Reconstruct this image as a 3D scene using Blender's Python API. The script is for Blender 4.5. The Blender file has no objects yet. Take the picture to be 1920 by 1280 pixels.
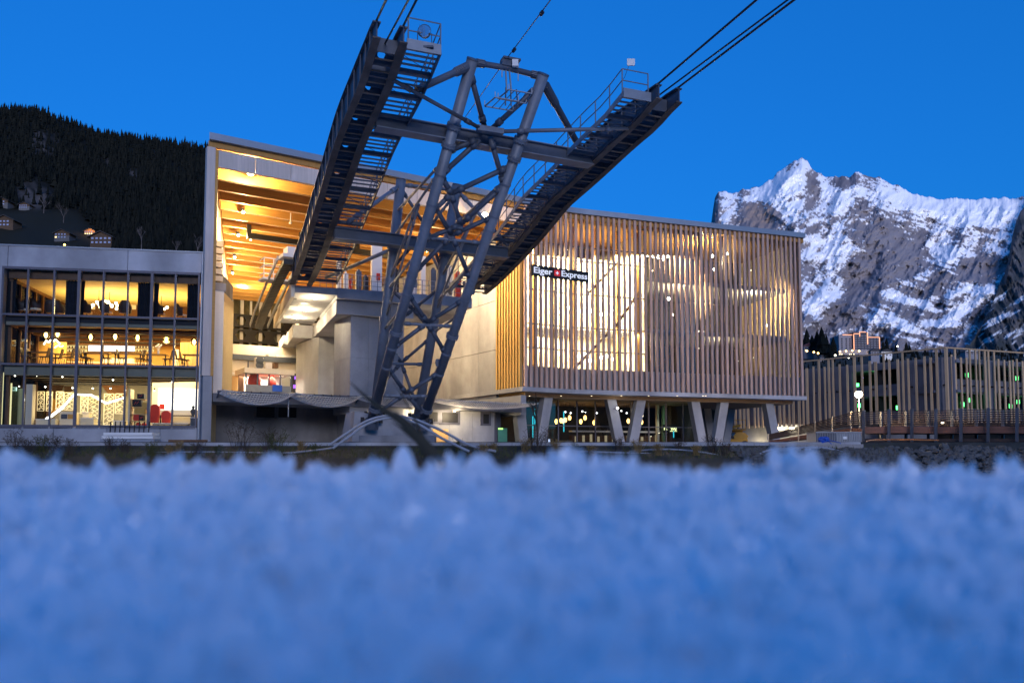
import bpy, bmesh, math, random
import numpy as np
from mathutils import Vector, Matrix, noise

random.seed(7)
rng = np.random.default_rng(7)
sc = bpy.context.scene
COL = sc.collection
R = math.radians

# ------------------------------------------------------------------ camera
# eye at the origin, horizontal axis Y away from the camera; a 28 mm lens tilted 3.6 degrees up with some rise
F = 1500.0                       # focal length in pixels of the 1920 px wide photograph
PIT = R(3.6)
CP, SP = math.cos(PIT), math.sin(PIT)
SH = 215 - F * math.tan(PIT)
cam_d = bpy.data.cameras.new('camera')
cam = bpy.data.objects.new('camera', cam_d)
COL.objects.link(cam)
cam.location = (0, 0, 0)
cam.rotation_euler = (R(90) + PIT, 0, 0)
cam_d.sensor_width = 36
cam_d.lens = F / 1920 * 36
cam_d.shift_y = SH / 1920
cam_d.clip_start = 0.02
cam_d.clip_end = 30000
cam_d.dof.use_dof = True
cam_d.dof.focus_distance = 52
cam_d.dof.aperture_fstop = 4.4
sc.camera = cam

# ------------------------------------------------------------------ world: clear dusk sky, sun just gone behind the camera
SUN_EL, SUN_ROT = R(0.0), R(165)
world = bpy.data.worlds.new('World')
sc.world = world
world.use_nodes = True
nt = world.node_tree
bg = nt.nodes['Background']
sky = nt.nodes.new('ShaderNodeTexSky')
sky.sky_type = 'NISHITA'
sky.sun_disc = False
sky.sun_elevation = SUN_EL
sky.sun_rotation = SUN_ROT
sky.altitude = 1000
sky.air_density = 1.0
sky.dust_density = 0.2
sky.ozone_density = 5.0
mul = nt.nodes.new('ShaderNodeMix'); mul.data_type = 'RGBA'; mul.blend_type = 'MULTIPLY'
mul.inputs['Factor'].default_value = 1.0
mul.inputs[7].default_value = (0.36, 1.08, 1.02, 1)
nt.links.new(sky.outputs['Color'], mul.inputs[6])
# the blue-hour sky is nearly even all round: half Nishita, half the same blue without a gradient
even = nt.nodes.new('ShaderNodeMix'); even.data_type = 'RGBA'
even.inputs[0].default_value = 0.34
even.inputs[7].default_value = (0.003, 0.160, 0.600, 1)
nt.links.new(mul.outputs[2], even.inputs[6])
nt.links.new(even.outputs[2], bg.inputs['Color'])
bg.inputs['Strength'].default_value = 1.2

# ------------------------------------------------------------------ afterglow: one weak broad sun lamp from behind the camera
sun_d = bpy.data.lights.new('sun', 'SUN')
sun_d.energy = 2.7
sun_d.color = (0.96, 0.93, 1.07)
sun_d.angle = R(30)
sun_o = bpy.data.objects.new('sun', sun_d)
COL.objects.link(sun_o)
_sd = Vector((-0.20, 0.97, -0.14)).normalized()
sun_o.rotation_euler = _sd.to_track_quat('-Z', 'Y').to_euler()

vs = sc.view_settings
sc.display_settings.display_device = 'sRGB'
vs.view_transform = 'Standard'
vs.look = 'None'
vs.gamma = 1.0
vs.use_curve_mapping = False
vs.exposure = 0.0
sc.cycles.use_denoising = True
sc.cycles.max_bounces = 9
sc.cycles.diffuse_bounces = 7
sc.cycles.glossy_bounces = 2
sc.cycles.transmission_bounces = 4
sc.cycles.transparent_max_bounces = 24
sc.cycles.sample_clamp_indirect = 3.0
sc.cycles.caustics_reflective = False
sc.cycles.caustics_refractive = False

# ------------------------------------------------------------------ measuring: photograph pixel -> point in the place
def at(px, py, Y):
    k = (640 + SH - py) / F
    Z = Y * (k * CP + SP) / (CP - k * SP)
    return Vector(((px - 960) / F * (CP * Y + SP * Z), Y, Z))
def at_z(px, py, Z):
    k = (640 + SH - py) / F
    Y = Z * (CP - k * SP) / (k * CP + SP)
    return Vector(((px - 960) / F * (CP * Y + SP * Z), Y, Z))

class Frame:
    """plan frame: s along a facade, t inward (away from the camera), z up"""
    def __init__(self, o, d):
        self.o = Vector((o[0], o[1], 0)); self.d = Vector((d[0], d[1], 0)).normalized()
        self.n = Vector((-self.d.y, self.d.x, 0))
    def p(self, s, t, z):
        return self.o + self.d * s + self.n * t + Vector((0, 0, z))
    def hit(self, px, py, t=0.0):
        """(s, z) where the pixel's ray meets the vertical plane at inward distance t"""
        P = self.o + self.n * t
        k = (640 + SH - py) / F; c = (px - 960) / F
        a = (k * CP + SP) / (CP - k * SP)
        q = c * (CP + SP * a)
        s = (q * P.y - P.x) / (self.d.x - q * self.d.y)
        return s, a * (P.y + s * self.d.y)
    def s(self, px, t=0.0, py=700):
        return self.hit(px, py, t)[0]
    def z(self, px, py, t=0.0):
        return self.hit(px, py, t)[1]

# ------------------------------------------------------------------ mesh building
class MB:
    def __init__(self):
        self.v = []; self.f = []; self.m = []
    def add(self, vs, fs, mi=0):
        b = len(self.v)
        self.v.extend(tuple(p) for p in vs)
        self.f.extend(tuple(b + i for i in f) for f in fs)
        self.m.extend([mi] * len(fs))
        return self
    def hexa(self, p, mi=0):
        # p: 4 bottom (ccw seen from above) + 4 top
        return self.add(p, [(3, 2, 1, 0), (4, 5, 6, 7), (0, 1, 5, 4), (1, 2, 6, 5), (2, 3, 7, 6), (3, 0, 4, 7)], mi)
    def box(self, x0, x1, y0, y1, z0, z1, mi=0):
        return self.hexa([(x0, y0, z0), (x1, y0, z0), (x1, y1, z0), (x0, y1, z0),
                          (x0, y0, z1), (x1, y0, z1), (x1, y1, z1), (x0, y1, z1)], mi)
    def fbox(self, fr, s0, s1, t0, t1, z0, z1, mi=0):
        q = [(s0, t0), (s1, t0), (s1, t1), (s0, t1)]
        return self.hexa([fr.p(a, b, z0) for a, b in q] + [fr.p(a, b, z1) for a, b in q], mi)
    def bar(self, p0, p1, w, h, up=(0, 0, 1), mi=0):
        p0, p1 = Vector(p0), Vector(p1)
        d = (p1 - p0).normalized(); up = Vector(up)
        x = d.cross(up)
        if x.length < 1e-4: x = d.cross(Vector((1, 0, 0)))
        x.normalize(); y = x.cross(d).normalized()
        x *= w / 2; y *= h / 2
        c = [(-1, -1), (1, -1), (1, 1), (-1, 1)]
        return self.add([p0 + x * a + y * b for a, b in c] + [p1 + x * a + y * b for a, b in c],
                        [(0, 1, 2, 3), (7, 6, 5, 4), (0, 4, 5, 1), (1, 5, 6, 2), (2, 6, 7, 3), (3, 7, 4, 0)], mi)
    def tube(self, pts, r, n=10, cap=True, mi=0):
        pts = [Vector(p) for p in pts]
        rs = r if isinstance(r, (list, tuple)) else [r] * len(pts)
        b = []; prev = None
        for i, p in enumerate(pts):
            d = (pts[min(i + 1, len(pts) - 1)] - pts[max(i - 1, 0)]).normalized()
            if prev is None:
                x = d.cross(Vector((0, 0, 1)))
                if x.length < 1e-3: x = d.cross(Vector((1, 0, 0)))
            else:
                x = prev - d * prev.dot(d)
            x.normalize(); prev = x; y = d.cross(x)
            b.extend(p + (x * math.cos(2 * math.pi * k / n) + y * math.sin(2 * math.pi * k / n)) * rs[i] for k in range(n))
        fs = []
        for i in range(len(pts) - 1):
            for k in range(n):
                a, c = i * n + k, i * n + (k + 1) % n
                fs.append((a, c, c + n, a + n))
        if cap:
            fs.append(tuple(range(n - 1, -1, -1)))
            fs.append(tuple((len(pts) - 1) * n + k for k in range(n)))
        return self.add(b, fs, mi)
    def prism(self, poly, dz, mi=0):
        """polygon (list of points) swept by vector dz"""
        n = len(poly); dz = Vector(dz)
        vs = [Vector(p) for p in poly] + [Vector(p) + dz for p in poly]
        return self.add(vs, [tuple(range(n - 1, -1, -1)), tuple(range(n, 2 * n))] +
                        [(i, (i + 1) % n, n + (i + 1) % n, n + i) for i in range(n)], mi)
    def ball(self, c, r, nu=10, nv=6, mi=0, sz=1.0):
        c = Vector(c); vs = [c + Vector((0, 0, r * sz))]
        for j in range(1, nv):
            a = math.pi * j / nv
            for i in range(nu):
                b = 2 * math.pi * i / nu
                vs.append(c + Vector((r * math.sin(a) * math.cos(b), r * math.sin(a) * math.sin(b), r * sz * math.cos(a))))
        vs.append(c - Vector((0, 0, r * sz)))
        fs = [(0, 1 + i, 1 + (i + 1) % nu) for i in range(nu)]
        for j in range(nv - 2):
            for i in range(nu):
                a = 1 + j * nu + i; b = 1 + j * nu + (i + 1) % nu
                fs.append((a, a + nu, b + nu, b))
        l = len(vs) - 1; s = 1 + (nv - 2) * nu
        fs += [(s + i, l, s + (i + 1) % nu) for i in range(nu)]
        return self.add(vs, fs, mi)
    def build(self, name, mats, parent=None, smooth=False, kind=None, label=None, loc=None, link=True):
        me = bpy.data.meshes.new(name)
        off = Vector((0, 0, 0))
        if parent is not None: off = ORIG.get(parent.name, Vector((0, 0, 0)))
        if loc is not None: off = Vector(loc)
        vs = np.array(self.v, dtype=float).reshape(-1, 3) - np.array(off)
        me.from_pydata(vs.tolist(), [], self.f)
        for m in (mats if isinstance(mats, (list, tuple)) else [mats]):
            me.materials.append(m)
        if any(self.m): me.polygons.foreach_set('material_index', self.m)
        if smooth: me.polygons.foreach_set('use_smooth', [True] * len(me.polygons))
        me.update()
        o = bpy.data.objects.new(name, me)
        if loc is not None and parent is None:
            o.location = off
        COL.objects.link(o)
        if parent is not None:
            o.parent = parent
            ORIG[o.name] = off
        else:
            ORIG[o.name] = off
        if kind: o['kind'] = kind
        if label: o['label'] = label
        return o

ORIG = {}
def tag(o, label, cat, group=None):
    o['label'] = label; o['category'] = cat
    if group: o['group'] = group
    return o
ORD = ['first', 'second', 'third', 'fourth', 'fifth', 'sixth', 'seventh', 'eighth', 'ninth', 'tenth', 'eleventh', 'twelfth', 'thirteenth', 'fourteenth']
def thing(name, label, cat, loc=(0, 0, 0), group=None):
    o = bpy.data.objects.new(name, None); COL.objects.link(o)
    o.location = loc; o.empty_display_size = 0.3
    ORIG[o.name] = Vector(loc)
    return tag(o, label, cat, group)
def copy_tree(o, parent=None):
    c = o.copy(); COL.objects.link(c)
    if parent is not None: c.parent = parent
    for ch in list(o.children): copy_tree(ch, c)
    return c
def light(name, kind, loc, power, color, parent=None, size=0.1, size_y=None, aim=None, spread=None, radius=None):
    d = bpy.data.lights.new(name, kind)
    d.energy = power; d.color = color
    if kind == 'AREA':
        d.size = size
        if size_y: d.shape = 'RECTANGLE'; d.size_y = size_y
    elif kind == 'POINT': d.shadow_soft_size = size
    elif kind == 'SPOT':
        d.shadow_soft_size = size; d.spot_size = spread or R(90); d.spot_blend = 0.6
    o = bpy.data.objects.new(name, d); COL.objects.link(o)
    off = ORIG.get(parent.name, Vector((0, 0, 0))) if parent is not None else Vector((0, 0, 0))
    o.location = Vector(loc) - off
    if aim is not None: o.rotation_euler = Vector(aim).to_track_quat('-Z', 'Y').to_euler()
    if parent is not None: o.parent = parent
    return o

# ------------------------------------------------------------------ materials (all procedural)
MATS = {}
def new_mat(name):
    m = bpy.data.materials.new(name); m.use_nodes = True
    return m, m.node_tree, m.node_tree.nodes['Principled BSDF']
def mat(name, col, rough=0.6, metal=0.0, var=0.25, scale=1.0, stretch=(1, 1, 1), bump=0.0, bscale=None, spec=0.3, stain=0.0):
    if name in MATS: return MATS[name]
    m, t, b = new_mat(name)
    N, L = t.nodes.new, t.links.new
    tc = N('ShaderNodeTexCoord'); mp = N('ShaderNodeMapping')
    mp.inputs['Scale'].default_value = stretch
    L(tc.outputs['Object'], mp.inputs['Vector'])
    n1 = N('ShaderNodeTexNoise'); n1.inputs['Scale'].default_value = scale; n1.inputs['Detail'].default_value = 6
    n1.inputs['Roughness'].default_value = 0.65
    L(mp.outputs['Vector'], n1.inputs['Vector'])
    rp = N('ShaderNodeValToRGB')
    c = Vector(col[:3])
    rp.color_ramp.elements[0].position = 0.3; rp.color_ramp.elements[1].position = 0.7
    rp.color_ramp.elements[0].color = (*(c * (1 - var)), 1)
    rp.color_ramp.elements[1].color = (*(c * (1 + var)), 1)
    L(n1.outputs['Fac'], rp.inputs['Fac'])
    outc = rp.outputs['Color']
    if stain > 0:
        n2 = N('ShaderNodeTexNoise'); n2.inputs['Scale'].default_value = scale * 0.35; n2.inputs['Detail'].default_value = 8
        mp2 = N('ShaderNodeMapping'); mp2.inputs['Scale'].default_value = (1, 1, 0.35)
        L(tc.outputs['Object'], mp2.inputs['Vector']); L(mp2.outputs['Vector'], n2.inputs['Vector'])
        r2 = N('ShaderNodeValToRGB'); r2.color_ramp.elements[0].position = 0.42; r2.color_ramp.elements[1].position = 0.62
        v = 1 - stain
        r2.color_ramp.elements[0].color = (v, v, v, 1); r2.color_ramp.elements[1].color = (1, 1, 1, 1)
        L(n2.outputs['Fac'], r2.inputs['Fac'])
        mx = N('ShaderNodeMix'); mx.data_type = 'RGBA'; mx.blend_type = 'MULTIPLY'; mx.inputs['Factor'].default_value = 1
        L(outc, mx.inputs[6]); L(r2.outputs['Color'], mx.inputs[7]); outc = mx.outputs[2]
    # each object a shade of its own
    oi = N('ShaderNodeObjectInfo'); mr = N('ShaderNodeMapRange')
    mr.inputs['To Min'].default_value = 1 - var * 0.6; mr.inputs['To Max'].default_value = 1 + var * 0.6
    L(oi.outputs['Random'], mr.inputs['Value'])
    mv = N('ShaderNodeMix'); mv.data_type = 'RGBA'; mv.blend_type = 'MULTIPLY'; mv.inputs['Factor'].default_value = 1
    L(outc, mv.inputs[6]); L(mr.outputs['Result'], mv.inputs[7])
    L(mv.outputs[2], b.inputs['Base Color'])
    b.inputs['Roughness'].default_value = rough
    b.inputs['Metallic'].default_value = metal
    b.inputs['Specular IOR Level'].default_value = spec
    if bump > 0:
        n3 = N('ShaderNodeTexNoise'); n3.inputs['Scale'].default_value = bscale or scale * 6; n3.inputs['Detail'].default_value = 4
        L(mp.outputs['Vector'], n3.inputs['Vector'])
        bp = N('ShaderNodeBump'); bp.inputs['Strength'].default_value = bump; bp.inputs['Distance'].default_value = 0.02
        L(n3.outputs['Fac'], bp.inputs['Height']); L(bp.outputs['Normal'], b.inputs['Normal'])
    MATS[name] = m
    return m
def emit(name, col, strength):
    if name in MATS: return MATS[name]
    m, t, b = new_mat(name)
    b.inputs['Base Color'].default_value = (*[.4 * c for c in col], 1)
    b.inputs['Emission Color'].default_value = (*col, 1)
    b.inputs['Emission Strength'].default_value = strength
    m.cycles.emission_sampling = 'NONE' if strength < 6 else 'AUTO'
    MATS[name] = m
    return m
def glass(name, tint=(0.9, 0.95, 1.0), refl=0.045, rough=0.0, k=1.2):
    if name in MATS: return MATS[name]
    m, t, b = new_mat(name)
    t.nodes.remove(b)
    N, L = t.nodes.new, t.links.new
    out = t.nodes['Material Output']
    tr = N('ShaderNodeBsdfTransparent'); tr.inputs['Color'].default_value = (*tint, 1)
    gl = N('ShaderNodeBsdfGlossy'); gl.inputs['Roughness'].default_value = rough
    fr = N('ShaderNodeFresnel'); fr.inputs['IOR'].default_value = 1.45
    mth = N('ShaderNodeMath'); mth.operation = 'MULTIPLY_ADD'
    mth.inputs[1].default_value = k; mth.inputs[2].default_value = refl - 0.04
    L(fr.outputs['Fac'], mth.inputs[0])
    mx = N('ShaderNodeMixShader')
    L(mth.outputs['Value'], mx.inputs['Fac']); L(tr.outputs['BSDF'], mx.inputs[1]); L(gl.outputs['BSDF'], mx.inputs[2])
    L(mx.outputs['Shader'], out.inputs['Surface'])
    MATS[name] = m
    return m

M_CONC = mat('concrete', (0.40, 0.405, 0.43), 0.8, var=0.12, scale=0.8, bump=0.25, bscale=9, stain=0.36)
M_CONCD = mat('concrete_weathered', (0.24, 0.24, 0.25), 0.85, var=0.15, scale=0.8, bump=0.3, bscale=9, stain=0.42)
M_LARCH = mat('larch_timber', (0.48, 0.32, 0.25), 0.7, var=0.30, scale=1.6, stretch=(4, 4, 0.25), bump=0.15, bscale=12)
M_CLT = mat('spruce_panel', (0.66, 0.57, 0.51), 0.7, var=0.12, scale=2.0, stretch=(5, 5, 0.2), bump=0.1, stain=0.15)
M_GLULAM = mat('glulam_timber', (0.56, 0.30, 0.08), 0.55, var=0.15, scale=1.2, stretch=(0.4, 0.4, 5))
M_DECK = mat('ceiling_boarding', (0.42, 0.22, 0.06), 0.6, var=0.15, scale=1.2, stretch=(0.5, 5, 1))
M_STEEL = mat('galvanised_steel', (0.165, 0.19, 0.235), 0.5, metal=0.15, var=0.18, scale=1.1, stain=0.2, spec=0.4)
M_STEELD = mat('dark_coated_steel', (0.075, 0.09, 0.12), 0.5, metal=0.12, var=0.2, scale=1.3, stain=0.2, spec=0.4)
M_FLANGE = mat('brown_flange', (0.12, 0.10, 0.09), 0.7, metal=0.1, var=0.25, scale=2.5, stain=0.3)  # brownish steel with mottled tone, for the lower flanges and ties
M_GRATE = mat('zinc_grating', (0.22, 0.24, 0.27), 0.5, metal=0.4, var=0.12, scale=2)
M_ZINC = mat('zinc_roof_edge', (0.26, 0.29, 0.33), 0.45, metal=0.5, var=0.08, scale=0.6)
M_FRAME = mat('window_frame_metal', (0.10, 0.10, 0.125), 0.45, metal=0.3, var=0.08)
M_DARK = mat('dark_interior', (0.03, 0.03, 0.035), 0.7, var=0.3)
M_BLACK = mat('black_paint', (0.012, 0.012, 0.014), 0.5, var=0.2)
M_CABLE = mat('wire_rope', (0.04, 0.04, 0.05), 0.5, metal=0.5, var=0.2)
M_WHITEP = mat('white_paint', (0.75, 0.73, 0.70), 0.6, var=0.05)
M_CREAM = mat('cream_plaster', (0.70, 0.62, 0.48), 0.8, var=0.06)
M_BROWN = mat('brown_timber', (0.14, 0.075, 0.04), 0.6, var=0.3, scale=2, stretch=(1, 1, .3))
M_OAK = mat('oak_floor', (0.42, 0.26, 0.11), 0.5, var=0.2, scale=1.5, stretch=(1, 6, 1))
M_RED = mat('red_paint', (0.55, 0.04, 0.02), 0.5, var=0.15)
M_YELLOW = mat('yellow_machine_paint', (0.60, 0.30, 0.02), 0.45, var=0.15, stain=0.2)
M_RUBBER = mat('rubber', (0.02, 0.02, 0.02), 0.8, var=0.2)
M_PIPE = mat('grey_plastic_pipe', (0.26, 0.28, 0.32), 0.5, var=0.12)
M_GLASS = glass('window_glass')
M_GLASSD = glass('tinted_glass', (0.72, 0.78, 0.85), 0.06)
# ================================================================== the cable car station
H = 21.0
A = at_z(396, 250, H); B = at_z(1070, 390, H); C = at_z(1501, 437, H)
HB = Frame(A, B - A)            # hall front
GB = Frame(B, C - B)            # slatted front
LAB = (B - A).length; LBC = (C - B).length
SC = HB.s(978)                  # corner of the slatted block on the hall front
TZ = 0.95                       # terrace level
DEPTH = 47.0                    # hall depth

station = thing('station_building', 'big timber cable car station with an open warm lit hall and a slatted block', 'building', (A.x, A.y, TZ))
ST = station
def part(mb, name, m, parent=None, **k): return mb.build(name, m, parent or ST, **k)

# roof: one slab with a rounded bend between the two fronts, zinc edge
def roof_outline(off, n=8):
    pts = [HB.p(-0.15, off, 0)]
    p0 = HB.p(LAB - 1.6, off, 0); p2 = GB.p(1.6, off, 0); pm = HB.p(LAB, off, 0)
    for i in range(n + 1):
        t = i / n
        pts.append(p0 * (1 - t) ** 2 + pm * 2 * t * (1 - t) + p2 * t * t)
    pts.append(GB.p(LBC + 0.35, off, 0))
    return pts
KL = 0.256                      # the left wall is not square to the front
E1 = GB.p(LBC + 0.35, 40, 0); E0 = HB.p(-0.15 + KL * (DEPTH + 2), DEPTH + 2, 0)
ro = roof_outline(-0.25)
poly = ro + [E1, E0]
part(MB().prism([p + Vector((0, 0, 20.52)) for p in poly], (0, 0, 0.45)), 'roof', M_ZINC)
ri = roof_outline(0.05)
part(MB().prism([p + Vector((0, 0, 20.12)) for p in ri + [GB.p(LBC + 0.1, 39.8, 0), HB.p(0.05 + KL * (DEPTH + 1.8), DEPTH + 1.8, 0)]], (0, 0, 0.398)), 'roof_deck', M_DECK)
# spruce panels of the fascia over the hall mouth, one board width after another
s0, s1 = 0.5, SC + 0.2
npan = 10
for i in range(npan):
    a = s0 + (s1 - s0) * i / npan; b = s0 + (s1 - s0) * (i + 1) / npan
    part(MB().fbox(HB, a + 0.014, b - 0.014, 0.02, 0.30, 18.88, 20.0), 'fascia_panel', M_CLT)
# beams under the ceiling, parallel to the front
SR = SC + 0.2
BT0, BSP = 2.35, 2.22
for j in range(20):
    t = BT0 + BSP * j
    part(MB().fbox(HB, 0.35 + KL * t, SR, t, t + 0.34, 18.85, 20.12), 'ceiling_beam', M_GLULAM)
# hanging conduits on the beams
for (sx, tt) in ((7.5, 7.2), (6.2, 13.8), (4.5, 20.4), (12, 11.6), (15, 5.0), (9, 4.9)):
    part(MB().tube([HB.p(sx, tt, 18.84), HB.p(sx, tt, 18.1)], 0.05, 6).ball(HB.p(sx, tt, 18.05), 0.11, 8, 5), 'sprinkler_drop', M_WHITEP)
# dark steel beam hung across the hall
b = MB()
zb = HB.z(470, 441, 12.0)
sa, sb = HB.s(464, 12.0, 441), HB.s(735, 12.0, 470)
b.fbox(HB, sa, sb, 12.0, 12.35, zb - 0.22, zb + 0.22)
for sx in (sa + 0.15, sa + 4.5, sa + 9.5):
    b.fbox(HB, sx - 0.17, sx + 0.17, 12.05, 12.3, zb + 0.22, 18.85)
part(b, 'crane_beam', M_BLACK)

# corner column of the front: timber above, concrete pier below
part(MB().fbox(HB, -0.22, 0.30, -0.02, 0.50, 5.15, 20.1), 'corner_column', M_CLT)
part(MB().fbox(HB, 0.30, 0.50, 0.04, 0.5, 5.15, 20.0), 'corner_column', M_GLULAM)
part(MB().fbox(HB, -0.14, 0.42, 0.0, 0.9, 0.75, 5.13), 'corner_pier', M_CONC)
part(MB().tube([HB.p(-0.4, -0.25, 0.8), HB.p(-0.4, -0.25, 12.9)], 0.05, 8), 'downpipe', M_ZINC)
# inner white pillar with a band of blocks
t0 = 3.2
sA = HB.s(402, t0, 600); sB = HB.s(419, t0, 600)
part(MB().fbox(HB, sA, sB, t0, t0 + 0.6, 4.1, HB.z(410, 545, t0)), 'inner_pillar', M_WHITEP)
for k in range(7):
    z1 = HB.z(410, 452 + k * 13, t0 + .7); 
    part(MB().fbox(HB, sA + 0.05, sB + 0.06 * (k % 2), t0 + 0.7, t0 + 1.2, z1 - 0.36, z1), 'block', M_CREAM)
part(MB().fbox(HB, sA, sB + 0.12, t0 - 0.02, t0 + 0.7, HB.z(410, 545, t0), HB.z(410, 530, t0)), 'pillar_capital', M_CONC)

# left long wall, back wall and floor of the hall
part(MB().prism([HB.p(a, t, 4.1) for a, t in ((-.1 + KL * .9, .9), (.14 + KL * .9, .9), (.14 + KL * DEPTH, DEPTH), (-.1 + KL * DEPTH, DEPTH))], (0, 0, 16.0)), 'hall_side_wall', M_CREAM)
part(MB().fbox(HB, KL * DEPTH, SR + 12, DEPTH - 0.3, DEPTH, 4.1, 12.6), 'hall_back_wall', M_CREAM)
part(MB().prism([HB.p(a, t, 3.55) for a, t in ((.1, .26), (SR, .26), (SR, DEPTH), (KL * DEPTH, DEPTH))], (0, 0, .45)), 'hall_floor', M_CONC)
# honeycomb trusses on the back wall
def honey(z0, z1, parent):
    tt = DEPTH - 1.2
    n = 9; w = 2.3; ss = KL * DEPTH + .2
    mb = MB()
    hz = (z1 - z0)
    for i in range(n):
        a = ss + i * w; cx = a + w / 2; cz = (z0 + z1) / 2; r = hz * 0.40
        hexp = [(cx + r * math.cos(R(60 * k)), cz + r * math.sin(R(60 * k))) for k in range(6)]
        out = [(a + w, cz), (a + w, z1), (a, z1), (a, cz), (a, z0), (a + w, z0)]
        # ring of quads between hexagon and the cell rectangle
        o = [(a + w, cz), (cx + r * .5, z1), (cx - r * .5, z1), (a, cz), (cx - r * .5, z0), (cx + r * .5, z0)]
        for th0, th1 in ((0, 0.25),):
            def P(q, t): return HB.p(q[0], tt + t, q[1])
            for k in range(6):
                k2 = (k + 1) % 6
                pl = [hexp[k], o[k]]
                if k == 0: pl += [(a + w, z1)]
                if k == 2: pl += [(a, z1)]
                if k == 3: pl += [(a, z0)]
                if k == 5: pl += [(a + w, z0)]
                pl += [o[k2], hexp[k2]]
                mb.prism([P(q, 0) for q in pl], HB.n * 0.25)
    return part(mb, 'honeycomb_truss', M_BLACK)
honey(15.7, 17.3, ST); honey(13.9, 15.5, ST)
# slatted windows above the back wall
mb = MB().fbox(HB, KL * DEPTH, SR, DEPTH + 0.3, DEPTH + 0.4, 12.6, 20.0)
part(mb, 'back_window', mat('amber_boarding', (0.45, 0.30, 0.12), 0.6, var=.3, scale=1.5))
for i in range(16):
    s_ = KL * DEPTH + .3 + i * 1.15
    part(MB().fbox(HB, s_, s_ + (0.42 if i % 2 else 0.28), DEPTH - 0.25, DEPTH - 0.05, 12.6, 20.0), 'window_post', M_WHITEP)
part(MB().fbox(HB, KL * DEPTH, KL * DEPTH + 18, DEPTH - .02, DEPTH + .25, 12.6, 20.0), 'window_pane', M_GLASSD)
# stepped soffit beam along the left back
part(MB().fbox(HB, .3 + KL * 33, 6.2 + KL * 33, 33.0, 33.8, 9.4, 10.2), 'steel_girder', M_STEELD)
part(MB().bar(HB.p(.6 + KL * 30, 30, 11.2), HB.p(4.2 + KL * 33, 33.4, 9.9), 0.5, 0.5), 'steel_brace', M_STEELD)

# concrete side wall of the hall on the right, built of shuttered panels, and the timber slats at its end
tS = 3.95
zlow = 4.0
ncol = 12
tw = np.linspace(tS, 40, ncol + 1)
for i in range(ncol):
    for (z0, z1) in ((4.9, 9.0), (9.01, 13.2), (13.21, 18.8)):
        part(MB().fbox(HB, SC + 0.05, SC + 0.4, tw[i] + 0.014, tw[i + 1] - 0.014, z0 + .014, z1 - .014), 'concrete_panel', M_CONC)
part(MB().fbox(HB, SC - 0.02, SC + 0.5, 0.1, 40, 3.3, 4.9), 'plinth_wall', M_CONC)
nsl = 9
for i in range(nsl):
    t = 0.25 + (tS - 0.45) * i / (nsl - 1)
    part(MB().fbox(HB, SC - 0.02, SC + 0.22, t, t + 0.20, 4.95 + 0.35, 20.1), 'timber_slat', mat('golden_larch', (.56, .34, .10), .65, var=.2, scale=1.6, stretch=(4, 4, .25)))
part(MB().fbox(HB, SC + 0.30, SC + 0.42, 0.1, tS, 4.9, 20.1), 'slat_backing', M_GLULAM)

# the boarding deck, squared to the ropes instead of the front
_o = at(556, 534, 54.3)
DF = Frame(_o, (.933, .36))
zdk = _o.z
sL = DF.s(553, 0, 535); sMid = DF.s(632, 0, 548); sRr = DF.s(885, 0, 560)
part(MB().fbox(DF, sMid + .01, sRr, 0, 9.0, zdk - 0.72, zdk), 'deck_slab', M_CONC)
part(MB().fbox(DF, sL, sMid - 0.01, 0.05, 13.5, zdk - 0.5, zdk - 0.02), 'deck_slab', M_CONC)
zsf = zdk - .72
part(MB().fbox(DF, sMid + .05, sMid + 5.6, 0.55, 13.5, zsf - 1.0, zsf - .01), 'deck_downstand', M_CONC)
part(MB().fbox(DF, sL - 0.25, sL - .01, 0, 14.5, zdk - 0.85, zdk + 0.12), 'deck_edge', M_CREAM)
for (px, py) in ((558, 542), (548, 560), (538, 561), (530, 567), (571, 569), (523, 589), (553, 591), (561, 548), (551, 572)):
    P = at_z(px, py, zdk - 0.505)
    q = P - DF.o; s_, t_ = q.dot(DF.d), q.dot(DF.n)
    if sL < s_ < sMid and .2 < t_ < 13:
        part(MB().fbox(DF, s_ - 0.30, s_ + 0.30, t_ - 0.22, t_ + 0.22, zdk - 0.515, zdk - 0.502), 'soffit_plate', M_BLACK)
# steps of the deck further in
a_ = DF.s(549, 13.6, 625)
part(MB().fbox(DF, a_, sMid + 6, 13.6, 19, DF.z(560, 633, 13.6), DF.z(560, 609, 13.6)), 'deck_step', M_CONC)
a_ = DF.s(531, 19.1, 640)
part(MB().fbox(DF, a_, sMid + 6, 19.1, 24, DF.z(540, 645, 19.1), DF.z(540, 629, 19.1)), 'deck_step', M_CONC)
# pillars under the deck
tP = .2
pA, pB = HB.s(657, tP, 650), HB.s(757, tP, 650)
wl = 3.3
npn = 3
for i in range(npn):
    a = pA + (pB - pA) * i / npn; b_ = pA + (pB - pA) * (i + 1) / npn
    for (z0, z1) in ((3.0, 7.0), (7.0, zsf - 1.02)):
        part(MB().fbox(HB, a + .006, b_ - .006, tP, tP + wl, z0 + .006, z1 - .006), 'pillar_panel', M_CONC)
tQ = 11.0
part(MB().fbox(HB, HB.s(597, tQ, 690), HB.s(640, tQ, 690), tQ, tQ + 6, 4.0, zsf - 1.02), 'back_pillar', M_CONC)
tQ2 = 19.0
part(MB().fbox(HB, HB.s(577, tQ2, 690), HB.s(597, tQ2, 690), tQ2, tQ2 + 1.2, 4.0, DF.z(540, 645, 19.1)), 'back_pillar', M_CONCD)
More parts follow.
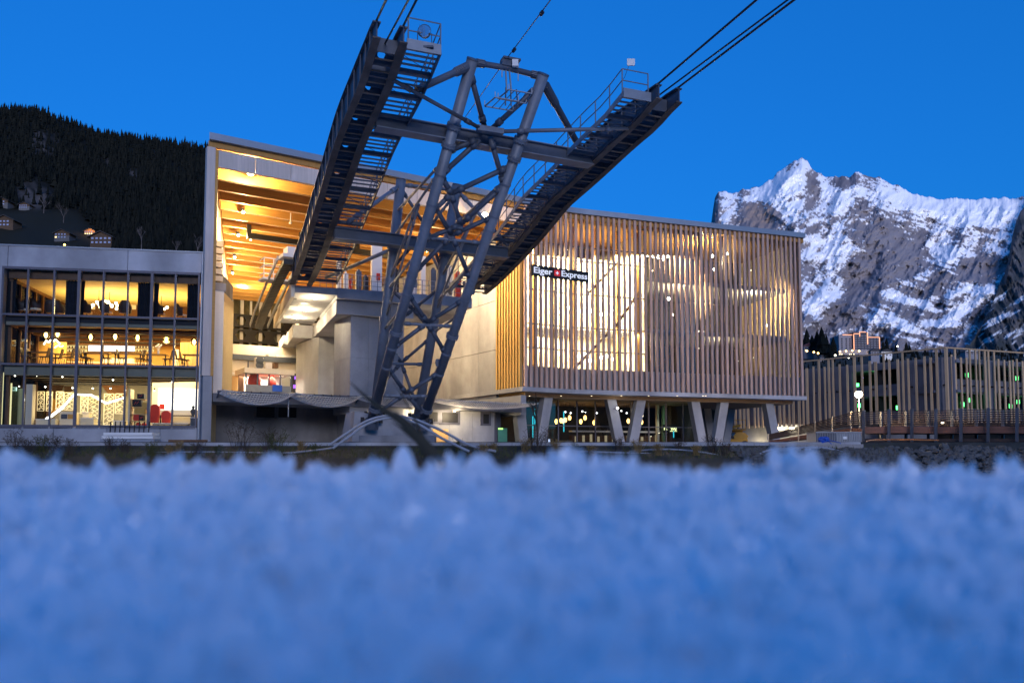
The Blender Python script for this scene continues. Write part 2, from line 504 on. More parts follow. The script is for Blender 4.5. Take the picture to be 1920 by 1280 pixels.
# rungs of a wall ladder on the pillar
b = MB()
lt = 18.8
for k in range(12):
    s_, z_ = HB.hit(591, 636 + 3.8 * k, lt)
    b.fbox(HB, s_ - 0.28, s_ + 0.28, lt, lt + .08, z_ - .04, z_ + .04)
for px in (587.5, 594.5):
    s_, z_ = HB.hit(px, 636, lt); _, z2 = HB.hit(px, 682, lt)
    b.fbox(HB, s_ - .03, s_ + .03, lt, lt + .06, z2, z_)
part(b, 'wall_ladder', M_BLACK)
# railing on the deck
b = MB()
for px in range(600, 880, 12):
    s_ = DF.s(px, 0.3, 530)
    b.fbox(DF, s_ - .02, s_ + .02, 0.28, 0.32, zdk, zdk + 1.1)
for z_ in (zdk + 1.08, zdk + .7, zdk + .35):
    b.fbox(DF, DF.s(598, 0.3, 530), DF.s(880, 0.3, 530), 0.28, 0.32, z_, z_ + .03)
part(b, 'deck_railing', M_GRATE)
# white control posts on the deck
def post(px0, px1, pt, pb, t, box=True):
    a, c = DF.s(px0, t, pb), DF.s(px1, t, pb)
    zt = DF.z((px0 + px1) / 2, pt, t)
    o = part(MB().fbox(DF, a, c, t, t + 0.5, zdk, zt), 'white_post', M_WHITEP)
    if box:
        part(MB().fbox(DF, a + (c - a) * .45, a + (c - a) * .8, t - .12, t - .004, zt - 2.9, zt - 2.4), 'alarm_box', M_RED, o)
post(697, 716, 453, 535, 2.4)
post(632, 640, 488, 535, 3.0, False)
post(789, 798, 480, 545, 3.5, False)
for (px, w, pt, m) in ((645, 8, 512, M_WHITEP), (655, 6, 522, M_RED), (668, 10, 508, M_STEELD), (682, 9, 518, M_DARK), (740, 8, 505, M_DARK), (770, 12, 510, M_WHITEP), (808, 10, 505, M_STEELD), (835, 14, 500, M_CREAM), (855, 10, 512, M_RED)):
    t = 2.0
    a, c = DF.s(px, t, 530), DF.s(px + w, t, 530)
    part(MB().fbox(DF, a, c, t, t + .5, zdk, DF.z(px, pt, t)).fbox(DF, a + .1, c - .1, t + .1, t + .4, DF.z(px, pt, t), DF.z(px, pt - 4, t)), 'control_cabinet', m)

# running track on the left edge of the deck, curving out of the hall: chain of black plates and light guide rails
tb = [(541, 490, -2.0), (523, 525, 3.0), (507, 560, 7.5), (494, 588, 11.5), (485, 613, 15.5)]
def tr(dx, dy=0): return [DF.p(*(lambda q, t: (q[0], t, q[1]))(DF.hit(px + dx, py + dy, t), t)) for px, py, t in tb]
c1 = tr(0)
b = MB()
def lerp_path(P, n):
    out = []
    m = len(P) - 1
    for i in range(n):
        u = i / (n - 1) * m; k = min(int(u), m - 1); f = u - k
        out.append(P[k] * (1 - f) + P[k + 1] * f)
    return out
pp = lerp_path(c1, 46)
for i in range(45):
    d = (pp[i + 1] - pp[i])
    mid = (pp[i] + pp[i + 1]) / 2
    q = MB().bar(pp[i] + d * .12, pp[i + 1] - d * .12, 0.62, 0.35)
    part(q, 'track_plate', M_BLACK)
for off, m, w in ((0.75, M_GRATE, .12), (-0.7, M_GRATE, .08), (1.25, M_GRATE, .1)):
    path = [p + DF.d * off + Vector((0, 0, 0.1)) for p in c1]
    b = MB()
    for i in range(len(path) - 1): b.bar(path[i], path[i + 1], w, 0.28)
    part(b, 'guide_rail', m)
for i in range(0, 46, 2):
    part(MB().tube([pp[i] - DF.d * .7, pp[i] - DF.d * .7 + Vector((0, 0, .3))], .06, 6), 'guide_roller', M_CREAM)
# maintenance cages by the track
s_, z_ = HB.hit(510, 515, 4.0)
b = MB()
for z2 in (z_, z_ + .55, z_ + 1.1): b.fbox(HB, s_ - .7, s_ + .7, 3.6, 3.66, z2 - .03, z2 + .03); b.fbox(HB, s_ - .7, s_ - .64, 3.6, 4.8, z2 - .03, z2 + .03)
for ds in (-.68, 0, .68): b.fbox(HB, s_ + ds - .03, s_ + ds + .03, 3.6, 3.66, z_ - .3, z_ + 1.1)
b.fbox(HB, s_ - .75, s_ + 1.6, 3.6, 4.9, z_ - .45, z_ - .3)
part(b, 'service_cage', M_WHITEP)
s_, z_ = HB.hit(545, 478, 2.0)
part(MB().fbox(HB, s_ - .35, s_ + .35, 1.6, 2.6, z_ - .05, z_ + .5).fbox(HB, s_ - .7, s_ + .5, 1.4, 2.8, z_ - .3, z_ - .06), 'drive_housing', M_WHITEP)

# floor edge, pole line and the wall under the hall (deeply recessed on the left)
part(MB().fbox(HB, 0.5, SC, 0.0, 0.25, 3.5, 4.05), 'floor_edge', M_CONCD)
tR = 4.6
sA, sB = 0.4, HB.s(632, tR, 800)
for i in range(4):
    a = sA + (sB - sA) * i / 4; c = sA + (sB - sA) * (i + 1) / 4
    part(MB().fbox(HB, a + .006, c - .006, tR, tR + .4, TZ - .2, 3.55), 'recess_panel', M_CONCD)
for (x0, x1, y0, y1) in ((481, 514, 757, 783), (522, 555, 757, 783)):
    a, z1 = HB.hit(x0, y0, tR - .06); c, z0 = HB.hit(x1, y1, tR - .06)
    w = part(MB().fbox(HB, a - .1, c + .1, tR - .10, tR - .003, z0 - .1, z1 + .1), 'recess_window', M_CONCD)
    part(MB().fbox(HB, a, c, tR - .14, tR - .104, z0, z1), 'pane', M_BLACK, w)
part(MB().fbox(HB, sB + .01, HB.s(682, 0.6, 800), 0.6, tR + .4, TZ - .2, 3.5), 'recess_pier', M_CONC)
part(MB().fbox(HB, HB.s(682, 0.6, 800) + .01, HB.s(800, 1.0, 800), 0.8, 1.3, TZ - .2, 3.5), 'lower_wall', M_CONC)
tW = 1.2
wa, wb = HB.s(800, 1.0, 800) + .01, HB.s(927, tW, 800)
for i in range(3):
    a = wa + (wb - wa) * i / 3; c = wa + (wb - wa) * (i + 1) / 3
    part(MB().fbox(HB, a + .006, c - .006, tW, tW + .4, TZ - .2, 3.5), 'lower_wall_panel', M_CONC)
for (x0, x1, y0, y1) in ((800, 820, 772, 790), (829, 858, 773, 792), (906, 916, 776, 794)):
    a, z1 = HB.hit(x0, y0, tW - .06); c, z0 = HB.hit(x1, y1, tW - .06)
    w = part(MB().fbox(HB, a - .22, c + .22, tW - .08, tW - .003, z0 - .15, z1 + .2), 'vent_window', M_FRAME)
    part(MB().fbox(HB, a, c, tW - .12, tW - .084, z0, z1), 'pane', M_BLACK, w)
# plywood door and dark doorway with a green lit door
a, z1 = HB.hit(812, 804, tW - .1); c, z0 = HB.hit(840, 832, tW - .1)
part(MB().fbox(HB, a, c, tW - .14, tW - .02, TZ - .1, z1), 'plywood_board', mat('plywood', (.55, .33, .12), .6, var=.1))
part(MB().fbox(HB, wb + .01, SC - .6, 2.2, 2.6, TZ - .2, 3.5), 'door_wall', M_FRAME)
a, z1 = HB.hit(934, 802, 2.1); c, z0 = HB.hit(951, 830, 2.1)
dr = part(MB().fbox(HB, a, c, 2.1, 2.18, TZ - .1, z1), 'glass_door', mat('green_lit_door', (.10, .32, .22), .3, var=.15))
part(MB().fbox(HB, a, c - (c - a) * .5, 2.05, 2.098, z1 - .12, z1), 'exit_sign', emit('exit_green', (.5, 1.0, .25), 1.6), dr)

# -------------------------------------------------------------- slatted block
ZB0, ZB1 = 5.2, 5.55
low = [HB.p(SC - 0.15, -0.35, 0)] + [p for p in [HB.p(LAB, -0.32, 0)]] + [GB.p(LBC + 0.0, -0.35, 0), GB.p(LBC + .0, 12, 0), HB.p(SC - .15, 12, 0)]
part(MB().prism([p + Vector((0, 0, ZB0)) for p in low], (0, 0, ZB1 - ZB0)), 'floor_slab', M_CONC)
part(MB().prism([p + Vector((0, 0, ZB0 - .32)) for p in [HB.p(SC + .6, .9, 0), HB.p(LAB + .4, .9, 0), GB.p(LBC - .6, .9, 0), GB.p(LBC - .6, 11.8, 0), HB.p(SC + .6, 11.8, 0)]], (0, 0, .315)), 'soffit', mat('soffit_boarding', (.30, .20, .12), .7, var=.15))
# parapet behind the slats
part(MB().fbox(HB, SC + .1, LAB, 0.30, 0.5, ZB1, 7.35).fbox(GB, 0.0, LBC, 0.30, 0.5, ZB1, 7.35), 'parapet', M_CONC)
SLAT_Z0, SLAT_Z1 = 5.62, 20.5
SLP = 0.508
nA = int((LAB - SC) / SLP)
slats = []
for i in range(nA + 1):
    s_ = SC + 0.25 + i * SLP
    w = rng.choice([.205, .22, .22, .24])
    slats.append(part(MB().fbox(HB, s_, s_ + w, -0.10 + rng.uniform(-.02, .02), 0.09, SLAT_Z0 - rng.uniform(0, .05), SLAT_Z1), 'facade_slat', M_LARCH))
offs = (SC + 0.25 + (nA + 1) * SLP) - LAB
k = 0
while offs + k * SLP < LBC + 0.1:
    s_ = offs + k * SLP
    w = rng.choice([.205, .22, .22, .24])
    part(MB().fbox(GB, s_, s_ + w, -0.10 + rng.uniform(-.02, .02), 0.09, SLAT_Z0 - rng.uniform(0, .05), SLAT_Z1), 'facade_slat', M_LARCH)
    k += 1
NG = k
# end slats round the right corner
for i in range(1, 6):
    part(MB().fbox(GB, LBC + .02, LBC + .32, i * SLP, i * SLP + .24, SLAT_Z0, SLAT_Z1), 'facade_slat', M_LARCH)
# floor band of zinc over the slats
# glazing with posts behind the slats; a bright lobby up to sX, darker rooms beyond
sX = GB.s(1216, 0.6, 600)
tG = 1.1
def mull(fr, a, b_, step, t):
    n = max(1, round((b_ - a) / step))
    for i in range(n + 1):
        s_ = a + (b_ - a) * i / n
        part(MB().fbox(fr, s_ - .04, s_ + .04, t, t + .12, 7.35, 20.1), 'facade_post', M_FRAME)
mull(HB, SC + .6, LAB - .1, 2.4, tG); mull(GB, .6, LBC - .3, 2.4, tG)
for z_ in (9.0, 11.0, 13.9, 16.8, 18.0):
    part(MB().fbox(HB, SC + .6, LAB + .3, tG - .02, tG + .10, z_ - .05, z_ + .05).fbox(GB, 0.3, sX, tG - .02, tG + .10, z_ - .05, z_ + .05), 'facade_transom', M_FRAME)
part(MB().fbox(HB, SC + .55, LAB + .3, tG + .14, tG + .16, 7.3, 20.1).fbox(GB, 0.25, LBC - .2, tG + .14, tG + .16, 7.3, 20.1), 'facade_glass', M_GLASS)
# lobby walls
M_LOBBY = mat('lobby_plaster', (.70, .58, .40), .8, var=.2, scale=.8, stain=.25)
tB = 6.5
part(MB().fbox(HB, SC + .5, LAB + 4, tB + 1.0, tB + 1.2, ZB1, 18.5), 'lobby_wall', M_LOBBY)
part(MB().fbox(GB, -2.5, sX, tB, tB + .2, ZB1, 18.5), 'lobby_wall', M_LOBBY)
part(MB().fbox(GB, sX, sX + .25, 1.4, 12, ZB1, 20.1), 'partition_wall', M_LOBBY)
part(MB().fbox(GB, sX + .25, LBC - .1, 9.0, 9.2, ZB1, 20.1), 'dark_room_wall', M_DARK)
part(MB().fbox(GB, LBC - .35, LBC - .1, 1.4, 9.0, ZB1, 20.1), 'end_wall', mat('plaster_warm', (.50, .38, .22), .8))
for z_ in (11.0, 15.6):
    part(MB().fbox(GB, sX + .25, LBC - .4, 1.6, 9.0, z_, z_ + .35), 'storey_floor', M_CONCD)
part(MB().fbox(GB, -3.6, sX - .1, 4.2, tB - .05, 11.1, 11.35), 'gallery_floor', M_CONC)
for px in (1003, 1036, 1078, 1120, 1160, 1196):
    s_ = GB.s(px, 2.2, 600)
    part(MB().fbox(GB, s_ - .14, s_ + .14, 2.2, 2.5, ZB1, 20.1), 'lobby_column', M_GLULAM)
# glue-laminated rails and raking struts seen through the slats
for (s0_, s1_, z0_, z1_) in ((1.2, 4.4, 7.6, 10.8), (5.2, 7.8, 11.5, 15.0), (2.5, 5.6, 14.2, 17.4), (9.5, 12.5, 8, 11)):
    part(MB().bar(GB.p(s0_, 2.2, z0_), GB.p(s1_, 2.2, z1_), .16, .22), 'raking_strut', M_BROWN)
# V shaped concrete legs below the block
ZL = ZB0 - .30
def vleg(fr, pxb, pxt, t, w=0.85, pyb=830, pyt=742, tt=None):
    sb_ = fr.s(pxb, t, pyb); st_ = fr.s(pxt, t, pyt)
    p0 = [fr.p(sb_ + a, t + b_, TZ - .3) for a, b_ in ((-w / 2, 0), (w / 2, 0), (w / 2, w * .8), (-w / 2, w * .8))]
    p1 = [fr.p(st_ + a, t + b_, ZL - .005) for a, b_ in ((-w / 2, 0), (w / 2, 0), (w / 2, w * .8), (-w / 2, w * .8))]
    part(MB().hexa(p0 + p1), 'support_leg', M_CONC)
t = 0.95
vleg(HB, 984, 974, t); vleg(HB, 1014, 1029, t)
vleg(GB, 1166, 1147, t); vleg(GB, 1186, 1203, t)
vleg(GB, 1320, 1304, t); vleg(GB, 1345, 1359, t)
vleg(GB, 1459, 1443, t)
vleg(GB, 1338, 1326, 9.5); vleg(GB, 1360, 1372, 9.5)

# glazed restaurant below
tD = 3.4
sD0, sD1 = HB.s(985, tD, 790), LAB + 1.1
gD0, gD1 = 0.2, GB.s(1312, tD, 790)
b = []
def lowglass(fr, a, c, n, seed):
    for i in range(n):
        x0 = a + (c - a) * i / n; x1 = a + (c - a) * (i + 1) / n
        w = part(MB().fbox(fr, x0 + .05, x1 - .05, tD + .03, tD + .05, TZ, ZL - .02), 'restaurant_window', M_GLASSD)
        part(MB().fbox(fr, x0 - .05, x0 + .05, tD - .02, tD + .12, TZ - .1, ZL - .01), 'frame', M_FRAME, w)
        part(MB().fbox(fr, x0 + .051, x1 - .051, tD - .01, tD + .09, 2.62, 2.70), 'frame', M_FRAME, w)
lowglass(HB, sD0, sD1, 3, 1); lowglass(GB, gD0, gD1, 8, 2)
part(MB().fbox(GB, gD1 - .06, gD1 + .06, tD, tD + 7, TZ - .1, ZL - .01), 'end_glazing', M_FRAME)
part(MB().fbox(HB, sD0 - 1, LAB + 4, 10.5, 10.7, TZ - .1, ZL - .01).fbox(GB, -3.5, gD1, 10.8, 11.0, TZ - .1, ZL - .01), 'restaurant_wall', M_DARK)
# small downlights in the soffit
dl = emit('downlight', (1, .75, .45), 4)
for px in (993, 1052, 1109, 1165, 1216, 1270, 1318, 1323):
    P = at_z(px, 742, ZB0 - .33)
    part(MB().box(P.x - .05, P.x + .05, P.y - .05, P.y + .05, ZB0 - .345, ZB0 - .322), 'downlight', dl)

# -------------------------------------------------------------- station light
warm = (1.0, 0.66, 0.30)
hall_lamp_m = emit('lamp_warm', (1, .80, .45), 60)
def flood(px, py, t, power, label, size=.16, aim=None, col=warm):
    s_, z_ = HB.hit(px, py, t)
    P = HB.p(s_, t, z_)
    l = thing('hall_lamp', label, 'lamp', P, 'flood lamps under the hall ceiling')
    MB().fbox(HB, s_ - size * 1.3, s_ + size * 1.3, t + .14, t + .26, z_ - .05, z_ + .35).build('housing', M_BLACK, l)
    MB().ball(P, size, 10, 6).build('bulb', hall_lamp_m, l)
    light('glow', 'POINT', P - HB.n * .3 - Vector((0, 0, .28)), power, col, l, size=.12)
    return l
flood(470, 322, 1.3, 2600, 'bright flood lamp just behind the fascia, nearest the hall mouth', .28)
flood(456, 398, 8.1, 1300, 'flood lamp on the third lit ceiling beam behind the front lamp', .1)
flood(447, 441, 13.9, 1300, 'flood lamp on the ceiling over the end of the black crane beam', .1)
flood(440, 482, 20.4, 1500, 'flood lamp on the ceiling above the white service cage', .1)
flood(436, 512, 28.0, 1600, 'flood lamp on the ceiling deep in the hall, above the honeycomb truss', .1)
flood(455, 532, 38.0, 1900, 'rearmost flood lamp under the hall ceiling', .1)
flood(801, 470, 9, 1600, 'flood lamp behind the right tower legs deep in the hall', .1)
# soffit lamps of the deck
for (px, py, lab) in ((590, 559, 'front soffit lamp under the concrete deck'), (571, 581, 'middle soffit lamp under the concrete deck'), (557, 596, 'rear soffit lamp under the concrete deck')):
    P = at_z(px, py, zdk - .56)
    l = thing('soffit_lamp', lab, 'lamp', P, 'lamps under the deck')
    MB().box(P.x - .12, P.x + .12, P.y - .12, P.y + .12, P.z - .05, P.z + .04).build('diffuser', emit('lamp_soft', (1, .85, .6), 25), l)
    light('glow', 'POINT', P - Vector((0, 0, .45)), 420, (1, .78, .48), l, size=.1)
# lamp on the tower's right side hanging in the hall mouth, and the wash on the right concrete wall
P = HB.p(SC - 5.2, 1.0, 16.4)
P = HB.p(*(lambda q: (q[0], -1.6, q[1]))(HB.hit(909, 404, -1.6)))
l = thing('hall_lamp', 'flood lamp shining past the right tower leg at the hall mouth', 'lamp', P, 'flood lamps under the hall ceiling')
MB().ball(P, .23, 10, 6).build('bulb', hall_lamp_m, l)
MB().tube([P + Vector((0, 0, .1)), HB.p(HB.s(909, -1.6, 404), 0.0, 18.9)], .04, 6).build('bracket', M_BLACK, l)
light('glow', 'POINT', P - HB.n * .3 - Vector((0, 0, .25)), 900, warm, l, size=.12)
light('wash', 'SPOT', HB.p(SC - 7, 4.0, 17.5), 10500, (1, .74, .42), l, size=.3, spread=R(120), aim=HB.d * 7 + HB.n * 3 - Vector((0, 0, 8)))
# lower yard light between deck and wall, kiosk area
light('work_light', 'AREA', HB.p(12, 20, 11.4), 3000, (1, .78, .46), ST, size=6, size_y=6, aim=(0, 0, -1))
light('rear_fill', 'POINT', HB.p(KL * DEPTH + 9, DEPTH - .65, 17.7), 420, (1, .70, .34), ST, size=.03)  # unseen fill lights added to brighten the honeycomb and back windows
light('rear_fill', 'POINT', HB.p(KL * 36 + 4, 34, 16.0), 3000, (1, .72, .38), ST, size=.05)
light('work_light', 'AREA', HB.p(16, 7, 10.4), 700, (1, .76, .44), ST, size=3, size_y=3, aim=(0, 0, -1))
# lobby
light('lobby_light', 'AREA', GB.p(5.0, 3.6, 18.2), 22000, (1, .78, .45), ST, size=12, size_y=3, aim=(0, .25, -1))
light('lobby_light', 'AREA', HB.p(SC + 2.6, 4.0, 18.2), 8500, (1, .78, .45), ST, size=4, size_y=3, aim=(0, .2, -1))
light('lobby_light', 'AREA', GB.p(3.5, 4.2, 10.9), 3000, (1, .80, .5), ST, size=10, size_y=2, aim=(0, 0, -1))
light('room_light', 'POINT', GB.p(GB.s(1405, 3, 500), 2.6, 15.0), 3200, (1, .7, .35), ST, size=.2)
light('room_light', 'POINT', GB.p(GB.s(1262, 3, 500), 2.4, 14.2), 2800, (1, .7, .35), ST, size=.2)
light('room_light', 'POINT', GB.p(GB.s(1310, 3, 500), 3.0, 18.4), 2000, (1, .7, .35), ST, size=.2)
light('room_light', 'POINT', GB.p(GB.s(1345, 3, 500), 3.0, 9.8), 900, (1, .7, .35), ST, size=.2)
light('restaurant_light', 'AREA', GB.p(4, 7, ZL - .1), 110, (1, .62, .25), ST, size=10, size_y=3, aim=(0, 0, -1))

# pendants of the lobby, seen through the slats in two rows
bulb_m = emit('pendant_bulb', (1, .86, .6), 60)
pend0 = None
rows = [(1003, 562), (1050, 585), (1066, 577), (1086, 583), (1098, 577), (1108, 583), (1128, 590), (1140, 588), (1150, 582),
        (1003, 656), (1013, 657), (1050, 664), (1062, 676), (1085, 668), (1100, 664), (1106, 676), (1128, 670), (1139, 668), (1150, 673), (1172, 680)]
for i, (px, py) in enumerate(rows):
    t = 3.2 + (i * 7 % 5) * .5
    s_, z_ = GB.hit(px, py, t)
    P = GB.p(s_, t, z_)
    if pend0 is None:
        pend0 = thing('lobby_pendant', 'lobby pendant behind the bright slats, first from the left in the upper row', 'lamp', P, 'pendant lamps in the slatted lobby')
        MB().ball(P, .14, 8, 5).build('bulb', bulb_m, pend0)
        MB().tube([P + Vector((0, 0, .1)), P + Vector((0, 0, 1.6))], .012, 4).build('cord', M_BLACK, pend0)
    else:
        o = copy_tree(pend0); o.location = P
        _row = sorted(q[0] for q in (rows[:9] if i < 9 else rows[9:]))
        o['label'] = 'lobby pendant behind the bright slats, %s from the left in the %s row' % (ORD[_row.index(px)], 'upper' if i < 9 else 'lower')
for (px, py) in ((1335, 480), (1340, 505), (1372, 540), (1362, 476), (1254, 560), (1260, 590), (1248, 470), (1395, 480), (1440, 610)):
    s_, z_ = GB.hit(px, py, 4.0); P = GB.p(s_, 4.0, z_)
    o = copy_tree(pend0); o.location = P
    o['label'] = 'small lamp behind the dim right slats, %s from the left there' % ORD[[1254, 1260, 1248, 1335, 1340, 1362, 1372, 1395, 1440].index(px) if px > 1260 else [1248, 1254, 1260].index(px)]; o['group'] = 'lamps in the dark slatted rooms'

_rs = random.Random(31)
for _k in range(30):
    px, py = _rs.uniform(1220, 1490), _rs.choice((470, 505, 540, 562, 590, 620, 650, 672)) + _rs.uniform(-5, 5)
    t = _rs.uniform(3, 7); s_, z_ = GB.hit(px, py, t)
    if s_ < LBC - .6:
        P = GB.p(s_, t, z_); q = _rs.uniform(.03, .055)
        part(MB().box(P.x - q, P.x + q, P.y - .04, P.y + .04, P.z - q, P.z + q), 'room_spot', emit('room_spot', (1, .80, .5), 9))
# -------------------------------------------------------------- sign on the slats
_p0 = HB.p(*(lambda q: (q[0], -.42, 0))(HB.hit(997, 510, -.42))); _p1 = GB.p(GB.s(1104, -.42, 518), -.42, 0)
SF = Frame(_p0, _p1 - _p0)
s0_, s1_ = 0.0, (_p1 - _p0).length
zt, zb_ = SF.z(1050, 503, 0), SF.z(1050, 522.5, 0)
sign = thing('name_sign', 'black sign board with white letters and a small red square, fixed to the bright slats', 'sign', SF.p(0, 0, zb_))
MB().fbox(SF, s0_, s1_, 0, .14, zb_, zt).build('panel', M_BLACK, sign)
def text_mesh(body, size, frame, s, t, z, m, parent, width=None, bold=0.012, name='lettering'):
    cu = bpy.data.curves.new(name, 'FONT'); cu.body = body; cu.size = size; cu.extrude = 0.015; cu.offset = bold
    o = bpy.data.objects.new(name, cu); COL.objects.link(o)
    bpy.context.view_layer.update()
    dg = bpy.context.evaluated_depsgraph_get()
    me = bpy.data.meshes.new_from_object(o.evaluated_get(dg))
    bpy.data.objects.remove(o)
    me.materials.clear(); me.materials.append(m)
    xs = [v.co.x for v in me.vertices]; w = max(xs) - min(xs); x0 = min(xs)
    k = (width / w) if width else 1
    for v in me.vertices:
        v.co = frame.p(s + (v.co.x - x0) * k, t - v.co.z, z + v.co.y) - ORIG[parent.name]
    o2 = bpy.data.objects.new(name, me); COL.objects.link(o2); o2.parent = parent
    return o2
letter_m = emit('sign_letter', (.80, .85, 1.0), .7)
SW = s1_ - s0_; hh = zt - zb_
text_mesh('Eiger', hh * .80, SF, s0_ + SW * .035, -.02, zb_ + hh * .26, letter_m, sign, SW * .315)
text_mesh('Express', hh * .80, SF, s0_ + SW * .51, -.02, zb_ + hh * .26, letter_m, sign, SW * .46)
q0 = s0_ + SW * .385; q1 = s0_ + SW * .485
MB().fbox(SF, q0, q1, -.02, -.002, zb_ + hh * .22, zb_ + hh * .78).build('red_square', emit('sign_red', (.75, .02, .02), .5), sign)
qc = (q0 + q1) / 2; zc = zb_ + hh * .5; e = hh * .16; f = hh * .05
MB().fbox(SF, qc - e, qc + e, -.035, -.021, zc - f, zc + f).fbox(SF, qc - f, qc + f, -.035, -.0211, zc + f, zc + e).fbox(SF, qc - f, qc + f, -.035, -.0211, zc - e, zc - f).build('white_cross', letter_m, sign)

for px, w_ in ((852, 'right'), (782, 'left')):  # the left lamp is added to brighten the lower wall
    P = HB.p(HB.s(px, .4, 762), .4, 3.46)
    l = thing('wall_lamp', 'small lamp under the floor edge above the lower wall, the %s one of two' % w_, 'lamp', P, 'small lamps over the lower wall')
    MB().box(P.x - .07, P.x + .07, P.y - .07, P.y + .07, P.z - .06, P.z + .02).build('lens', emit('wall_lamp_lens', (1, .85, .55), 12), l)
    light('glow', 'POINT', P - Vector((0, 0, .3)) - HB.n * .5, 320, (1, .78, .48), l, size=.1)
# ================================================================== glass fronted building on the left
L1 = at(390, 475, 51.5); L0 = at_z(0, 460, L1.z)
LB = Frame(L0, L1 - L0)
LL = (Vector((L1.x, L1.y, 0)) - Vector((L0.x, L0.y, 0))).length
office = thing('glass_front_building', 'three storey concrete building with a fully glazed lit front, left of the station', 'building', (L0.x, L0.y, TZ))
OF = office
w0, w1 = LB.s(5, 0, 650), LB.s(373, 0, 650)
ZT = L1.z
zr = [LB.z(149, y) for y in (504, 592, 684, 799)]       # rails
zs1, zs2 = LB.z(149, 611), LB.z(149, 704)                # lower edges of the two spandrels
def opart(mb, name, m, parent=None, **k): return mb.build(name, m, parent or OF, **k)
# concrete surround in cast panels
xs = [-6.0, LB.s(15, 0, 480), LB.s(240, 0, 480), LL - .25]
for i in range(3):
    opart(MB().fbox(LB, xs[i] + .016, xs[i + 1] - .016, 0, .45, zr[0] + .02, ZT), 'parapet_panel', M_CONC)
opart(MB().fbox(LB, -6, LL - .2, -.06, .6, ZT + .002, ZT + .09), 'parapet_cap', M_ZINC)
opart(MB().fbox(LB, w1 + .02, LL - .25, 0, .45, TZ - .2, zr[0] + .01), 'corner_panel', M_CONC)
opart(MB().fbox(LB, LL - .245, LL + .15, .03, .6, TZ - .2, 4.0), 'corner_panel', M_CONC)
zsill = zr[3]
pxs = [6, 53.5, 102.7, 149.3, 195.2, 241, 286, 330, 374]
for i in range(4):
    a = -6 if i == 0 else LB.s([0, 100, 200, 300][i], 0, 815); c = [LB.s(100, 0, 815), LB.s(200, 0, 815), LB.s(300, 0, 815), w1 + .01][i]
    opart(MB().fbox(LB, a + .014, c - .014, 0, .45, TZ - .2, zsill - .06), 'plinth_panel', M_CONC)
opart(MB().fbox(LB, -6, w0 - .1, 0, .45, zsill - .05, zr[0] + .01), 'corner_panel', M_CONC)
ms = [LB.s(p, 0, 500) for p in pxs]
# steel frame: mullions and rails, each its own piece
for i, s_ in enumerate(ms):
    w = .085 if i in (3, 6) else .05
    opart(MB().fbox(LB, s_ - w, s_ + w, -.03, .13, zsill - .02, zr[0]), 'mullion', M_FRAME)
for z_, h in ((zr[0] - .06, .07), (zr[1], .06), (zr[2], .06), (zsill - .03, .12)):
    for i in range(8):
        wa_, wb_ = ms[i] + (.086 if i in (3, 6) else .051), ms[i + 1] - (.086 if i in (2, 5) else .051)
        opart(MB().fbox(LB, wa_, wb_, 0.0, .12, z_ - h, z_ + h), 'rail', M_FRAME)
# spandrel: dark band, then pale slab edge behind the glass
M_SLABEDGE = mat('slab_edge', (.26, .24, .17), .8, var=.1)  # warm tan tint stands in for room light on the edge
opart(MB().fbox(LB, w0, w1, .34, .60, zs1 + .02, zs1 + .24), 'slab_edge', M_SLABEDGE)
opart(MB().fbox(LB, w0, w1, .34, .40, zs1 + .25, zr[1] - .04), 'slab_edge_band', M_DARK)
opart(MB().fbox(LB, w0, w1, .34, .60, zs2 + .02, zr[2] - .05), 'slab_edge', M_SLABEDGE)
panes = []
rowz = [(zr[1] + .06, zr[0] - .13), (zr[2] + .06, zr[1] - .06), (zsill + .09, zr[2] - .06)]
for (z0, z1) in rowz:
    for i in range(8):
        opart(MB().fbox(LB, ms[i] + .052, ms[i + 1] - .052, .05, .07, z0, z1), 'window_pane', M_GLASS)
# carcass: floors, back walls, right wall; the left flank is glazed too
D = 9.0
M_WARMW = mat('warm_wall', (.62, .48, .26), .8, var=.05)
M_CEIL = mat('pale_ceiling', (.78, .66, .40), .8, var=.03)
opart(MB().fbox(LB, w0, w1, .62, D, zr[1] - .45, zr[1] + .10), 'storey_slab', M_OAK)
opart(MB().fbox(LB, w0, w1, .62, D, zr[2] - .42, zr[2] + .12), 'storey_slab', M_OAK)
opart(MB().fbox(LB, w0, w1, .5, D, zsill - .3, zsill - .02), 'storey_slab', M_CONC)
opart(MB().fbox(LB, w0, w1, .5, D, zr[0] - .62, zr[0] + .01), 'roof_ceiling', M_CEIL)
opart(MB().fbox(LB, w0, w1, .46, .62, zr[0] - .64, zr[0] - .1), 'blind_box', M_BROWN)
opart(MB().fbox(LB, -6, LL - .2, .55, D + 1, zr[0] + .02, ZT - .05), 'roof', M_CONCD)
opart(MB().fbox(LB, w1, w1 + .3, .5, D + 1, TZ - .2, zr[0]), 'side_wall', M_WARMW)
opart(MB().fbox(LB, w0, w1, D, D + .3, zr[1] - .1, zr[0]), 'rear_wall', mat('walnut_panel', (.17, .085, .045), .5, var=.25, stretch=(1, 1, .2)))
opart(MB().fbox(LB, w0, w1, D, D + .3, zr[2] - .1, zr[1] - .4), 'rear_wall', mat('ochre_wall', (.60, .40, .14), .7, var=.1))
opart(MB().fbox(LB, w0, w1, D - 1.5, D - 1.2, zsill - .1, zr[2] - .4), 'rear_wall', mat('grey_display_wall', (.42, .38, .30), .7, var=.12))
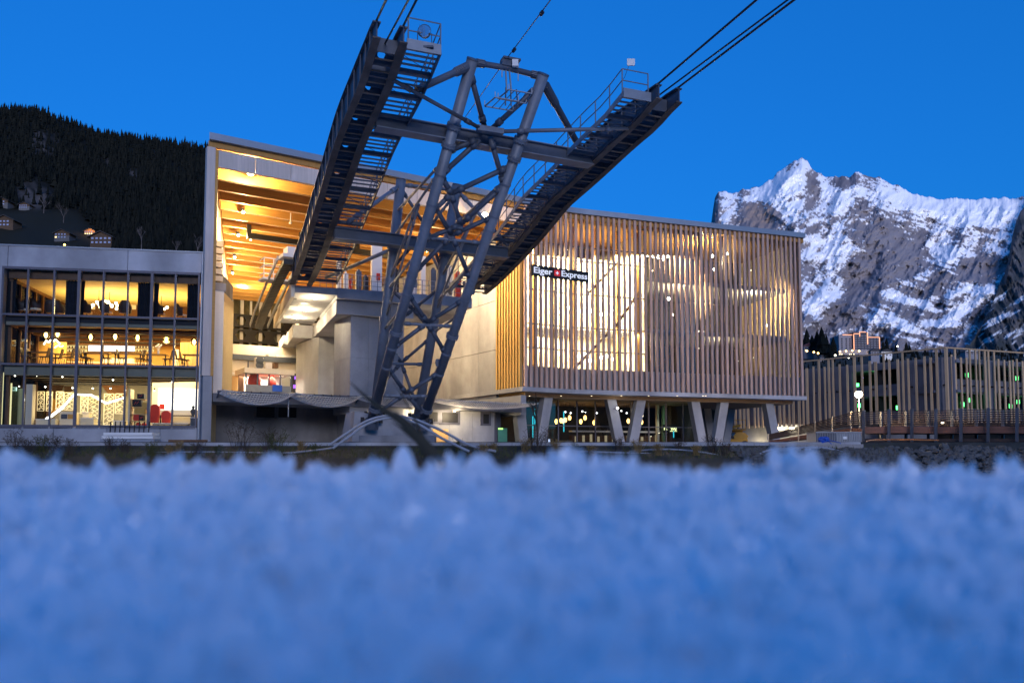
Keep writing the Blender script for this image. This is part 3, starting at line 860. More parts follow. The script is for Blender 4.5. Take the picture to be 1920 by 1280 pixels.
# left glazed flank with posts, for the three storeys
for (z0, z1, n) in ((zr[1], zr[0] - .62, 7), (zr[2], zr[1] - .45, 6), (zsill, zr[2] - .42, 4)):
    for k in range(n + 1):
        t = .7 + (D - .9) * k / n
        opart(MB().fbox(LB, w0 - .02, w0 + .16, t, t + .14, z0, z1 - .18), 'flank_post', M_BROWN)
    opart(MB().fbox(LB, w0 - .02, w0 + .2, .62, D - .01, z1 - .18, z1 - .001), 'flank_beam', M_BROWN)
    opart(MB().fbox(LB, w0 + .02, w0 + .04, .7, D - .2, z0, z1 - .181), 'flank_glass', glass('flank_glass', (.6, .6, .6), .04, 0, .15))
# middle storey: dark services ceiling with ducts and slats
opart(MB().fbox(LB, w0 + .2, w1, .64, D, zr[1] - .52, zr[1] - .46), 'services_ceiling', M_BROWN)
for k in range(7):
    t = 1.2 + k * 1.1
    opart(MB().tube([LB.p(w0 + .4, t, zr[1] - .72), LB.p(w1 - .1, t, zr[1] - .72)], .07 if k % 2 else .12, 8), 'ceiling_duct', M_STEELD if k % 2 else M_BROWN)
zc2 = zr[1] - .95
# lower storey: track rails and pipes
for k, t in enumerate((.9, 1.5, 2.6, 3.6, 5.0)):
    opart(MB().tube([LB.p(w0 + .3, t, zr[2] - .62 - .04 * k), LB.p(w1 - .1, t, zr[2] - .62 - .04 * k)], .05, 6), 'light_track', M_BLACK)
opart(MB().fbox(LB, w0 + .2, w1, .64, D - 1.5, zr[2] - .50, zr[2] - .425), 'services_ceiling', mat('taupe_ceiling', (.34, .28, .20), .8))

# ---- room lights
light('ceiling_light', 'AREA', LB.p(LL * .5, 5.0, zr[0] - 1.9), 480, (1, .60, .14), OF, size=9, size_y=4, aim=(0, 0, 1))
light('ceiling_light', 'AREA', LB.p(LL * .5, 4.6, zr[1] - 1.0), 1900, (1, .62, .20), OF, size=10, size_y=5, aim=(0, .1, -1))
light('ceiling_light', 'AREA', LB.p(LL * .5, 3.2, zr[2] - .9), 800, (1, .70, .30), OF, size=10, size_y=3, aim=(0, .25, -1))

# ---- curtains in the top storey (things that hang in the windows)
M_CURT = mat('dark_curtain', (.02, .022, .03), .9, var=.3, scale=3)
cur = [(14, 30, 'dark curtain drawn at the left end of the top storey'), (124, 147, 'dark curtain in the third window from the left, top storey'),
       (150, 158, 'narrow dark curtain just right of the dark wide one, top storey'),
       (259, 284, 'wide dark curtain in the middle of the top storey, right of the chandelier'), (289, 297, 'narrow dark curtain in the seventh window, top storey'),
       (352, 372, 'dark curtain at the right end of the top storey')]
for px0, px1, lab in cur:
    t = .72
    a, c = LB.s(px0, t, 550), LB.s(px1, t, 550)
    n = max(6, int((c - a) / .09))
    b = MB()
    base = []
    for k in range(n + 1):
        base.append((a + (c - a) * k / n, t + (.06 if k % 2 else -.06)))
    vs_ = [LB.p(x, y, zr[1]) for x, y in base] + [LB.p(x + (.06 if k == n else 0), y, zr[0] - .63) for k, (x, y) in enumerate(base)]
    b.add(vs_, [(k, k + 1, k + n + 2, k + n + 1) for k in range(n)])
    vs2 = [LB.p(x, y + .03, zr[1]) for x, y in base] + [LB.p(x, y + .03, zr[0] - .63) for x, y in base]
    b.add(vs2, [(k, k + n + 1, k + n + 2, k + 1) for k in range(n)])
    tag(b.build('curtain', M_CURT, loc=LB.p(a, t, zr[1])), lab, 'curtain', 'curtains in the top storey')
# ---- chandeliers
def chandelier(px, py, t, lab, r=.55, n=11):
    s_, z_ = LB.hit(px, py, t); P = LB.p(s_, t, z_)
    l = thing('chandelier', lab, 'lamp', P, 'branching chandeliers in the top storey')
    b = MB(); g = MB()
    b.tube([P, Vector((P.x, P.y, zr[0] - .62))], .02, 5)
    rr = random.Random(px)
    for k in range(n):
        a = 2 * math.pi * k / n
        q = P + Vector((math.cos(a) * r * rr.uniform(.5, 1.25), math.sin(a) * r, rr.uniform(-.28, .3)))
        b.tube([P, q], .02, 5); g.ball(q, .105, 7, 5)
    b.build('arms', M_BLACK, l); g.build('globes', emit('chandelier_globe', (1, .80, .42), 10), l)
    light('glow', 'POINT', P + Vector((0, 0, -.5)), 60, (1, .66, .22), l, size=.3)
chandelier(185, 571, 3.6, 'branching globe chandelier on the left of the pair over the lounge')
chandelier(205, 572, 4.2, 'branching globe chandelier on the right of the pair over the lounge')
chandelier(302, 577, 5.0, 'small chandelier seen in the seventh window of the top storey', .35, 5)
# ---- armchairs, lounge furniture
M_LEATH = mat('dark_leather', (.05, .035, .028), .5, var=.3)
M_CUSH = mat('cream_cushion', (.72, .62, .42), .8, var=.1)
def armchair(px, t, lab, turn, m=M_LEATH, m2=M_CUSH, zf=None):
    zf = zr[1] + .1 if zf is None else zf
    s_ = LB.s(px, t, 588); P = LB.p(s_, t, zf)
    o = thing('wing_chair', lab, 'armchair', P, 'wing chairs in the top lounge')
    c_, sn = math.cos(turn), math.sin(turn)
    def W(x, y, z): return P + Vector((x * c_ - y * sn, x * sn + y * c_, z))
    b = MB()
    prof = [(-.38, 1.15), (-.42, .9), (-.36, .5), (-.30, .42)]
    # winged shell: curved back
    n = 9; vs_ = []
    for j, (zz, rr_) in enumerate(((.40, .36), (.62, .40), (.90, .43), (1.12, .40), (1.22, .30))):
        for k in range(n):
            a = math.pi * (0.02 + .96 * k / (n - 1))
            vs_.append(W(rr_ * math.cos(a), rr_ * math.sin(a) * (1 + .12 * j), zz + (.0 if 1 < k < n - 2 else -.06 * j)))
    fs_ = [(j * n + k, j * n + k + 1, (j + 1) * n + k + 1, (j + 1) * n + k) for j in range(4) for k in range(n - 1)]
    b.add(vs_, fs_)
    vi = [Vector(v) + (P + Vector((0, 0, .8)) - Vector(v)) * .10 for v in vs_]
    b.add(vi, [tuple(reversed(f_)) for f_ in fs_])
    b.build('shell', m, o, smooth=True)
    s2 = MB(); pts = [W(.33 * math.cos(2 * math.pi * k / 10), .33 * math.sin(2 * math.pi * k / 10), .38) for k in range(10)]
    s2.prism(pts, (0, 0, .13)); s2.build('seat', m2, o)
    l_ = MB(); l_.tube([W(0, 0, .0), W(0, 0, .37)], .04, 7); l_.tube([W(-.28, 0, .02), W(.28, 0, .02)], .025, 6); l_.tube([W(0, -.28, .02), W(0, .28, .02)], .025, 6)
    l_.build('base', M_BLACK, o)
for px, t, lab, tu in ((44, 1.6, 'tall dark wing chair by the left flank of the lounge', 2.2), (66, 1.3, 'low dark chair at the second window of the lounge', 1.2),
                       (97, 2.2, 'pale backed wing chair at the second window mullion', 3.3), (112, 2.4, 'pale backed chair beside the dark curtain', 3.0),
                       (201, 1.8, 'wing chair turned side on under the chandelier', 2.4), (234, 1.7, 'round backed dark chair left of the wide curtain', 3.6),
                       (163, 2.0, 'dark chair by the narrow curtain', 2.8), (300, 1.8, 'dark blue chair in the seventh window', 2.6), (343, 2.2, 'pale chair in the last window', 2.0)):
    armchair(px, t, lab, tu)
# sideboard, shelves and lit recess of the lounge
s_ = LB.s(183, 7, 590)
o = thing('sideboard', 'dark wine cabinet with lit bottle shelves in the lounge', 'cabinet', LB.p(s_, 7, zr[1] + .1))
MB().fbox(LB, s_ - .7, s_ + .5, 7, 7.5, zr[1] + .1, zr[1] + 1.25).build('body', M_DARK, o)
for k in range(3):
    MB().fbox(LB, s_ - .55, s_ + .35, 6.96, 6.99, zr[1] + .2 + .32 * k, zr[1] + .32 + .32 * k).build('lit_shelf', emit('shelf_light', (1, .78, .4), 1.6), o)
for (a, c) in ((163, 178), (218, 238), (243, 255)):
    sa_, za = LB.hit(a, 570, D - .05); sb_, zb2 = LB.hit(c, 580, D - .05)
    opart(MB().fbox(LB, sa_, sb_, D - .08, D - .02, zb2, za), 'lit_niche', emit('niche_light', (1, .66, .22), .9))
opart(MB().fbox(LB, LB.s(205, D - .1, 590), LB.s(258, D - .1, 590), D - .5, D - .09, zr[1] + .1, zr[1] + .85), 'bench_panel', M_WARMW)
s_ = LB.s(311, 5, 590)
o = thing('display_case', 'small glowing wooden display case in the seventh window', 'cabinet', LB.p(s_, 5, zr[1] + .1))
MB().fbox(LB, s_ - .4, s_ + .4, 5, 5.4, zr[1] + .1, zr[1] + 1.0).build('body', M_BROWN, o)
MB().fbox(LB, s_ - .25, s_ + .25, 4.96, 4.99, zr[1] + .35, zr[1] + .8).build('lit_pane', emit('case_light', (1, .55, .18), 2.0), o)

# ---- middle storey: pendants, bar, tables and chairs
pb = emit('filament', (1, .74, .30), 14)
M_AMBER = glass('amber_glass', (1.0, .85, .55), .06)
pd = [(86, 628, 2.6, 'first'), (108, 626, 3.2, 'second'), (170, 632, 2.4, 'third'), (216, 631, 2.6, 'fourth'), (258, 633, 2.2, 'fifth'), (312, 637, 2.4, 'sixth'), (364, 641, 2.6, 'seventh')]
for px, py, t, w_ in pd:
    s_, z_ = LB.hit(px, py, t); P = LB.p(s_, t, z_)
    l = thing('pendant_lamp', w_ + ' glowing glass pendant from the left over the cafe tables', 'lamp', P, 'glass pendants of the cafe')
    MB().tube([P + Vector((0, 0, .28)), Vector((P.x, P.y, zr[1] - .5))], .012, 4).build('cord', M_BLACK, l)
    MB().ball(P, .11, 8, 6, sz=1.7).build('filament', pb, l)
    MB().ball(P, .25, 12, 8).build('globe', M_AMBER, l, smooth=True)
    light('glow', 'POINT', P - Vector((0, 0, .36)), 14, (1, .68, .26), l, size=.1)
M_TABLE = mat('dark_table_top', (.08, .05, .035), .4, var=.2)
def table(px, t, w, lab, zf=None):
    zf = zr[2] + .12 if zf is None else zf
    s_ = LB.s(px, t, 680)
    o = thing('cafe_table', lab, 'table', LB.p(s_, t, zf), 'cafe tables')
    MB().fbox(LB, s_ - w, s_ + w, t, t + .75, zf + .84, zf + .89).build('table_top', M_TABLE, o)
    for ds in (-w + .12, w - .12):
        MB().fbox(LB, s_ + ds - .035, s_ + ds + .035, t + .34, t + .41, zf, zf + .839).build('leg', M_BLACK, o)
    return o
for i, (px, t, w, lab) in enumerate(((70, 1.6, .7, 'dark cafe table nearest the left flank'), (120, 2.6, .8, 'cafe table under the zigzag wall light'), (178, 1.7, .8, 'cafe table in the fourth window'),
                             (236, 1.6, .9, 'long cafe table before the white screens'), (290, 1.8, .7, 'cafe table holding flowers in the sixth bay'), (358, 1.5, .6, 'cafe table by the light wood wall'))):
    table(px, t, w, lab)
def cafe_chair(px, t, lab, face):
    zf = zr[2] + .12; s_ = LB.s(px, t, 685); P = LB.p(s_, t, zf)
    o = thing('cafe_chair', lab, 'chair', P, 'cafe chairs')
    MB().fbox(LB, s_ - .27, s_ + .27, t - .24, t + .26, zf + .50, zf + .55).build('seat', M_LEATH, o)
    b = MB(); b.hexa([LB.p(s_ + face * .20 + a, t + c, zf + .56) for a, c in ((-.02, -.2), (.02, -.2), (.02, .2), (-.02, .2))] + [LB.p(s_ + face * .32 + a, t + c, zf + 1.10) for a, c in ((-.02, -.18), (.02, -.18), (.02, .18), (-.02, .18))])
    b.build('backrest', M_LEATH, o)
    for a, c in ((-.18, -.17), (.18, -.17), (.18, .17), (-.18, .17)):
        MB().bar(LB.p(s_ + a * 1.2, t + c, zf), LB.p(s_ + a * .8, t + c * .9, zf + .50), .035, .035).build('leg', M_BLACK, o)
for px, t, f_, lab in ((48, 1.5, -1, 'leaning black chair at the left end of the cafe'), (60, 1.9, -1, 'second black chair from the left flank of the cafe'), (82, 1.5, 1, 'black chair right of the first cafe table'),
                       (107, 2.0, 1, 'black chair below the zigzag wall light'), (128, 1.6, 1, 'black chair with a coat in the third bay'), (158, 1.4, -1, 'black chair left of the fourth bay table'),
                       (166, 2.2, -1, 'dark green chair in the fourth bay'), (199, 1.7, -1, 'square black chair before the white screens'), (228, 1.5, -1, 'pale legged chair at the long table'),
                       (262, 1.5, 1, 'swivel chair right of the long table'), (275, 2.2, -1, 'chair half hidden by the sixth mullion'), (314, 1.6, 1, 'red brown chair in the seventh bay'),
                       (337, 1.3, -1, 'black chair draped with a jacket by the light wood wall'), (346, 1.9, -1, 'second black chair by the light wood wall')):
    cafe_chair(px, t, lab, f_)
# bar back wall with white screens and shelves
def lit(px0, py0, px1, py1, t, name, m, parent, dep=.06):
    a, z1 = LB.hit(px0, py0, t); c, z0 = LB.hit(px1, py1, t)
    return MB().fbox(LB, a, c, t, t + dep, z0, z1).build(name, m, parent)
scrn = emit('white_screen', (1, .97, .93), 1.6)
for i, (x0, x1, lab) in enumerate(((166, 190, 'left white menu screen behind the bar'), (195, 225, 'middle white menu screen behind the bar'), (226.5, 252, 'right white menu screen behind the bar'))):
    t = D - .5
    s_, z_ = LB.hit(x0, 658, t)
    o = thing('menu_screen', lab, 'screen', LB.p(s_, t, z_), 'white screens behind the bar')
    lit(x0, 641, x1, 658.5, t, 'panel', scrn, o)
    lit(x0 - .6, 640, x1 + .6, 659, t + .07, 'surround', M_BLACK, o, .05)
s_ = LB.s(210, D - 2, 690)
o = thing('bar_counter', 'lit wooden bar counter in front of the white screens', 'counter', LB.p(s_, D - 2, zr[2] + .12))
MB().fbox(LB, LB.s(128, D - 2, 690), LB.s(285, D - 2, 690), D - 2.4, D - 1.7, zr[2] + .12, zr[2] + .85).build('front', mat('bar_front', (.55, .33, .11), .5, var=.15, stretch=(6, 6, .3)), o)
MB().fbox(LB, LB.s(127, D - 2, 690), LB.s(286, D - 2, 690), D - 2.5, D - 1.6, zr[2] + .86, zr[2] + .92).build('top', M_WHITEP, o)
MB().fbox(LB, LB.s(190, D - 2, 690), LB.s(250, D - 2, 690), D - 2.3, D - 1.8, zr[2] + .925, zr[2] + 1.25).build('vitrine', emit('vitrine_light', (1, .85, .5), .9), o)
for (x0, x1) in ((126, 163), (253, 288)):
    for yy in (640, 647, 654):
        lit(x0, yy, x1, yy + 5.5, D - .3, 'lit_niche', emit('shelf_glow', (1, .76, .30), 1.0), OF, .05)
        for q in np.arange(x0 + 3, x1 - 2, 5.5):
            lit(q, yy + 1.5, q + 2.2, yy + 5.6, D - .36, 'shelf_bottle', M_BROWN, OF, .04)
# zigzag wall light of the cafe
o = thing('zigzag_wall_light', 'glowing mountain outline light on the cafe wall', 'lamp', LB.p(LB.s(82, 5, 645), 5, LB.z(82, 647, 5)))
zz = [(82, 646), (87, 638), (91, 642), (95, 637), (99, 641), (104, 636), (113, 645)]
b = MB()
P_ = [LB.p(*(lambda q: (q[0], 5, q[1]))(LB.hit(x, y, 5))) for x, y in zz]
for i in range(len(P_) - 1): b.bar(P_[i], P_[i + 1], .06, .09)
zz2 = [(102, 652), (109, 647), (114, 650), (119, 648)]
P_ = [LB.p(*(lambda q: (q[0], 5, q[1]))(LB.hit(x, y, 5))) for x, y in zz2]
for i in range(len(P_) - 1): b.bar(P_[i], P_[i + 1], .05, .07)
b.build('light_line', emit('line_light', (1, .90, .62), 4), o)
opart(MB().fbox(LB, LB.s(72, 5.2, 650), LB.s(124, 5.2, 650), 5.15, 5.3, zr[2] + .12, zr[1] - 1.0), 'partition', mat('ochre_panel', (.55, .34, .10), .6, var=.2, stretch=(5, 1, .3)))
# light wood wall right
a = LB.s(338, 4, 650)
for k in range(8):
    opart(MB().fbox(LB, a + k * .28 + .006, a + k * .28 + .274, 4, 4.1, zr[2] + .12, LB.z(345, 633, 4)), 'wall_board', mat('light_wood_board', (.62, .43, .17), .6, var=.08, stretch=(3, 3, .3)))
lit(327, 655, 334, 690, 6, 'door_leaf', M_WHITEP, OF)
# flower vase
P = LB.p(LB.s(296, 1.9, 665), 2.0, zr[2] + 1.0)
o = thing('flower_vase', 'white flowers in a vase on a cafe table', 'vase', P)
MB().tube([P, P + Vector((0, 0, .25))], [.06, .09], 8).build('vase', M_WHITEP, o)
b = MB()
for k in range(7): b.tube([P + Vector((0, 0, .22)), P + Vector((.06 * (k - 3), .02 * (k % 3), .5 + .05 * (k % 4)))], .008, 4).ball(P + Vector((.06 * (k - 3), .02 * (k % 3), .52 + .05 * (k % 4))), .06, 6, 4)
b.build('flowers', M_WHITEP, o)

# ---- lower storey: shop
zf = zsill - .02
ex = emit('exit_sign', (.65, 1.0, .75), 1.8)
s_, z_ = LB.hit(26, 729, 2.0)
o = thing('exit_sign', 'small lit green and white exit sign at the left of the shop', 'sign', LB.p(s_, 2, z_))
MB().fbox(LB, s_ - .16, s_ + .16, 2, 2.06, z_ - .12, z_ + .12).build('panel', ex, o)
MB().fbox(LB, s_ - .08, s_ + .05, 1.99, 1.999, z_ - .05, z_ + .06).build('running_symbol', mat('sign_green', (.0, .35, .15), .5), o)
# yellow tubes and curtain glass at the left
for px in (3, 13, 19.5):
    s_ = LB.s(px, 1.2, 760)
    opart(MB().fbox(LB, s_ - .035, s_ + .035, 1.2, 1.27, zf, LB.z(px, 718 if px > 5 else 698, 1.2)), 'lit_post', emit('post_light', (1, .86, .40), 1.1))
opart(MB().fbox(LB, LB.s(21, 2.3, 760), LB.s(45, 2.3, 760), 2.3, 2.36, zf, LB.z(30, 728, 2.3)), 'ribbed_curtain', mat('ribbed_glass', (.32, .32, .16), .5, var=.5, scale=4, stretch=(6, 6, .05)))
opart(MB().fbox(LB, LB.s(48, 1.6, 760), LB.s(60, 1.6, 760), 1.6, 2.1, zf, LB.z(50, 720, 1.6)), 'cream_pier', M_CREAM)
# mountain panorama on the shop wall: brown, ochre and grey facets
tw_ = D - 1.62
def facet(pts, name, m, dt):
    P = [LB.p(*(lambda q: (q[0], tw_ - dt, q[1]))(LB.hit(x, y, tw_ - dt))) for x, y in pts]
    MB().prism(list(reversed(P)), LB.n * .02).build(name, m, OF)
facet([(66, 722), (120, 722), (116, 732), (75, 788), (66, 790)], 'wall_facet', M_BROWN, .03)
facet([(75, 785), (98, 745), (116, 760), (95, 785)], 'wall_facet', mat('ochre_facet', (.62, .32, .06), .6, var=.08), .06)
facet([(118, 730), (142, 722), (242, 728), (242, 790), (150, 790)], 'wall_facet', mat('grey_facet', (.40, .37, .30), .6, var=.1), .031)
facet([(120, 724), (143, 724), (122, 745)], 'wall_facet', M_BROWN, .062)
facet([(190, 722), (238, 722), (238, 742), (212, 750)], 'wall_facet', mat('rust_facet', (.36, .16, .06), .6), .064)
# white lattice screens hung in the shop
M_LAT = mat('white_lattice', (.85, .78, .58), .6, var=.05)
def lattice(px0, px1, py0, py1, t, lab, seed):
    rr = random.Random(seed)
    a, z1 = LB.hit(px0, py0, t); c, z0 = LB.hit(px1, py1, t)
    o = thing('lattice_screen', lab, 'screen', LB.p(a, t, z0), 'white lattice screens in the shop')
    b = MB()
    def q(u, v): return LB.p(a + (c - a) * u, t, z0 + (z1 - z0) * v)
    w = .045
    for u in (0, 1): b.bar(q(u, 0), q(u, 1), w, w)
    for v in (0, 1): b.bar(q(0, v), q(1, v), w, w)
    n = max(3, int((z1 - z0) / .28))
    for k in range(n):
        v = (k + .2) / n; v2 = min(1, (k + 1.1) / n)
        b.bar(q(0, v), q(rr.uniform(.5, 1), v2), w, w)
        b.bar(q(1, v * .98), q(rr.uniform(0, .5), v2), w, w)
        b.bar(q(rr.uniform(.2, .5), v), q(rr.uniform(.5, .9), v2), w, w)
    b.build('lattice', M_LAT, o)
for i, (x0, x1, y0, y1, t, lab) in enumerate(((71, 82, 734, 770, 4.0, 'first white lattice panel from the left in the shop'), (88, 97, 734, 770, 4.2, 'second white lattice panel from the left in the shop'),
    (106, 118, 734, 768, 4.2, 'third white lattice panel from the left in the shop'), (121, 137, 736, 768, 4.4, 'lattice panel crossed by the light line'), (152, 164, 740, 775, 4.6, 'lattice panel right of the fourth mullion'),
    (166, 184, 742, 795, 5.0, 'tall lattice panel in the centre of the shop'), (196, 212, 738, 796, 5.0, 'tall lattice panel below the rust coloured facet'), (217, 233, 738, 775, 4.6, 'lattice panel next to the red shelf'))):
    lattice(x0, x1, y0, y1, t, lab, i)
# zigzag light line across the shop
o = thing('light_line', 'white zigzag light line running across the shop', 'lamp', LB.p(LB.s(90, 3.4, 785), 3.4, LB.z(90, 785, 3.4)))
zz = [(86, 786), (97, 779), (118, 763), (139, 739), (172, 740.5), (199, 756), (234, 745)]
P_ = [LB.p(*(lambda q: (q[0], 3.4, q[1]))(LB.hit(x, y, 3.4))) for x, y in zz]
b = MB()
for i in range(len(P_) - 1): b.bar(P_[i], P_[i + 1], .05, .10 if i > 1 else .16)
b.build('light_strip', emit('strip_light', (1, .95, .80), 5), o)
# counters and furniture of the shop
M_CTR = mat('white_counter', (.75, .66, .48), .6, var=.06)
def boxthing(name, px0, px1, py0, t, dep, m, lab, cat, zf=zf, extra=None, group=None):
    a, z1 = LB.hit(px0, py0, t); c = LB.s(px1, t, py0)
    o = thing(name, lab, cat, LB.p(a, t, zf), group)
    MB().fbox(LB, a, c, t, t + dep, zf, z1 - .05).build('body', m, o)
    MB().fbox(LB, a - .03, c + .03, t - .03, t + dep + .03, z1 - .049, z1).build('top', M_WHITEP, o)
    if extra: extra(o, a, c, z1)
    return o
def drawers(o, a, c, z1):
    MB().fbox(LB, a + .1, (a + c) / 2, 2.46, 2.488, z1 - .45, z1 - .15).build('drawer', M_STEELD, o)
    MB().fbox(LB, (a + c) / 2 + .03, c - .1, 2.46, 2.488, z1 - .45, z1 - .15).build('drawer', mat('ochre_drawer', (.55, .30, .08), .6), o)
boxthing('shop_counter', 67, 104, 785, 2.0, .8, M_CTR, 'long low white counter at the left of the shop', 'counter')
boxthing('shop_cabinet', 112, 141, 772, 2.5, .7, M_CTR, 'white cabinet with a grey and an ochre drawer', 'cabinet', extra=drawers)
boxthing('shop_desk', 151, 176, 783, 2.2, .7, M_CTR, 'white desk with books in the fourth bay of the shop', 'desk')
boxthing('shop_desk', 155, 167, 772, 3.0, .6, M_CTR, 'small tall white desk behind the book desk', 'desk')
boxthing('shop_counter', 213, 234, 788, 2.2, .8, M_CTR, 'white counter left of the red shelf', 'counter')
# red shelf with boxes
a, z1 = LB.hit(246, 735, 1.6); c, z0 = LB.hit(274, 800, 1.6)
o = thing('merchandise_shelf', 'cream shelf unit holding red and black boxes', 'shelf', LB.p(a, 1.6, zf))
MB().fbox(LB, a - .12, a - .02, 1.5, 2.3, zf, z1 + .2).build('side_panel', M_CREAM, o)
ys = [745, 760, 773, 786]
for k, y in enumerate(ys):
    zz_ = LB.z(258, y + 3, 1.6)
    MB().fbox(LB, a, c - .1, 1.6, 2.2, zz_ - .04, zz_).build('shelf_board', M_OAK, o)
for k, (x0, x1, y0, y1, m, nm, lab) in enumerate(((257, 270, 738, 747, M_BLACK, 'bag', 'black bag with a red mark on the top shelf'), (248, 264, 749, 762, M_BLACK, 'bag', 'round black bag with red print on the second shelf'),
         (267, 276, 754, 766, mat('ochre_box', (.5, .3, .07), .6), 'box', 'ochre box on the second shelf'), (252, 272, 765, 775, mat('ochre_box', (.5, .3, .07), .6), 'box', 'wide ochre box on the third shelf'),
         (250, 260, 777, 788, M_RED, 'bag', 'red bag on the fourth shelf'), (261, 269, 778, 788, M_BLACK, 'bag', 'black bag on the fourth shelf'), (253, 263, 791, 800, M_RED, 'helmet', 'red helmet at the foot of the shelf'), (264, 274, 792, 800, M_RED, 'helmet', 'second red helmet at the foot of the shelf'))):
    t = 1.5
    a_, z1_ = LB.hit(x0, y0, t); c_, z0_ = LB.hit(x1, y1, t)
    if nm == 'helmet':
        oo = MB().ball(LB.p((a_ + c_) / 2, t + .15, (z0_ + z1_) / 2), (c_ - a_) / 2, 10, 7, sz=.85).build(nm, m, loc=LB.p((a_ + c_) / 2, t, z0_), smooth=True)
    else:
        oo = MB().fbox(LB, a_, c_, t, t + .4, z0_, z1_).build(nm, m, loc=LB.p((a_ + c_) / 2, t, z0_))
        if m is M_BLACK:
            ww = (c_ - a_); hh_ = z1_ - z0_
            pr = MB().bar(LB.p(a_ + ww * .25, t - .01, z0_ + hh_ * .3), LB.p(a_ + ww * .45, t - .01, z0_ + hh_ * .7), .02, .07, up=LB.n).bar(LB.p(a_ + ww * .5, t - .01, z0_ + hh_ * .35), LB.p(a_ + ww * .75, t - .01, z0_ + hh_ * .75), .02, .07, up=LB.n)
            pr.build('printed_mark', M_RED, oo)
    tag(oo, lab, nm, 'goods on the shop shelf')
# bright screen wall at the right of the shop
s_, z_ = LB.hit(297, 768, 3.2)
o = thing('projection_screen', 'large glowing white screen at the right of the shop', 'screen', LB.p(s_, 3.2, z_))
lit(297, 728, 372, 768.5, 3.2, 'panel', emit('big_screen', (1, .95, .80), 2.2), o)
opart(MB().fbox(LB, LB.s(284, 3.3, 760), w1 - .05, 3.35, 3.6, zf, zr[2] - .5), 'partition', M_CREAM)
# people figure? red jackets on stands
for px, y0, lab, m in ((291, 758, 'red and white jacket on a stand left of the white screen', M_RED), (312, 770, 'bright red jacket pile on the table below the white screen', M_RED)):
    s_, z1_ = LB.hit(px, y0, 1.9)
    P = LB.p(s_, 1.9, zf)
    o = thing('jacket_stand', lab, 'jacket', P, 'red jackets in the shop')
    MB().tube([P, P + Vector((0, 0, z1_ - zf))], .03, 6).build('pole', M_BLACK, o)
    hgt = z1_ - zf
    pr = [(-.24, .35), (.24, .35), (.28, .8), (.30, hgt - .15), (.1, hgt), (-.1, hgt), (-.30, hgt - .15), (-.28, .8)]
    MB().prism([P + LB.d * x - LB.n * .13 + Vector((0, 0, z)) for x, z in pr], LB.n * .26).build('coat', m, o)
a, z1 = LB.hit(299, 757, 2.9); c, z0 = LB.hit(308, 767, 2.9)
tag(MB().fbox(LB, a, c, 2.9, 2.95, z0, z1).build('poster', M_RED, loc=LB.p(a, 2.9, z0)), 'small red poster board in front of the white screen', 'poster')
def legs(o, a, c, z1):
    for k in range(6):
        x = a + (c - a) * (k + .5) / 6
        MB().fbox(LB, x - .12, x + .12, 1.26, 1.298, zf + .05, z1 - .1).build('drawer_front', mat('light_wood_board', (.62, .43, .17)), o)
boxthing('display_bench', 286, 352, 793, 1.3, .6, mat('bench_wood', (.50, .33, .13), .6), 'low wooden display bench at the right of the shop', 'bench', extra=legs)
table(330, 2.3, 1.1, 'long table behind the display bench in the shop', zf)
boxthing('dark_cupboard', 357, 373, 782, 1.2, .6, M_STEELD, 'dark cupboard in the right corner of the shop', 'cupboard')
P = LB.p(LB.s(362, 1.4, 775), 1.4, LB.z(362, 782, 1.2))
o = thing('dress_form', 'small dark bust standing on the corner cupboard', 'bust', P)
MB().tube([P, P + Vector((0, 0, .12)), P + Vector((0, 0, .35)), P + Vector((0, 0, .5)), P + Vector((0, 0, .56)), P + Vector((0, 0, .72)), P + Vector((0, 0, .78))], [.12, .08, .17, .16, .07, .10, .03], 10).build('body', M_STEELD, o, smooth=True)
# spot lamps of the shop on the tracks
for px, py, t in ((28, 704, .9), (69, 704, 1.0), (117, 706, 1.0), (85, 725, 3.0), (136, 727, 3.0), (174, 728, 3.0), (188, 729, 3.0), (207, 728, 3.2), (212, 712, .9), (323, 716, 1.2), (36, 724, 3.6), (289, 732, 3.0)):
    s_, z_ = LB.hit(px, py, t); P = LB.p(s_, t, z_)
    l = thing('track_spot', '%s spot lamp from the left on the shop ceiling tracks' % ORD[sorted((28, 69, 117, 85, 136, 174, 188, 207, 212, 323, 36, 289)).index(px)], 'lamp', P, 'spot lamps on the shop ceiling')
    MB().tube([P + Vector((0, 0, .02)), P + Vector((0, .08, .16))], [.06, .05], 8).tube([P + Vector((0, .08, .16)), P + Vector((0, .08, .3))], .012, 4).build('housing', M_BLACK, l)
    MB().ball(P, .05, 7, 5).build('bulb', emit('spot_bulb', (1, .86, .60), 14), l)
# ================================================================== the cable car tower in front of the station
tower = thing('cable_car_tower', 'dark steel lattice cable car tower with two raised saddle arms, in front of the station', 'tower', at(745, 812, 49.2))
TW = tower
def tpart(mb, name, m, parent=None, **k): return mb.build(name, m, parent or TW, **k)
VV = Vector((.933, .36, 0))            # across the tower
def on_plane(px, py, p, n):
    a = at(px, py, 1.0); d = a          # ray through the eye
    return d * (p.dot(n) / d.dot(n))
FLb, FLt = at(697, 786, 48.4), at(886, 112, 37.4)
FRb, FRt = at(793, 788, 49.6), at(1019, 140, 38.6)
RLb, RLt = at(703, 775, 50.6), at(752, 338, 49.4)
RRb, RRt = at(784, 778, 51.8), at(857, 348, 50.6)
nF = (FLt - FLb).cross(FRb - FLb).normalized(); nR = (RLt - RLb).cross(RRb - RLb).normalized()
def fp(px, py): return on_plane(px, py, FLb, nF)
def rp(px, py): return on_plane(px, py, RLb, nR)
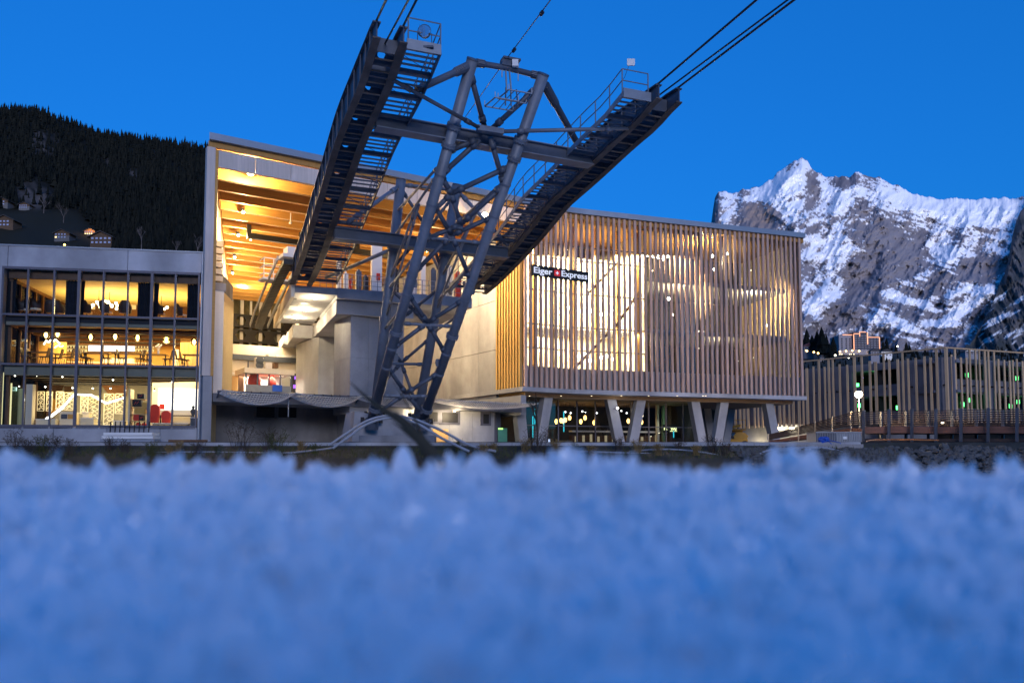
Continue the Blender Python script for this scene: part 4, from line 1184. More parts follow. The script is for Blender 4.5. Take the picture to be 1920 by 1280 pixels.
def leg(b0, t0, r, flanges, name='tower_leg'):
    o = tpart(MB().tube([b0, t0], r, 20), name, M_STEEL, smooth=False)
    for p in o.data.polygons: p.use_smooth = len(p.vertices) == 4
    d = (t0 - b0)
    for f in flanges:
        p = b0 + d * f; u = d.normalized()
        m = MB().tube([p - u * .10, p - u * .04], r * 1.30, 20).tube([p + u * .04, p + u * .10], r * 1.30, 20).tube([p - u * .03, p + u * .03], r * 1.22, 20)
        for k in range(14):
            a = 2 * math.pi * k / 14
            x = u.cross(VV).normalized(); y = u.cross(x)
            q = p + (x * math.cos(a) + y * math.sin(a)) * r * 1.18
            m.tube([q - u * .16, q + u * .16], .025, 5)
        tpart(m, 'flange_ring', M_STEEL, o)
    tpart(MB().tube([t0, t0 + d.normalized() * .06], [r * 1.06, r * 1.0], 20), 'leg_cap', M_STEELD, o)
    return o
def frac(b0, t0, py):
    # share of the leg at which its image reaches row py
    lo, hi = 0, 1
    for _ in range(40):
        m = (lo + hi) / 2; p = b0.lerp(t0, m)
        d = CP * p.y + SP * p.z; y = 640 + SH - F * (-SP * p.y + CP * p.z) / d
        if y > py: lo = m
        else: hi = m
    return lo
leg(FLb, FLt, .285, [frac(FLb, FLt, y) for y in (766, 623, 272, 237)])
leg(FRb, FRt, .285, [frac(FRb, FRt, y) for y in (768, 630, 297, 263)])
leg(RLb, RLt, .31, [frac(RLb, RLt, y) for y in (762, 600, 468)])
leg(RRb, RRt, .31, [frac(RRb, RRt, y) for y in (480,)])
# plain welded collars where braces meet the legs
for b0, t0, ys in ((FLb, FLt, (327, 383, 515, 551, 652, 688)), (FRb, FRt, (345, 405, 430, 523, 563, 662, 700))):
    for y in ys:
        f = frac(b0, t0, y); p = b0.lerp(t0, f); u = (t0 - b0).normalized()
        tpart(MB().tube([p - u * .05, p + u * .05], .31, 18), 'leg_collar', M_STEEL)
def brace(p0, p1, r=.105, name='brace', m=None, sleeves=True):
    m = m or M_STEELD
    b = MB().tube([p0, p1], r, 10)
    d = (p1 - p0); L_ = d.length; d.normalize()
    if sleeves and L_ > 1.2:
        for f in (.16, .84):
            p = p0 + d * L_ * f
            b.tube([p - d * .16, p + d * .16], r * 1.35, 10)
    o = tpart(b, name, m)
    for q in o.data.polygons: q.use_smooth = len(q.vertices) == 4
    return o
def Lp(y): return FLb.lerp(FLt, frac(FLb, FLt, y))
def Rp(y): return FRb.lerp(FRt, frac(FRb, FRt, y))
def nd(q): return Lp(q[1]) if q[0] == 'L' else Rp(q[1]) if q[0] == 'R' else fp(*q)
FB = [  # front face, from the photograph's rows
 (('L', 132), (909, 240)), (('R', 160), (922, 242)), ((919, 258), ('R', 350)), ((900, 262), ('L', 330)),
 (('L', 327), (846, 363)), (('R', 310), (846, 363)), ((846, 363), (864, 421)), (('R', 345), (864, 421)), ((864, 421), ('L', 452)), ((846, 363), ('L', 405)),
 (('L', 380), (847, 441)), (('R', 405), (847, 441)), ((847, 441), ('L', 515)), ((847, 441), ('R', 528)),
 (('L', 548), (801, 605)), (('R', 560), (801, 605)), ((801, 605), ('L', 655)), ((801, 605), ('R', 664)),
 (('L', 686), (761, 737)), (('R', 698), (761, 737)), ((761, 737), ('L', 780)), ((761, 737), ('R', 780)),
 (('L', 285), (895, 262))]
for a, c in FB: brace(nd(a), nd(c), .14 if a[1] < 345 else .125)
for a, c in ((444, 456), (606, 612), (741, 743)):
    brace(Lp(a), Rp(c), .085, 'tie_bar', M_STEEL)
# curved gusset plates beside the legs
for (px, py, dx) in ((862, 422, 0), (884, 545, 1), (822, 680, 1), (740, 670, -1), (776, 532, -1), (846, 441, 0), (800, 605, 0), (760, 737, 0), (845, 362, 0)):
    c = fp(px, py)
    tpart(MB().prism([c + VV * x + Vector((0, 0, z)) for x, z in ((-.16, -.22), (.16, -.22), (.2, 0), (.16, .22), (-.16, .22), (-.2, 0))], VV.cross(Vector((0, 0, 1))) * .05), 'gusset_plate', M_STEELD)
# rear face
brace(RLt - Vector((0, 0, .3)), RRt - Vector((0, 0, .3)), .11, 'tie_bar', M_STEEL)
def lp(y): return RLb.lerp(RLt, frac(RLb, RLt, y))
def rpt(y): return RRb.lerp(RRt, frac(RRb, RRt, y))
def rn(q): return lp(q[1]) if q[0] == 'l' else rpt(q[1]) if q[0] == 'r' else rp(*q)
for a, c in ((('l', 632), (752, 680)), (('r', 632), (752, 680)), ((752, 680), ('l', 730)), ((752, 680), ('r', 770)), (('l', 352), (802, 430)), (('r', 362), (802, 430)), ((802, 430), ('l', 505)), ((802, 430), ('r', 510)), (('l', 540), (775, 580)), (('r', 540), (775, 580)), ((775, 580), ('l', 622)), ((775, 580), ('r', 622))):
    brace(rn(a), rn(c), .10)
# long slender rods between the front and the rear legs
def lp(y): return RLb.lerp(RLt, frac(RLb, RLt, y))
def rpt(y): return RRb.lerp(RRt, frac(RRb, RRt, y))
M_ROD = mat('grey_rod', (.22, .22, .23), .5, metal=.3)
def rod(p, q, r=.075): return brace(p, q, r, 'side_rod', M_ROD)
ra, rb_ = Lp(314), lp(442)
rod(ra, rb_)
j1 = ra.lerp(rb_, .48)
rod(j1, lp(525)); rod(j1 + VV * .12, lp(600)); rod(Lp(470), lp(540)); rod(Lp(575), lp(617))
rc, rd_ = Rp(335), rpt(430)
rod(rc, rd_)
j2 = rc.lerp(rd_, .45)
rod(j2, rpt(585)); rod(j2 + VV * .12, rpt(520)); rod(Rp(480), rpt(565)); rod(Rp(590), rpt(625)); rod(Lp(300), lp(395))
brace(lp(681), rpt(683), .09, 'tie_bar', M_STEEL); brace(lp(741), rpt(745), .09, 'tie_bar', M_STEEL)
# crossbeams carrying the arms
def beam(p0, p1, h, w, name):
    d = (p1 - p0).normalized(); up = Vector((0, 0, 1)); n = d.cross(up).normalized()
    o = tpart(MB().bar(p0, p1, w, h - .10), name, M_STEELD)
    for s_ in (-1, 1):
        tpart(MB().bar(p0 + up * s_ * (h / 2 - .024), p1 + up * s_ * (h / 2 - .024), w * 1.9, .047), 'beam_flange', M_STEEL, o)
    return o
UBl, UBr = at(704, 229, 38.2), at(1108, 301, 43.1)
beam(UBl, UBr, .70, .40, 'upper_crossbeam')
LBl, LBr = at(626, 438, 47.0), at(950, 476, 51.9)
beam(LBl, LBr, .70, .40, 'lower_crossbeam')
# top frame between the leg heads and its struts
def strut(p0, p1, r0, r1, name='top_strut'):
    d = p1 - p0
    b = MB().tube([p0, p0 + d * .25, p0 + d * .30, p1], [r0, r0 * .95, r1, r1], 12)
    o = tpart(b, name, M_STEELD)
    # bolted cover plate
    m = MB(); n = d.normalized()
    for k in range(5):
        for j in (-1, 0, 1):
            q = p0 + d * (.10 + .035 * k) + Vector((0, -r0 - .0, 0)) + n.cross(Vector((0, 1, 0))) * (.09 * j)
            m.tube([q + Vector((0, .05, 0)), q + Vector((0, -.03, 0))], .025, 5)
    tpart(m, 'bolt_row', M_STEEL, o)
    return o
tm = fp(952, 128)
strut(fp(893, 118), tm, .20, .14); strut(fp(1012, 143), tm + VV * .01, .20, .14)
# ---------------- saddle arms
def arm(path, ctrl, sgn, label):
    ys = [c[0] for c in ctrl]; ds = [c[1] for c in ctrl]
    P = [at(x, y, float(np.interp(y, ys, ds))) for x, y in path]
    P = lerp_path(P, 40)
    # smooth
    for _ in range(4):
        P = [P[0]] + [(P[i - 1] + P[i] * 2 + P[i + 1]) / 4 for i in range(1, len(P) - 1)] + [P[-1]]
    n = len(P)
    cum = [0]
    for i in range(n - 1): cum.append(cum[-1] + (P[i + 1] - P[i]).length)
    Ltot = cum[-1]
    def pt(s):
        s = max(0, min(Ltot, s))
        k = min(max(i for i in range(n) if cum[i] <= s + 1e-9), n - 2)
        f = (s - cum[k]) / max(1e-6, cum[k + 1] - cum[k]); return P[k].lerp(P[k + 1], f)
    def hgt(s):
        return .62 + .74 * min(1, s / 3.2) * 1.0 if s < 3.2 else 1.36 - .5 * max(0, (s - Ltot + 2.2)) / 2.2
    GW = 1.15
    up = Vector((0, 0, 1))
    for gi, off in enumerate((0.0, GW)):
        side = VV * sgn * off
        s_ext = -.0
        N_ = 26
        web = MB(); bf = MB(); tf = MB()
        for i in range(N_):
            a, c = Ltot * i / N_, Ltot * (i + 1) / N_
            p0, p1 = pt(a) + side, pt(c) + side
            h0, h1 = hgt(a), hgt(c)
            w = .03
            q = VV * w
            web.add([p0 - q, p0 + q, p1 + q, p1 - q, p0 - q + up * h0, p0 + q + up * h0, p1 + q + up * h1, p1 - q + up * h1],
                    [(0, 4, 7, 3), (1, 2, 6, 5), (4, 5, 6, 7), (0, 3, 2, 1)] + ([(0, 1, 5, 4)] if i == 0 else []) + ([(2, 3, 7, 6)] if i == N_ - 1 else []))
            f_ = VV * .17
            bf.add([p0 - f_, p0 + f_, p1 + f_, p1 - f_, p0 - f_ - up * .06, p0 + f_ - up * .06, p1 + f_ - up * .06, p1 - f_ - up * .06],
                   [(0, 1, 2, 3), (7, 6, 5, 4), (0, 3, 7, 4), (1, 5, 6, 2)] + ([(0, 4, 5, 1)] if i == 0 else []) + ([(3, 2, 6, 7)] if i == N_ - 1 else []))
            t0_, t1_ = p0 + up * (h0 + .002), p1 + up * (h1 + .002)
            tf.add([t0_ - f_, t0_ + f_, t1_ + f_, t1_ - f_, t0_ - f_ + up * .06, t0_ + f_ + up * .06, t1_ + f_ + up * .06, t1_ - f_ + up * .06],
                   [(3, 2, 1, 0), (4, 5, 6, 7), (0, 4, 7, 3), (1, 2, 6, 5)] + ([(0, 1, 5, 4)] if i == 0 else []) + ([(3, 7, 6, 2)] if i == N_ - 1 else []))
        g = tpart(web, 'saddle_girder', M_STEELD)
        tpart(bf, 'girder_flange', M_FLANGE, g); tpart(tf, 'girder_flange', M_STEELD, g)
        k = 0
        s = .9
        while s < Ltot - .3:
            p = pt(s) + side + VV * sgn * (.10 if gi else -.10)
            tpart(MB().bar(p + up * .03, p + up * (hgt(s) - .02), .13, .05), 'stiffener', M_STEELD, g)
            s += 1.12
        # rope groove along the crown
        rp_ = [pt(Ltot * i / 30) + side + up * (hgt(Ltot * i / 30) + .11) for i in range(31)]
        tpart(MB().tube(rp_, .05, 8), 'rope_saddle', M_CABLE, g)
    # diaphragm plates with a round opening, and ties
    s = 1.0; k = 0
    while s < Ltot - .2:
        c = pt(s); w0_ = .035; h = hgt(s) - .06
        d_ = (pt(min(Ltot, s + .1)) - pt(max(0, s - .1))).normalized()
        if k % 3 == 1:
            hole = [(GW / 2 + .20 * math.cos(R(45 * j + 22.5)), h / 2 + .20 * math.sin(R(45 * j + 22.5))) for j in range(8)]
            out = [(GW - w0_, h * .5 + h * .25), (GW * .75, h), (GW * .25, h), (w0_, h * .75), (w0_, h * .25), (GW * .25, 0), (GW * .75, 0), (GW - w0_, h * .25)]
            m = MB()
            for j in range(8):
                j2 = (j + 1) % 8
                pl = [hole[j], out[j]]
                if j == 0: pl.append((GW - w0_, h))
                if j == 2: pl.append((w0_, h))
                if j == 4: pl.append((w0_, 0))
                if j == 6: pl.append((GW - w0_, 0))
                pl += [out[j2], hole[j2]]
                m.prism([c + VV * sgn * x + up * z for x, z in pl], d_ * .04)
            tpart(m, 'diaphragm', M_STEELD)
        elif k % 3 == 2:
            m = MB().bar(c + VV * sgn * w0_ + up * .04, c + VV * sgn * (GW - w0_) + up * .04, .18, .1)
            for q in range(4):
                p = c + VV * sgn * (.2 + .25 * q) + up * .12
                m.ball(p, .07, 6, 4)
            tpart(m, 'cross_tie', M_STEELD)
        else:
            tpart(MB().bar(c + VV * sgn * w0_ + up * h * .45, c + VV * sgn * (GW - w0_) + up * h * .45, .04, h * .8), 'diaphragm', M_STEELD)
        tpart(MB().bar(c + VV * sgn * .18 + d_ * .35 - up * .03, c + VV * sgn * (GW - .18) + d_ * .35 - up * .03, .10, .05), 'cross_tie', M_FLANGE)
        s += .80; k += 1
    # walkway on the inner side
    wi, wo = -.22 * sgn, -1.75 * sgn
    zz_ = .12
    st0, st1 = MB(), MB()
    N_ = 24
    end = Ltot - .4
    for i in range(N_):
        a, c = .4 + (end - .4) * i / N_, .4 + (end - .4) * (i + 1) / N_
        st0.bar(pt(a) + VV * wo + up * zz_, pt(c) + VV * wo + up * zz_, .06, .26)
        st1.bar(pt(a) + VV * wi + up * zz_, pt(c) + VV * wi + up * zz_, .06, .2)
    wk = tpart(st0, 'walkway_stringer', M_GRATE if sgn > 0 else M_STEELD); tpart(st1, 'walkway_stringer', M_STEELD)
    gr = MB()
    s = .45; k = 0
    while s < end:
        p = pt(s)
        a, c = p + VV * wi + up * (zz_ + .05), p + VV * wo + up * (zz_ + .05)
        if k % 5 == 0: tpart(MB().bar(a, c, .14, .18), 'walkway_bearer', M_STEELD)
        else:
            gr.bar(a + up * .08, c + up * .08, .15, .04)
        s += .33; k += 1
    tpart(gr, 'walkway_tread', M_GRATE)
    # loose diagonal wires below the grating
    for j in range(9):
        a = 1.0 + (Ltot - 3) * j / 9
        tpart(MB().tube([pt(a) + VV * wi + up * .1, pt(a + .8) + VV * wo + up * .02], .018, 4), 'wire_brace', M_STEELD)
    # railing at the outer edge and across the head
    rail = MB(); NP = int(end / 1.25)
    for i in range(NP + 1):
        p = pt(.45 + (end - .5) * i / NP) + VV * wo
        tpart(MB().tube([p + up * .1, p + up * 1.42], .035, 6), 'railing_post', M_GRATE)
    for hh_ in (1.42, .85):
        rail.tube([pt(.45 + (end - .5) * i / 20) + VV * wo + up * hh_ for i in range(21)], .028, 6)
        rail.tube([pt(.45) + VV * wo + up * hh_, pt(.45) + VV * wi * 1.4 + up * hh_], .028, 6)
    p = pt(.45) + VV * wi * 1.4
    rail.tube([p + up * .1, p + up * 1.42], .035, 6)
    tpart(rail, 'railing_rail', M_GRATE)
    tpart(MB().bar(pt(.35) + VV * wi + up * (zz_ + .06), pt(.35) + VV * wo + up * (zz_ + .06), .05, .46), 'toe_board', M_GRATE)
    return pt, Ltot, hgt
Lpath = [(757, 78), (750, 94), (734, 147), (719, 182), (700, 220), (680, 262), (667, 297), (655, 335), (640, 377), (630, 405), (620, 432), (612, 460), (600, 490), (587, 520), (580, 535)]
Lctrl = [(60, 32.3), (220, 37.7), (430, 46.8), (535, 54.3)]
Rpath = [(1236, 183), (1219, 199), (1192, 234), (1162, 258), (1131, 287), (1096, 322), (1048, 366), (1030, 380), (987, 440), (940, 490), (905, 528), (880, 548)]
Rctrl = [(180, 38.0), (290, 42.3), (470, 51.9), (550, 57.2)]
LP, LL_, LH = arm(Lpath, Lctrl, -1, 'left')
RP_, RL_, RH = arm(Rpath, Rctrl, 1, 'right')
# struts from the tower head to the arms
strut(fp(880, 124), LP(3.3) + VV * 1.4 + Vector((0, 0, .2)), .24, .17, 'head_strut')
strut(fp(1022, 160), RP_(6.2) - VV * .5 + Vector((0, 0, .7)), .24, .17, 'head_strut')
nodeU = on_plane(912, 243, fp(912, 243) + Vector((0, -.4, 0)), nF)
brace(nodeU - VV * .3, LP(2.6) + VV * .1, .10, 'stay_tube', M_STEELD)
brace(nodeU + VV * .7, RP_(2.6) - VV * .1, .10, 'stay_tube', M_STEEL)
tpart(MB().bar(nodeU - VV * .5, nodeU + VV * .9, .3, .28), 'node_block', M_STEEL)
brace(RLt + Vector((0, 0, -.3)), LP(LL_ * .62) + VV * .8, .13, 'head_strut', M_STEEL)
brace(at(770, 452, 51), LP(LL_ - .9) + VV * .9 + Vector((0, 0, .2)), .13, 'stay_tube', mat('grey_rod', (.22, .22, .23)))
brace(RRt + Vector((0, 0, -.3)), RP_(RL_ * .70) - VV * .5, .12, 'head_strut', M_STEEL)
for (a, c) in (((802, 462), (845, 552)), ((870, 530), (880, 550)), ((845, 545), (902, 470))):
    brace(at(*a, 52.5), at(*c, 55), .10, 'stay_tube', mat('grey_rod', (.22, .22, .23)))
# searchlight on the left arm head
P = LP(.5) + VV * 1.05 + Vector((0, 0, .95))
s_o = thing('searchlight', 'round searchlight on the caged head of the left tower arm', 'lamp', P + Vector((0, 0, -.75)))
dlt = Vector((-.1, -1, -.05)).normalized()
MB().tube([P - dlt * .28, P - dlt * .12, P + dlt * .10], [.10, .24, .30], 16).build('housing', M_BLACK, s_o)
MB().tube([P + dlt * .10, P + dlt * .13], [.285, .24], 16).build('lens', mat('lamp_lens', (.5, .55, .6), .12, metal=.9), s_o)
m = MB()
for k in range(-2, 3):
    m.bar(P + dlt * .14 + VV * .1 * k - Vector((0, 0, .22)), P + dlt * .14 + VV * .1 * k + Vector((0, 0, .22)), .012, .012)
m.build('guard', M_STEELD, s_o)
b = MB(); b.tube([P - VV * .33 - Vector((0, 0, .72)), P - VV * .31], .02, 5); b.tube([P + VV * .33 - Vector((0, 0, .72)), P + VV * .31], .02, 5); b.box(P.x - .4, P.x + .4, P.y - .2, P.y + .2, P.z - .78, P.z - .70)
b.build('bracket', M_STEELD, s_o)
# small white aerial panel on the right arm's railing
P = at(1183, 117, 38.2)
o = thing('aerial_panel', 'small white flat panel on the railing corner of the right tower arm', 'antenna', P)
MB().box(P.x - .19, P.x + .19, P.y - .03, P.y + .03, P.z - .17, P.z + .17).build('panel', M_WHITEP, o)
MB().tube([P + Vector((-.1, .05, -.15)), P + Vector((-.3, .1, -.7)), P + Vector((-.45, .2, -.9))], .012, 5).build('cable_tail', M_CABLE, o)
# maintenance carriage hung from the top bar
P = tm
o = thing('rope_hanger', 'grey rope hanger with small service platforms on the top bar of the tower', 'hanger', P)
z = Vector((0, 0, 1)); U_ = Vector((.36, -.933, 0))
b = MB()
b.bar(P - VV * .35 + z * .2, P + VV * .35 + z * .2, .35, .3); b.bar(P - VV * .3 + z * .42, P + VV * .6 + z * .42, .5, .1)
b.build('head_block', M_STEELD, o)
b = MB()
b.bar(P - VV * .12 + z * .2, P - VV * .05 - z * 1.25, .06, .06); b.bar(P + VV * .05 + z * .2, P + VV * .2 - z * 1.25, .06, .06)
b.bar(P - VV * .3 + z * .35, P - VV * .3 - z * .5, .05, .05); b.bar(P + VV * .55 + z * .35, P + VV * .55 - z * .55, .05, .05)
b.build('hanger_arm', M_GRATE, o)
MB().box(P.x + .22, P.x + .52, P.y - .25, P.y - .05, P.z + .0, P.z + .33).build('white_box', M_WHITEP, o)
def plat(c, wx, wy):
    b = MB()
    q = [c - VV * wx - U_ * wy, c + VV * wx - U_ * wy, c + VV * wx * .8 + U_ * wy, c - VV * wx * .8 + U_ * wy]
    for i in range(4): b.bar(q[i], q[(i + 1) % 4], .05, .05)
    for f in (.25, .5, .75): b.bar(q[0].lerp(q[1], f), q[3].lerp(q[2], f), .03, .03)
    for i in range(4): b.bar(q[i], q[i] + z * .28, .04, .04)
    b.build('service_platform', M_GRATE, o)
plat(P - z * 1.35 + VV * .45, .75, .55); plat(P - z * 1.85 - VV * .25, .75, .55)
b = MB()
for dx in (-.1, .15, .45): b.bar(P - z * 1.0 + VV * dx, P - z * 1.9 + VV * dx * 1.2, .05, .05)
b.build('hanger_arm', M_STEELD, o)
# concrete footing
cb = at(745, 812, 49.4)
q = []
FT = MB()
zt0, zt1 = TZ - .4, 2.55
def fpnt(px, py, Y): return at(px, py, Y)
bl, br = at(659, 830, 48.4), at(822, 830, 50.6)
u_ = Vector((-.36, .933, 0))
b0 = Vector((bl.x, bl.y, zt0)); b1 = Vector((br.x, br.y, zt0))
t0_ = at(665, 770, 48.9); t1_ = at(806, 783, 50.4)
FT.hexa([b0, b1, b1 + u_ * 4.5, b0 + u_ * 4.5, Vector((t0_.x, t0_.y, 2.75)), Vector((t1_.x, t1_.y, 2.0)), Vector((t1_.x, t1_.y, 2.0)) + u_ * 3.2, Vector((t0_.x, t0_.y, 2.75)) + u_ * 3.2])
tpart(FT, 'footing', M_CONC)
tpart(MB().box(at(674, 830, 47.2).x, at(815, 830, 47.2).x, 47.0, 48.3, TZ - .4, at(700, 816, 47).z), 'footing_step', M_CONCD)
for b_ in (FLb, FRb, RLb, RRb):
    tpart(MB().tube([b_ - Vector((0, 0, .1)), b_ + Vector((0, 0, .02))], .52, 8), 'base_plate', M_STEELD)
    tpart(MB().tube([b_ - Vector((.02, -.03, .6)), b_ + Vector((.05, -.05, .0))], .4, 12), 'base_stub', M_STEELD)
    for k in range(4):
        a = math.pi / 2 * k + .6
        q = b_ + Vector((.60 * math.cos(a), .60 * math.sin(a), -.02))
        tpart(MB().box(q.x - .10, q.x + .10, q.y - .1, q.y + .1, q.z - .2, q.z + .14), 'anchor_block', M_BLACK)

# ================================================================== ropes
def rope(pts, r, lab, name='steel_rope', grp='ropes of the cable car'):
    o = MB().tube(pts, r, 8).build(name, M_CABLE, loc=pts[0])
    return tag(o, lab, 'cable', grp)
def rope_from(p, px2, py2, Y2, r, lab, back=()):
    q = at(px2, py2, Y2)
    d = (q - p)
    rope(list(back) + [p, q, p + d * 2.2, p + d * 5.0], r, lab)
up = Vector((0, 0, 1))
G = 1.15
pl = LP(0) - VV * G + up * (LH(0) + .11)
rope_from(pl, 725, -2, 29.6, .05, 'outermost rope rising from the left tower arm, at the far left')
pi_ = LP(0) + up * (LH(0) + .11)
rope_from(pi_, 782, -2, 29.9, .05, 'rope rising from the inner girder of the left tower arm beside the searchlight')
pm = LP(1.2) - VV * G / 2 + up * .55
rope_from(pm, 767, -2, 28.2, .04, 'middle rope rising between the two girders of the left tower arm')
pr = RP_(0) + up * (RH(0) + .11)
rope_from(pr, 1421, -2, 31.5, .05, 'upper single rope rising to the right from the right tower arm')
po = RP_(0) + VV * G + up * (RH(0) + .11)
rope_from(po, 1492, -2, 31.0, .05, 'lowest rope rising to the right from the outer girder of the right tower arm')
pn = RP_(.9) + VV * G / 2 + up * .75
rope_from(pn, 1480, -2, 31.2, .04, 'middle rope rising to the right, close above the lowest one')
# thin signal rope over the tower head
a = tm + up * .55
q1 = at(1034, -2, 29.5); q0 = at(868, 226, 52)
o = rope([q0, a, q1, a + (q1 - a) * 3], .022, 'thin single rope passing over the top bar of the tower with small clamps', grp=None)
for px, py, Y in ((1008, 33, 31.2), (1011, 30, 31.0), (963, 100, 36.8), (966, 96, 36.5)):
    f = at(px, py, Y)
    dd = (q1 - a); tt = (f - a).dot(dd) / dd.dot(dd); p = a + dd * tt
    MB().ball(p - up * .06, .09, 7, 5).build('rope_clamp', M_CABLE, o)
# ================================================================== ground, terrace, kerb wall and river bank
def gheight(x, y):
    if y < 36: return -1.7
    if y < 46.2: return -1.7 + 2.1 * (y - 36) / 10.2
    if y < 47.0: return .40 + .42 * (y - 46.2) / .8
    return .82
b = MB()
gx = [-9000, -2500, -700, -250, -120, -80] + list(range(-60, 61, 3)) + [80, 120, 250, 700, 2500, 9000]
gy = [-9000, -2000, -300, -60, -20, 1.6, 5, 10, 18, 26, 33] + [36 + .6 * i for i in range(18)] + [47.0, 48, 55, 70, 100, 160, 300, 700, 1600, 4000, 9000]
gz = lambda x, y: gheight(x, y) + ((.10 * noise.noise((x * .35, y * .5, 3)) if 36 < y < 46.3 else 0))
vs_ = [(x, y, gz(x, y)) for y in gy for x in gx]
nx = len(gx)
b.add(vs_, [(j * nx + i, j * nx + i + 1, (j + 1) * nx + i + 1, (j + 1) * nx + i) for j in range(len(gy) - 1) for i in range(nx - 1)])
b.build('ground', mat('earth', (.035, .033, .026), .95, var=.4, scale=1.2, bump=.6, bscale=5), kind='structure')
b = MB().add([(-70, 47.4, .845), (60, 47.4, .845), (75, 140, .845), (-80, 140, .845)], [(0, 1, 2, 3)])
b.build('terrace', mat('terrace_paving', (.20, .20, .21), .85, var=.12, scale=.6, stain=.25), kind='structure')
# unseen ridge behind the camera, added and shaped to block low light
rdg = [(-6000, -4200, 0), (-3500, -2600, 200), (-1500, -1500, 300), (-700, -1350, 430), (0, -1300, 410), (170, -1300, 250), (300, -1300, 200), (800, -1350, 200), (1400, -1500, 220), (3000, -2300, 260), (6000, -4200, 0)]
b = MB()
for (x, y, h) in rdg: b.v += [(x * .8, y * .8, .3), (x, y, h), (x * 1.6, y * 1.8, h * .4 + .1)]
for i in range(len(rdg) - 1):
    for j in range(2): b.f.append((i * 3 + j, i * 3 + 3 + j, i * 3 + 4 + j, i * 3 + 1 + j)); b.m.append(0)
b.build('blocking_ridge', mat('blocking_ridge_mat', (.03, .035, .03), .95, var=.3, scale=.02), kind='structure')
# low concrete kerb wall along the terrace edge, cast in lengths
kerb = thing('kerb_wall', 'long low concrete wall along the terrace edge in front of both buildings', 'wall', (0, 46.9, .3))
kx = [-42, -30, -22, -14, -7, 0, 7, 13.5, 20.3]
for i in range(len(kx) - 1):
    a, c = kx[i] + .01, kx[i + 1] - .01
    MB().box(a, c, 46.6, 47.05, .1 if i < 6 else -.1, .80 if i < 6 else .82).build('wall_section', M_CONC, kerb)
MB().box(19.8, 20.35, 47.06, 53, .0, .84).build('wall_section', M_CONC, kerb)
MB().box(15.0, 20.34, 46.35, 46.59, -.2, .70).build('wall_section', mat('ribbed_concrete', (.30, .29, .29), .8, var=.1, stretch=(8, 1, 1), scale=2), kerb)
# stones of the bank
rr = random.Random(3)
def stones(n, x0, x1, name, seed, y0=39.5, y1=46.1, rmin=.07, rmax=.26):
    rr = random.Random(seed); b = MB()
    for _ in range(n):
        x = rr.uniform(x0, x1); y = y0 + (y1 - y0) * rr.random() ** .7
        r = rr.uniform(rmin, rmax) * (1.5 if rr.random() < .06 else 1)
        c = Vector((x, y, gheight(x, y) + r * .3))
        base = []
        for k in range(6):
            a = k * math.pi / 3 + rr.uniform(-.3, .3)
            base.append(c + Vector((r * math.cos(a) * rr.uniform(.7, 1.2), r * math.sin(a) * rr.uniform(.7, 1.2), rr.uniform(-.2, .15) * r)))
        top = [c + (p - c) * rr.uniform(.45, .75) + Vector((0, 0, r * rr.uniform(.45, .9))) for p in base]
        b.add([c - Vector((0, 0, r * .6))] + base + top, [(0, 1 + (k + 1) % 6, 1 + k) for k in range(6)] + [(1 + k, 1 + (k + 1) % 6, 7 + (k + 1) % 6, 7 + k) for k in range(6)] + [tuple(range(7, 13))])
    o = b.build(name, mat('river_stone', (.085, .085, .085), .85, var=.45, scale=3), kind='stuff')
    o['label'] = 'grey stones of the river bank'
    return o
stones(2600, 12.5, 21.5, 'bank_stones', 4, rmin=.05, rmax=.17)
stones(900, 21.5, 36, 'bank_stones', 6, y0=40, y1=46.2, rmin=.08, rmax=.24)
# ================================================================== parking garage with timber slats
Gc = at(1772, 655, 95.0); GZ1 = Gc.z
Gl = at_z(1510, 680, GZ1); Gr = at_z(1920, 665, GZ1)
GL = Frame(Gl, Gc - Gl); GR = Frame(Gc, Gr - Gc)
gLL = (Vector((Gc.x, Gc.y, 0)) - Vector((Gl.x, Gl.y, 0))).length
sG0 = GL.s(1366, 0, 780); sG1 = gLL; rG1 = 26.0
gar = thing('parking_garage', 'grey parking garage behind thin vertical timber slats, with green lamps inside', 'building', (Gc.x, Gc.y, TZ))
def gp(mb, name, m, parent=None): return mb.build(name, m, parent or gar)
M_GCONC = mat('garage_concrete', (.20, .20, .23), .85, var=.12, scale=.5, stain=.25)
gz0 = 4.5
lv = [GL.z(1640, y) for y in (668, 690, 722, 742, 772, 800)]
# facade bands
def band(fr, s0_, s1_, z0, z1, n):
    for i in range(n):
        a = s0_ + (s1_ - s0_) * i / n; c = s0_ + (s1_ - s0_) * (i + 1) / n
        gp(MB().fbox(fr, a + .015, c - .015, .9, 1.2, z0 + .012, z1 - .012), 'facade_panel', M_GCONC)
zA, zB, zC, zD, zE = GZ1 - .8, GL.z(1640, 693), GL.z(1640, 721), GL.z(1640, 742), GL.z(1640, 772)
oA, oB = GL.s(1598, 1, 700), GL.s(1686, 1, 700)
band(GL, sG0, oA, gz0, zA, 6); band(GL, oB, sG1 + .6, gz0, zA, 4)
band(GL, oA, oB, zB, zA, 3); band(GL, oA, oB, zD, zC, 3); band(GL, oA, oB, gz0, zE, 3)
q0, q1, q2, q3 = GR.s(1778, 1, 700), GR.s(1845, 1, 700), GR.s(1862, 1, 700), rG1
band(GR, -.3, q0, gz0, zA, 1); band(GR, q1, q2, gz0, zA, 1)
for (a, c, n) in ((q0, q1, 3), (q2, q3, 4)):
    band(GR, a, c, zB + .35, zA, n); band(GR, a, c, zD + .2, zC + .3, n); band(GR, a, c, gz0, zE + .2, n)
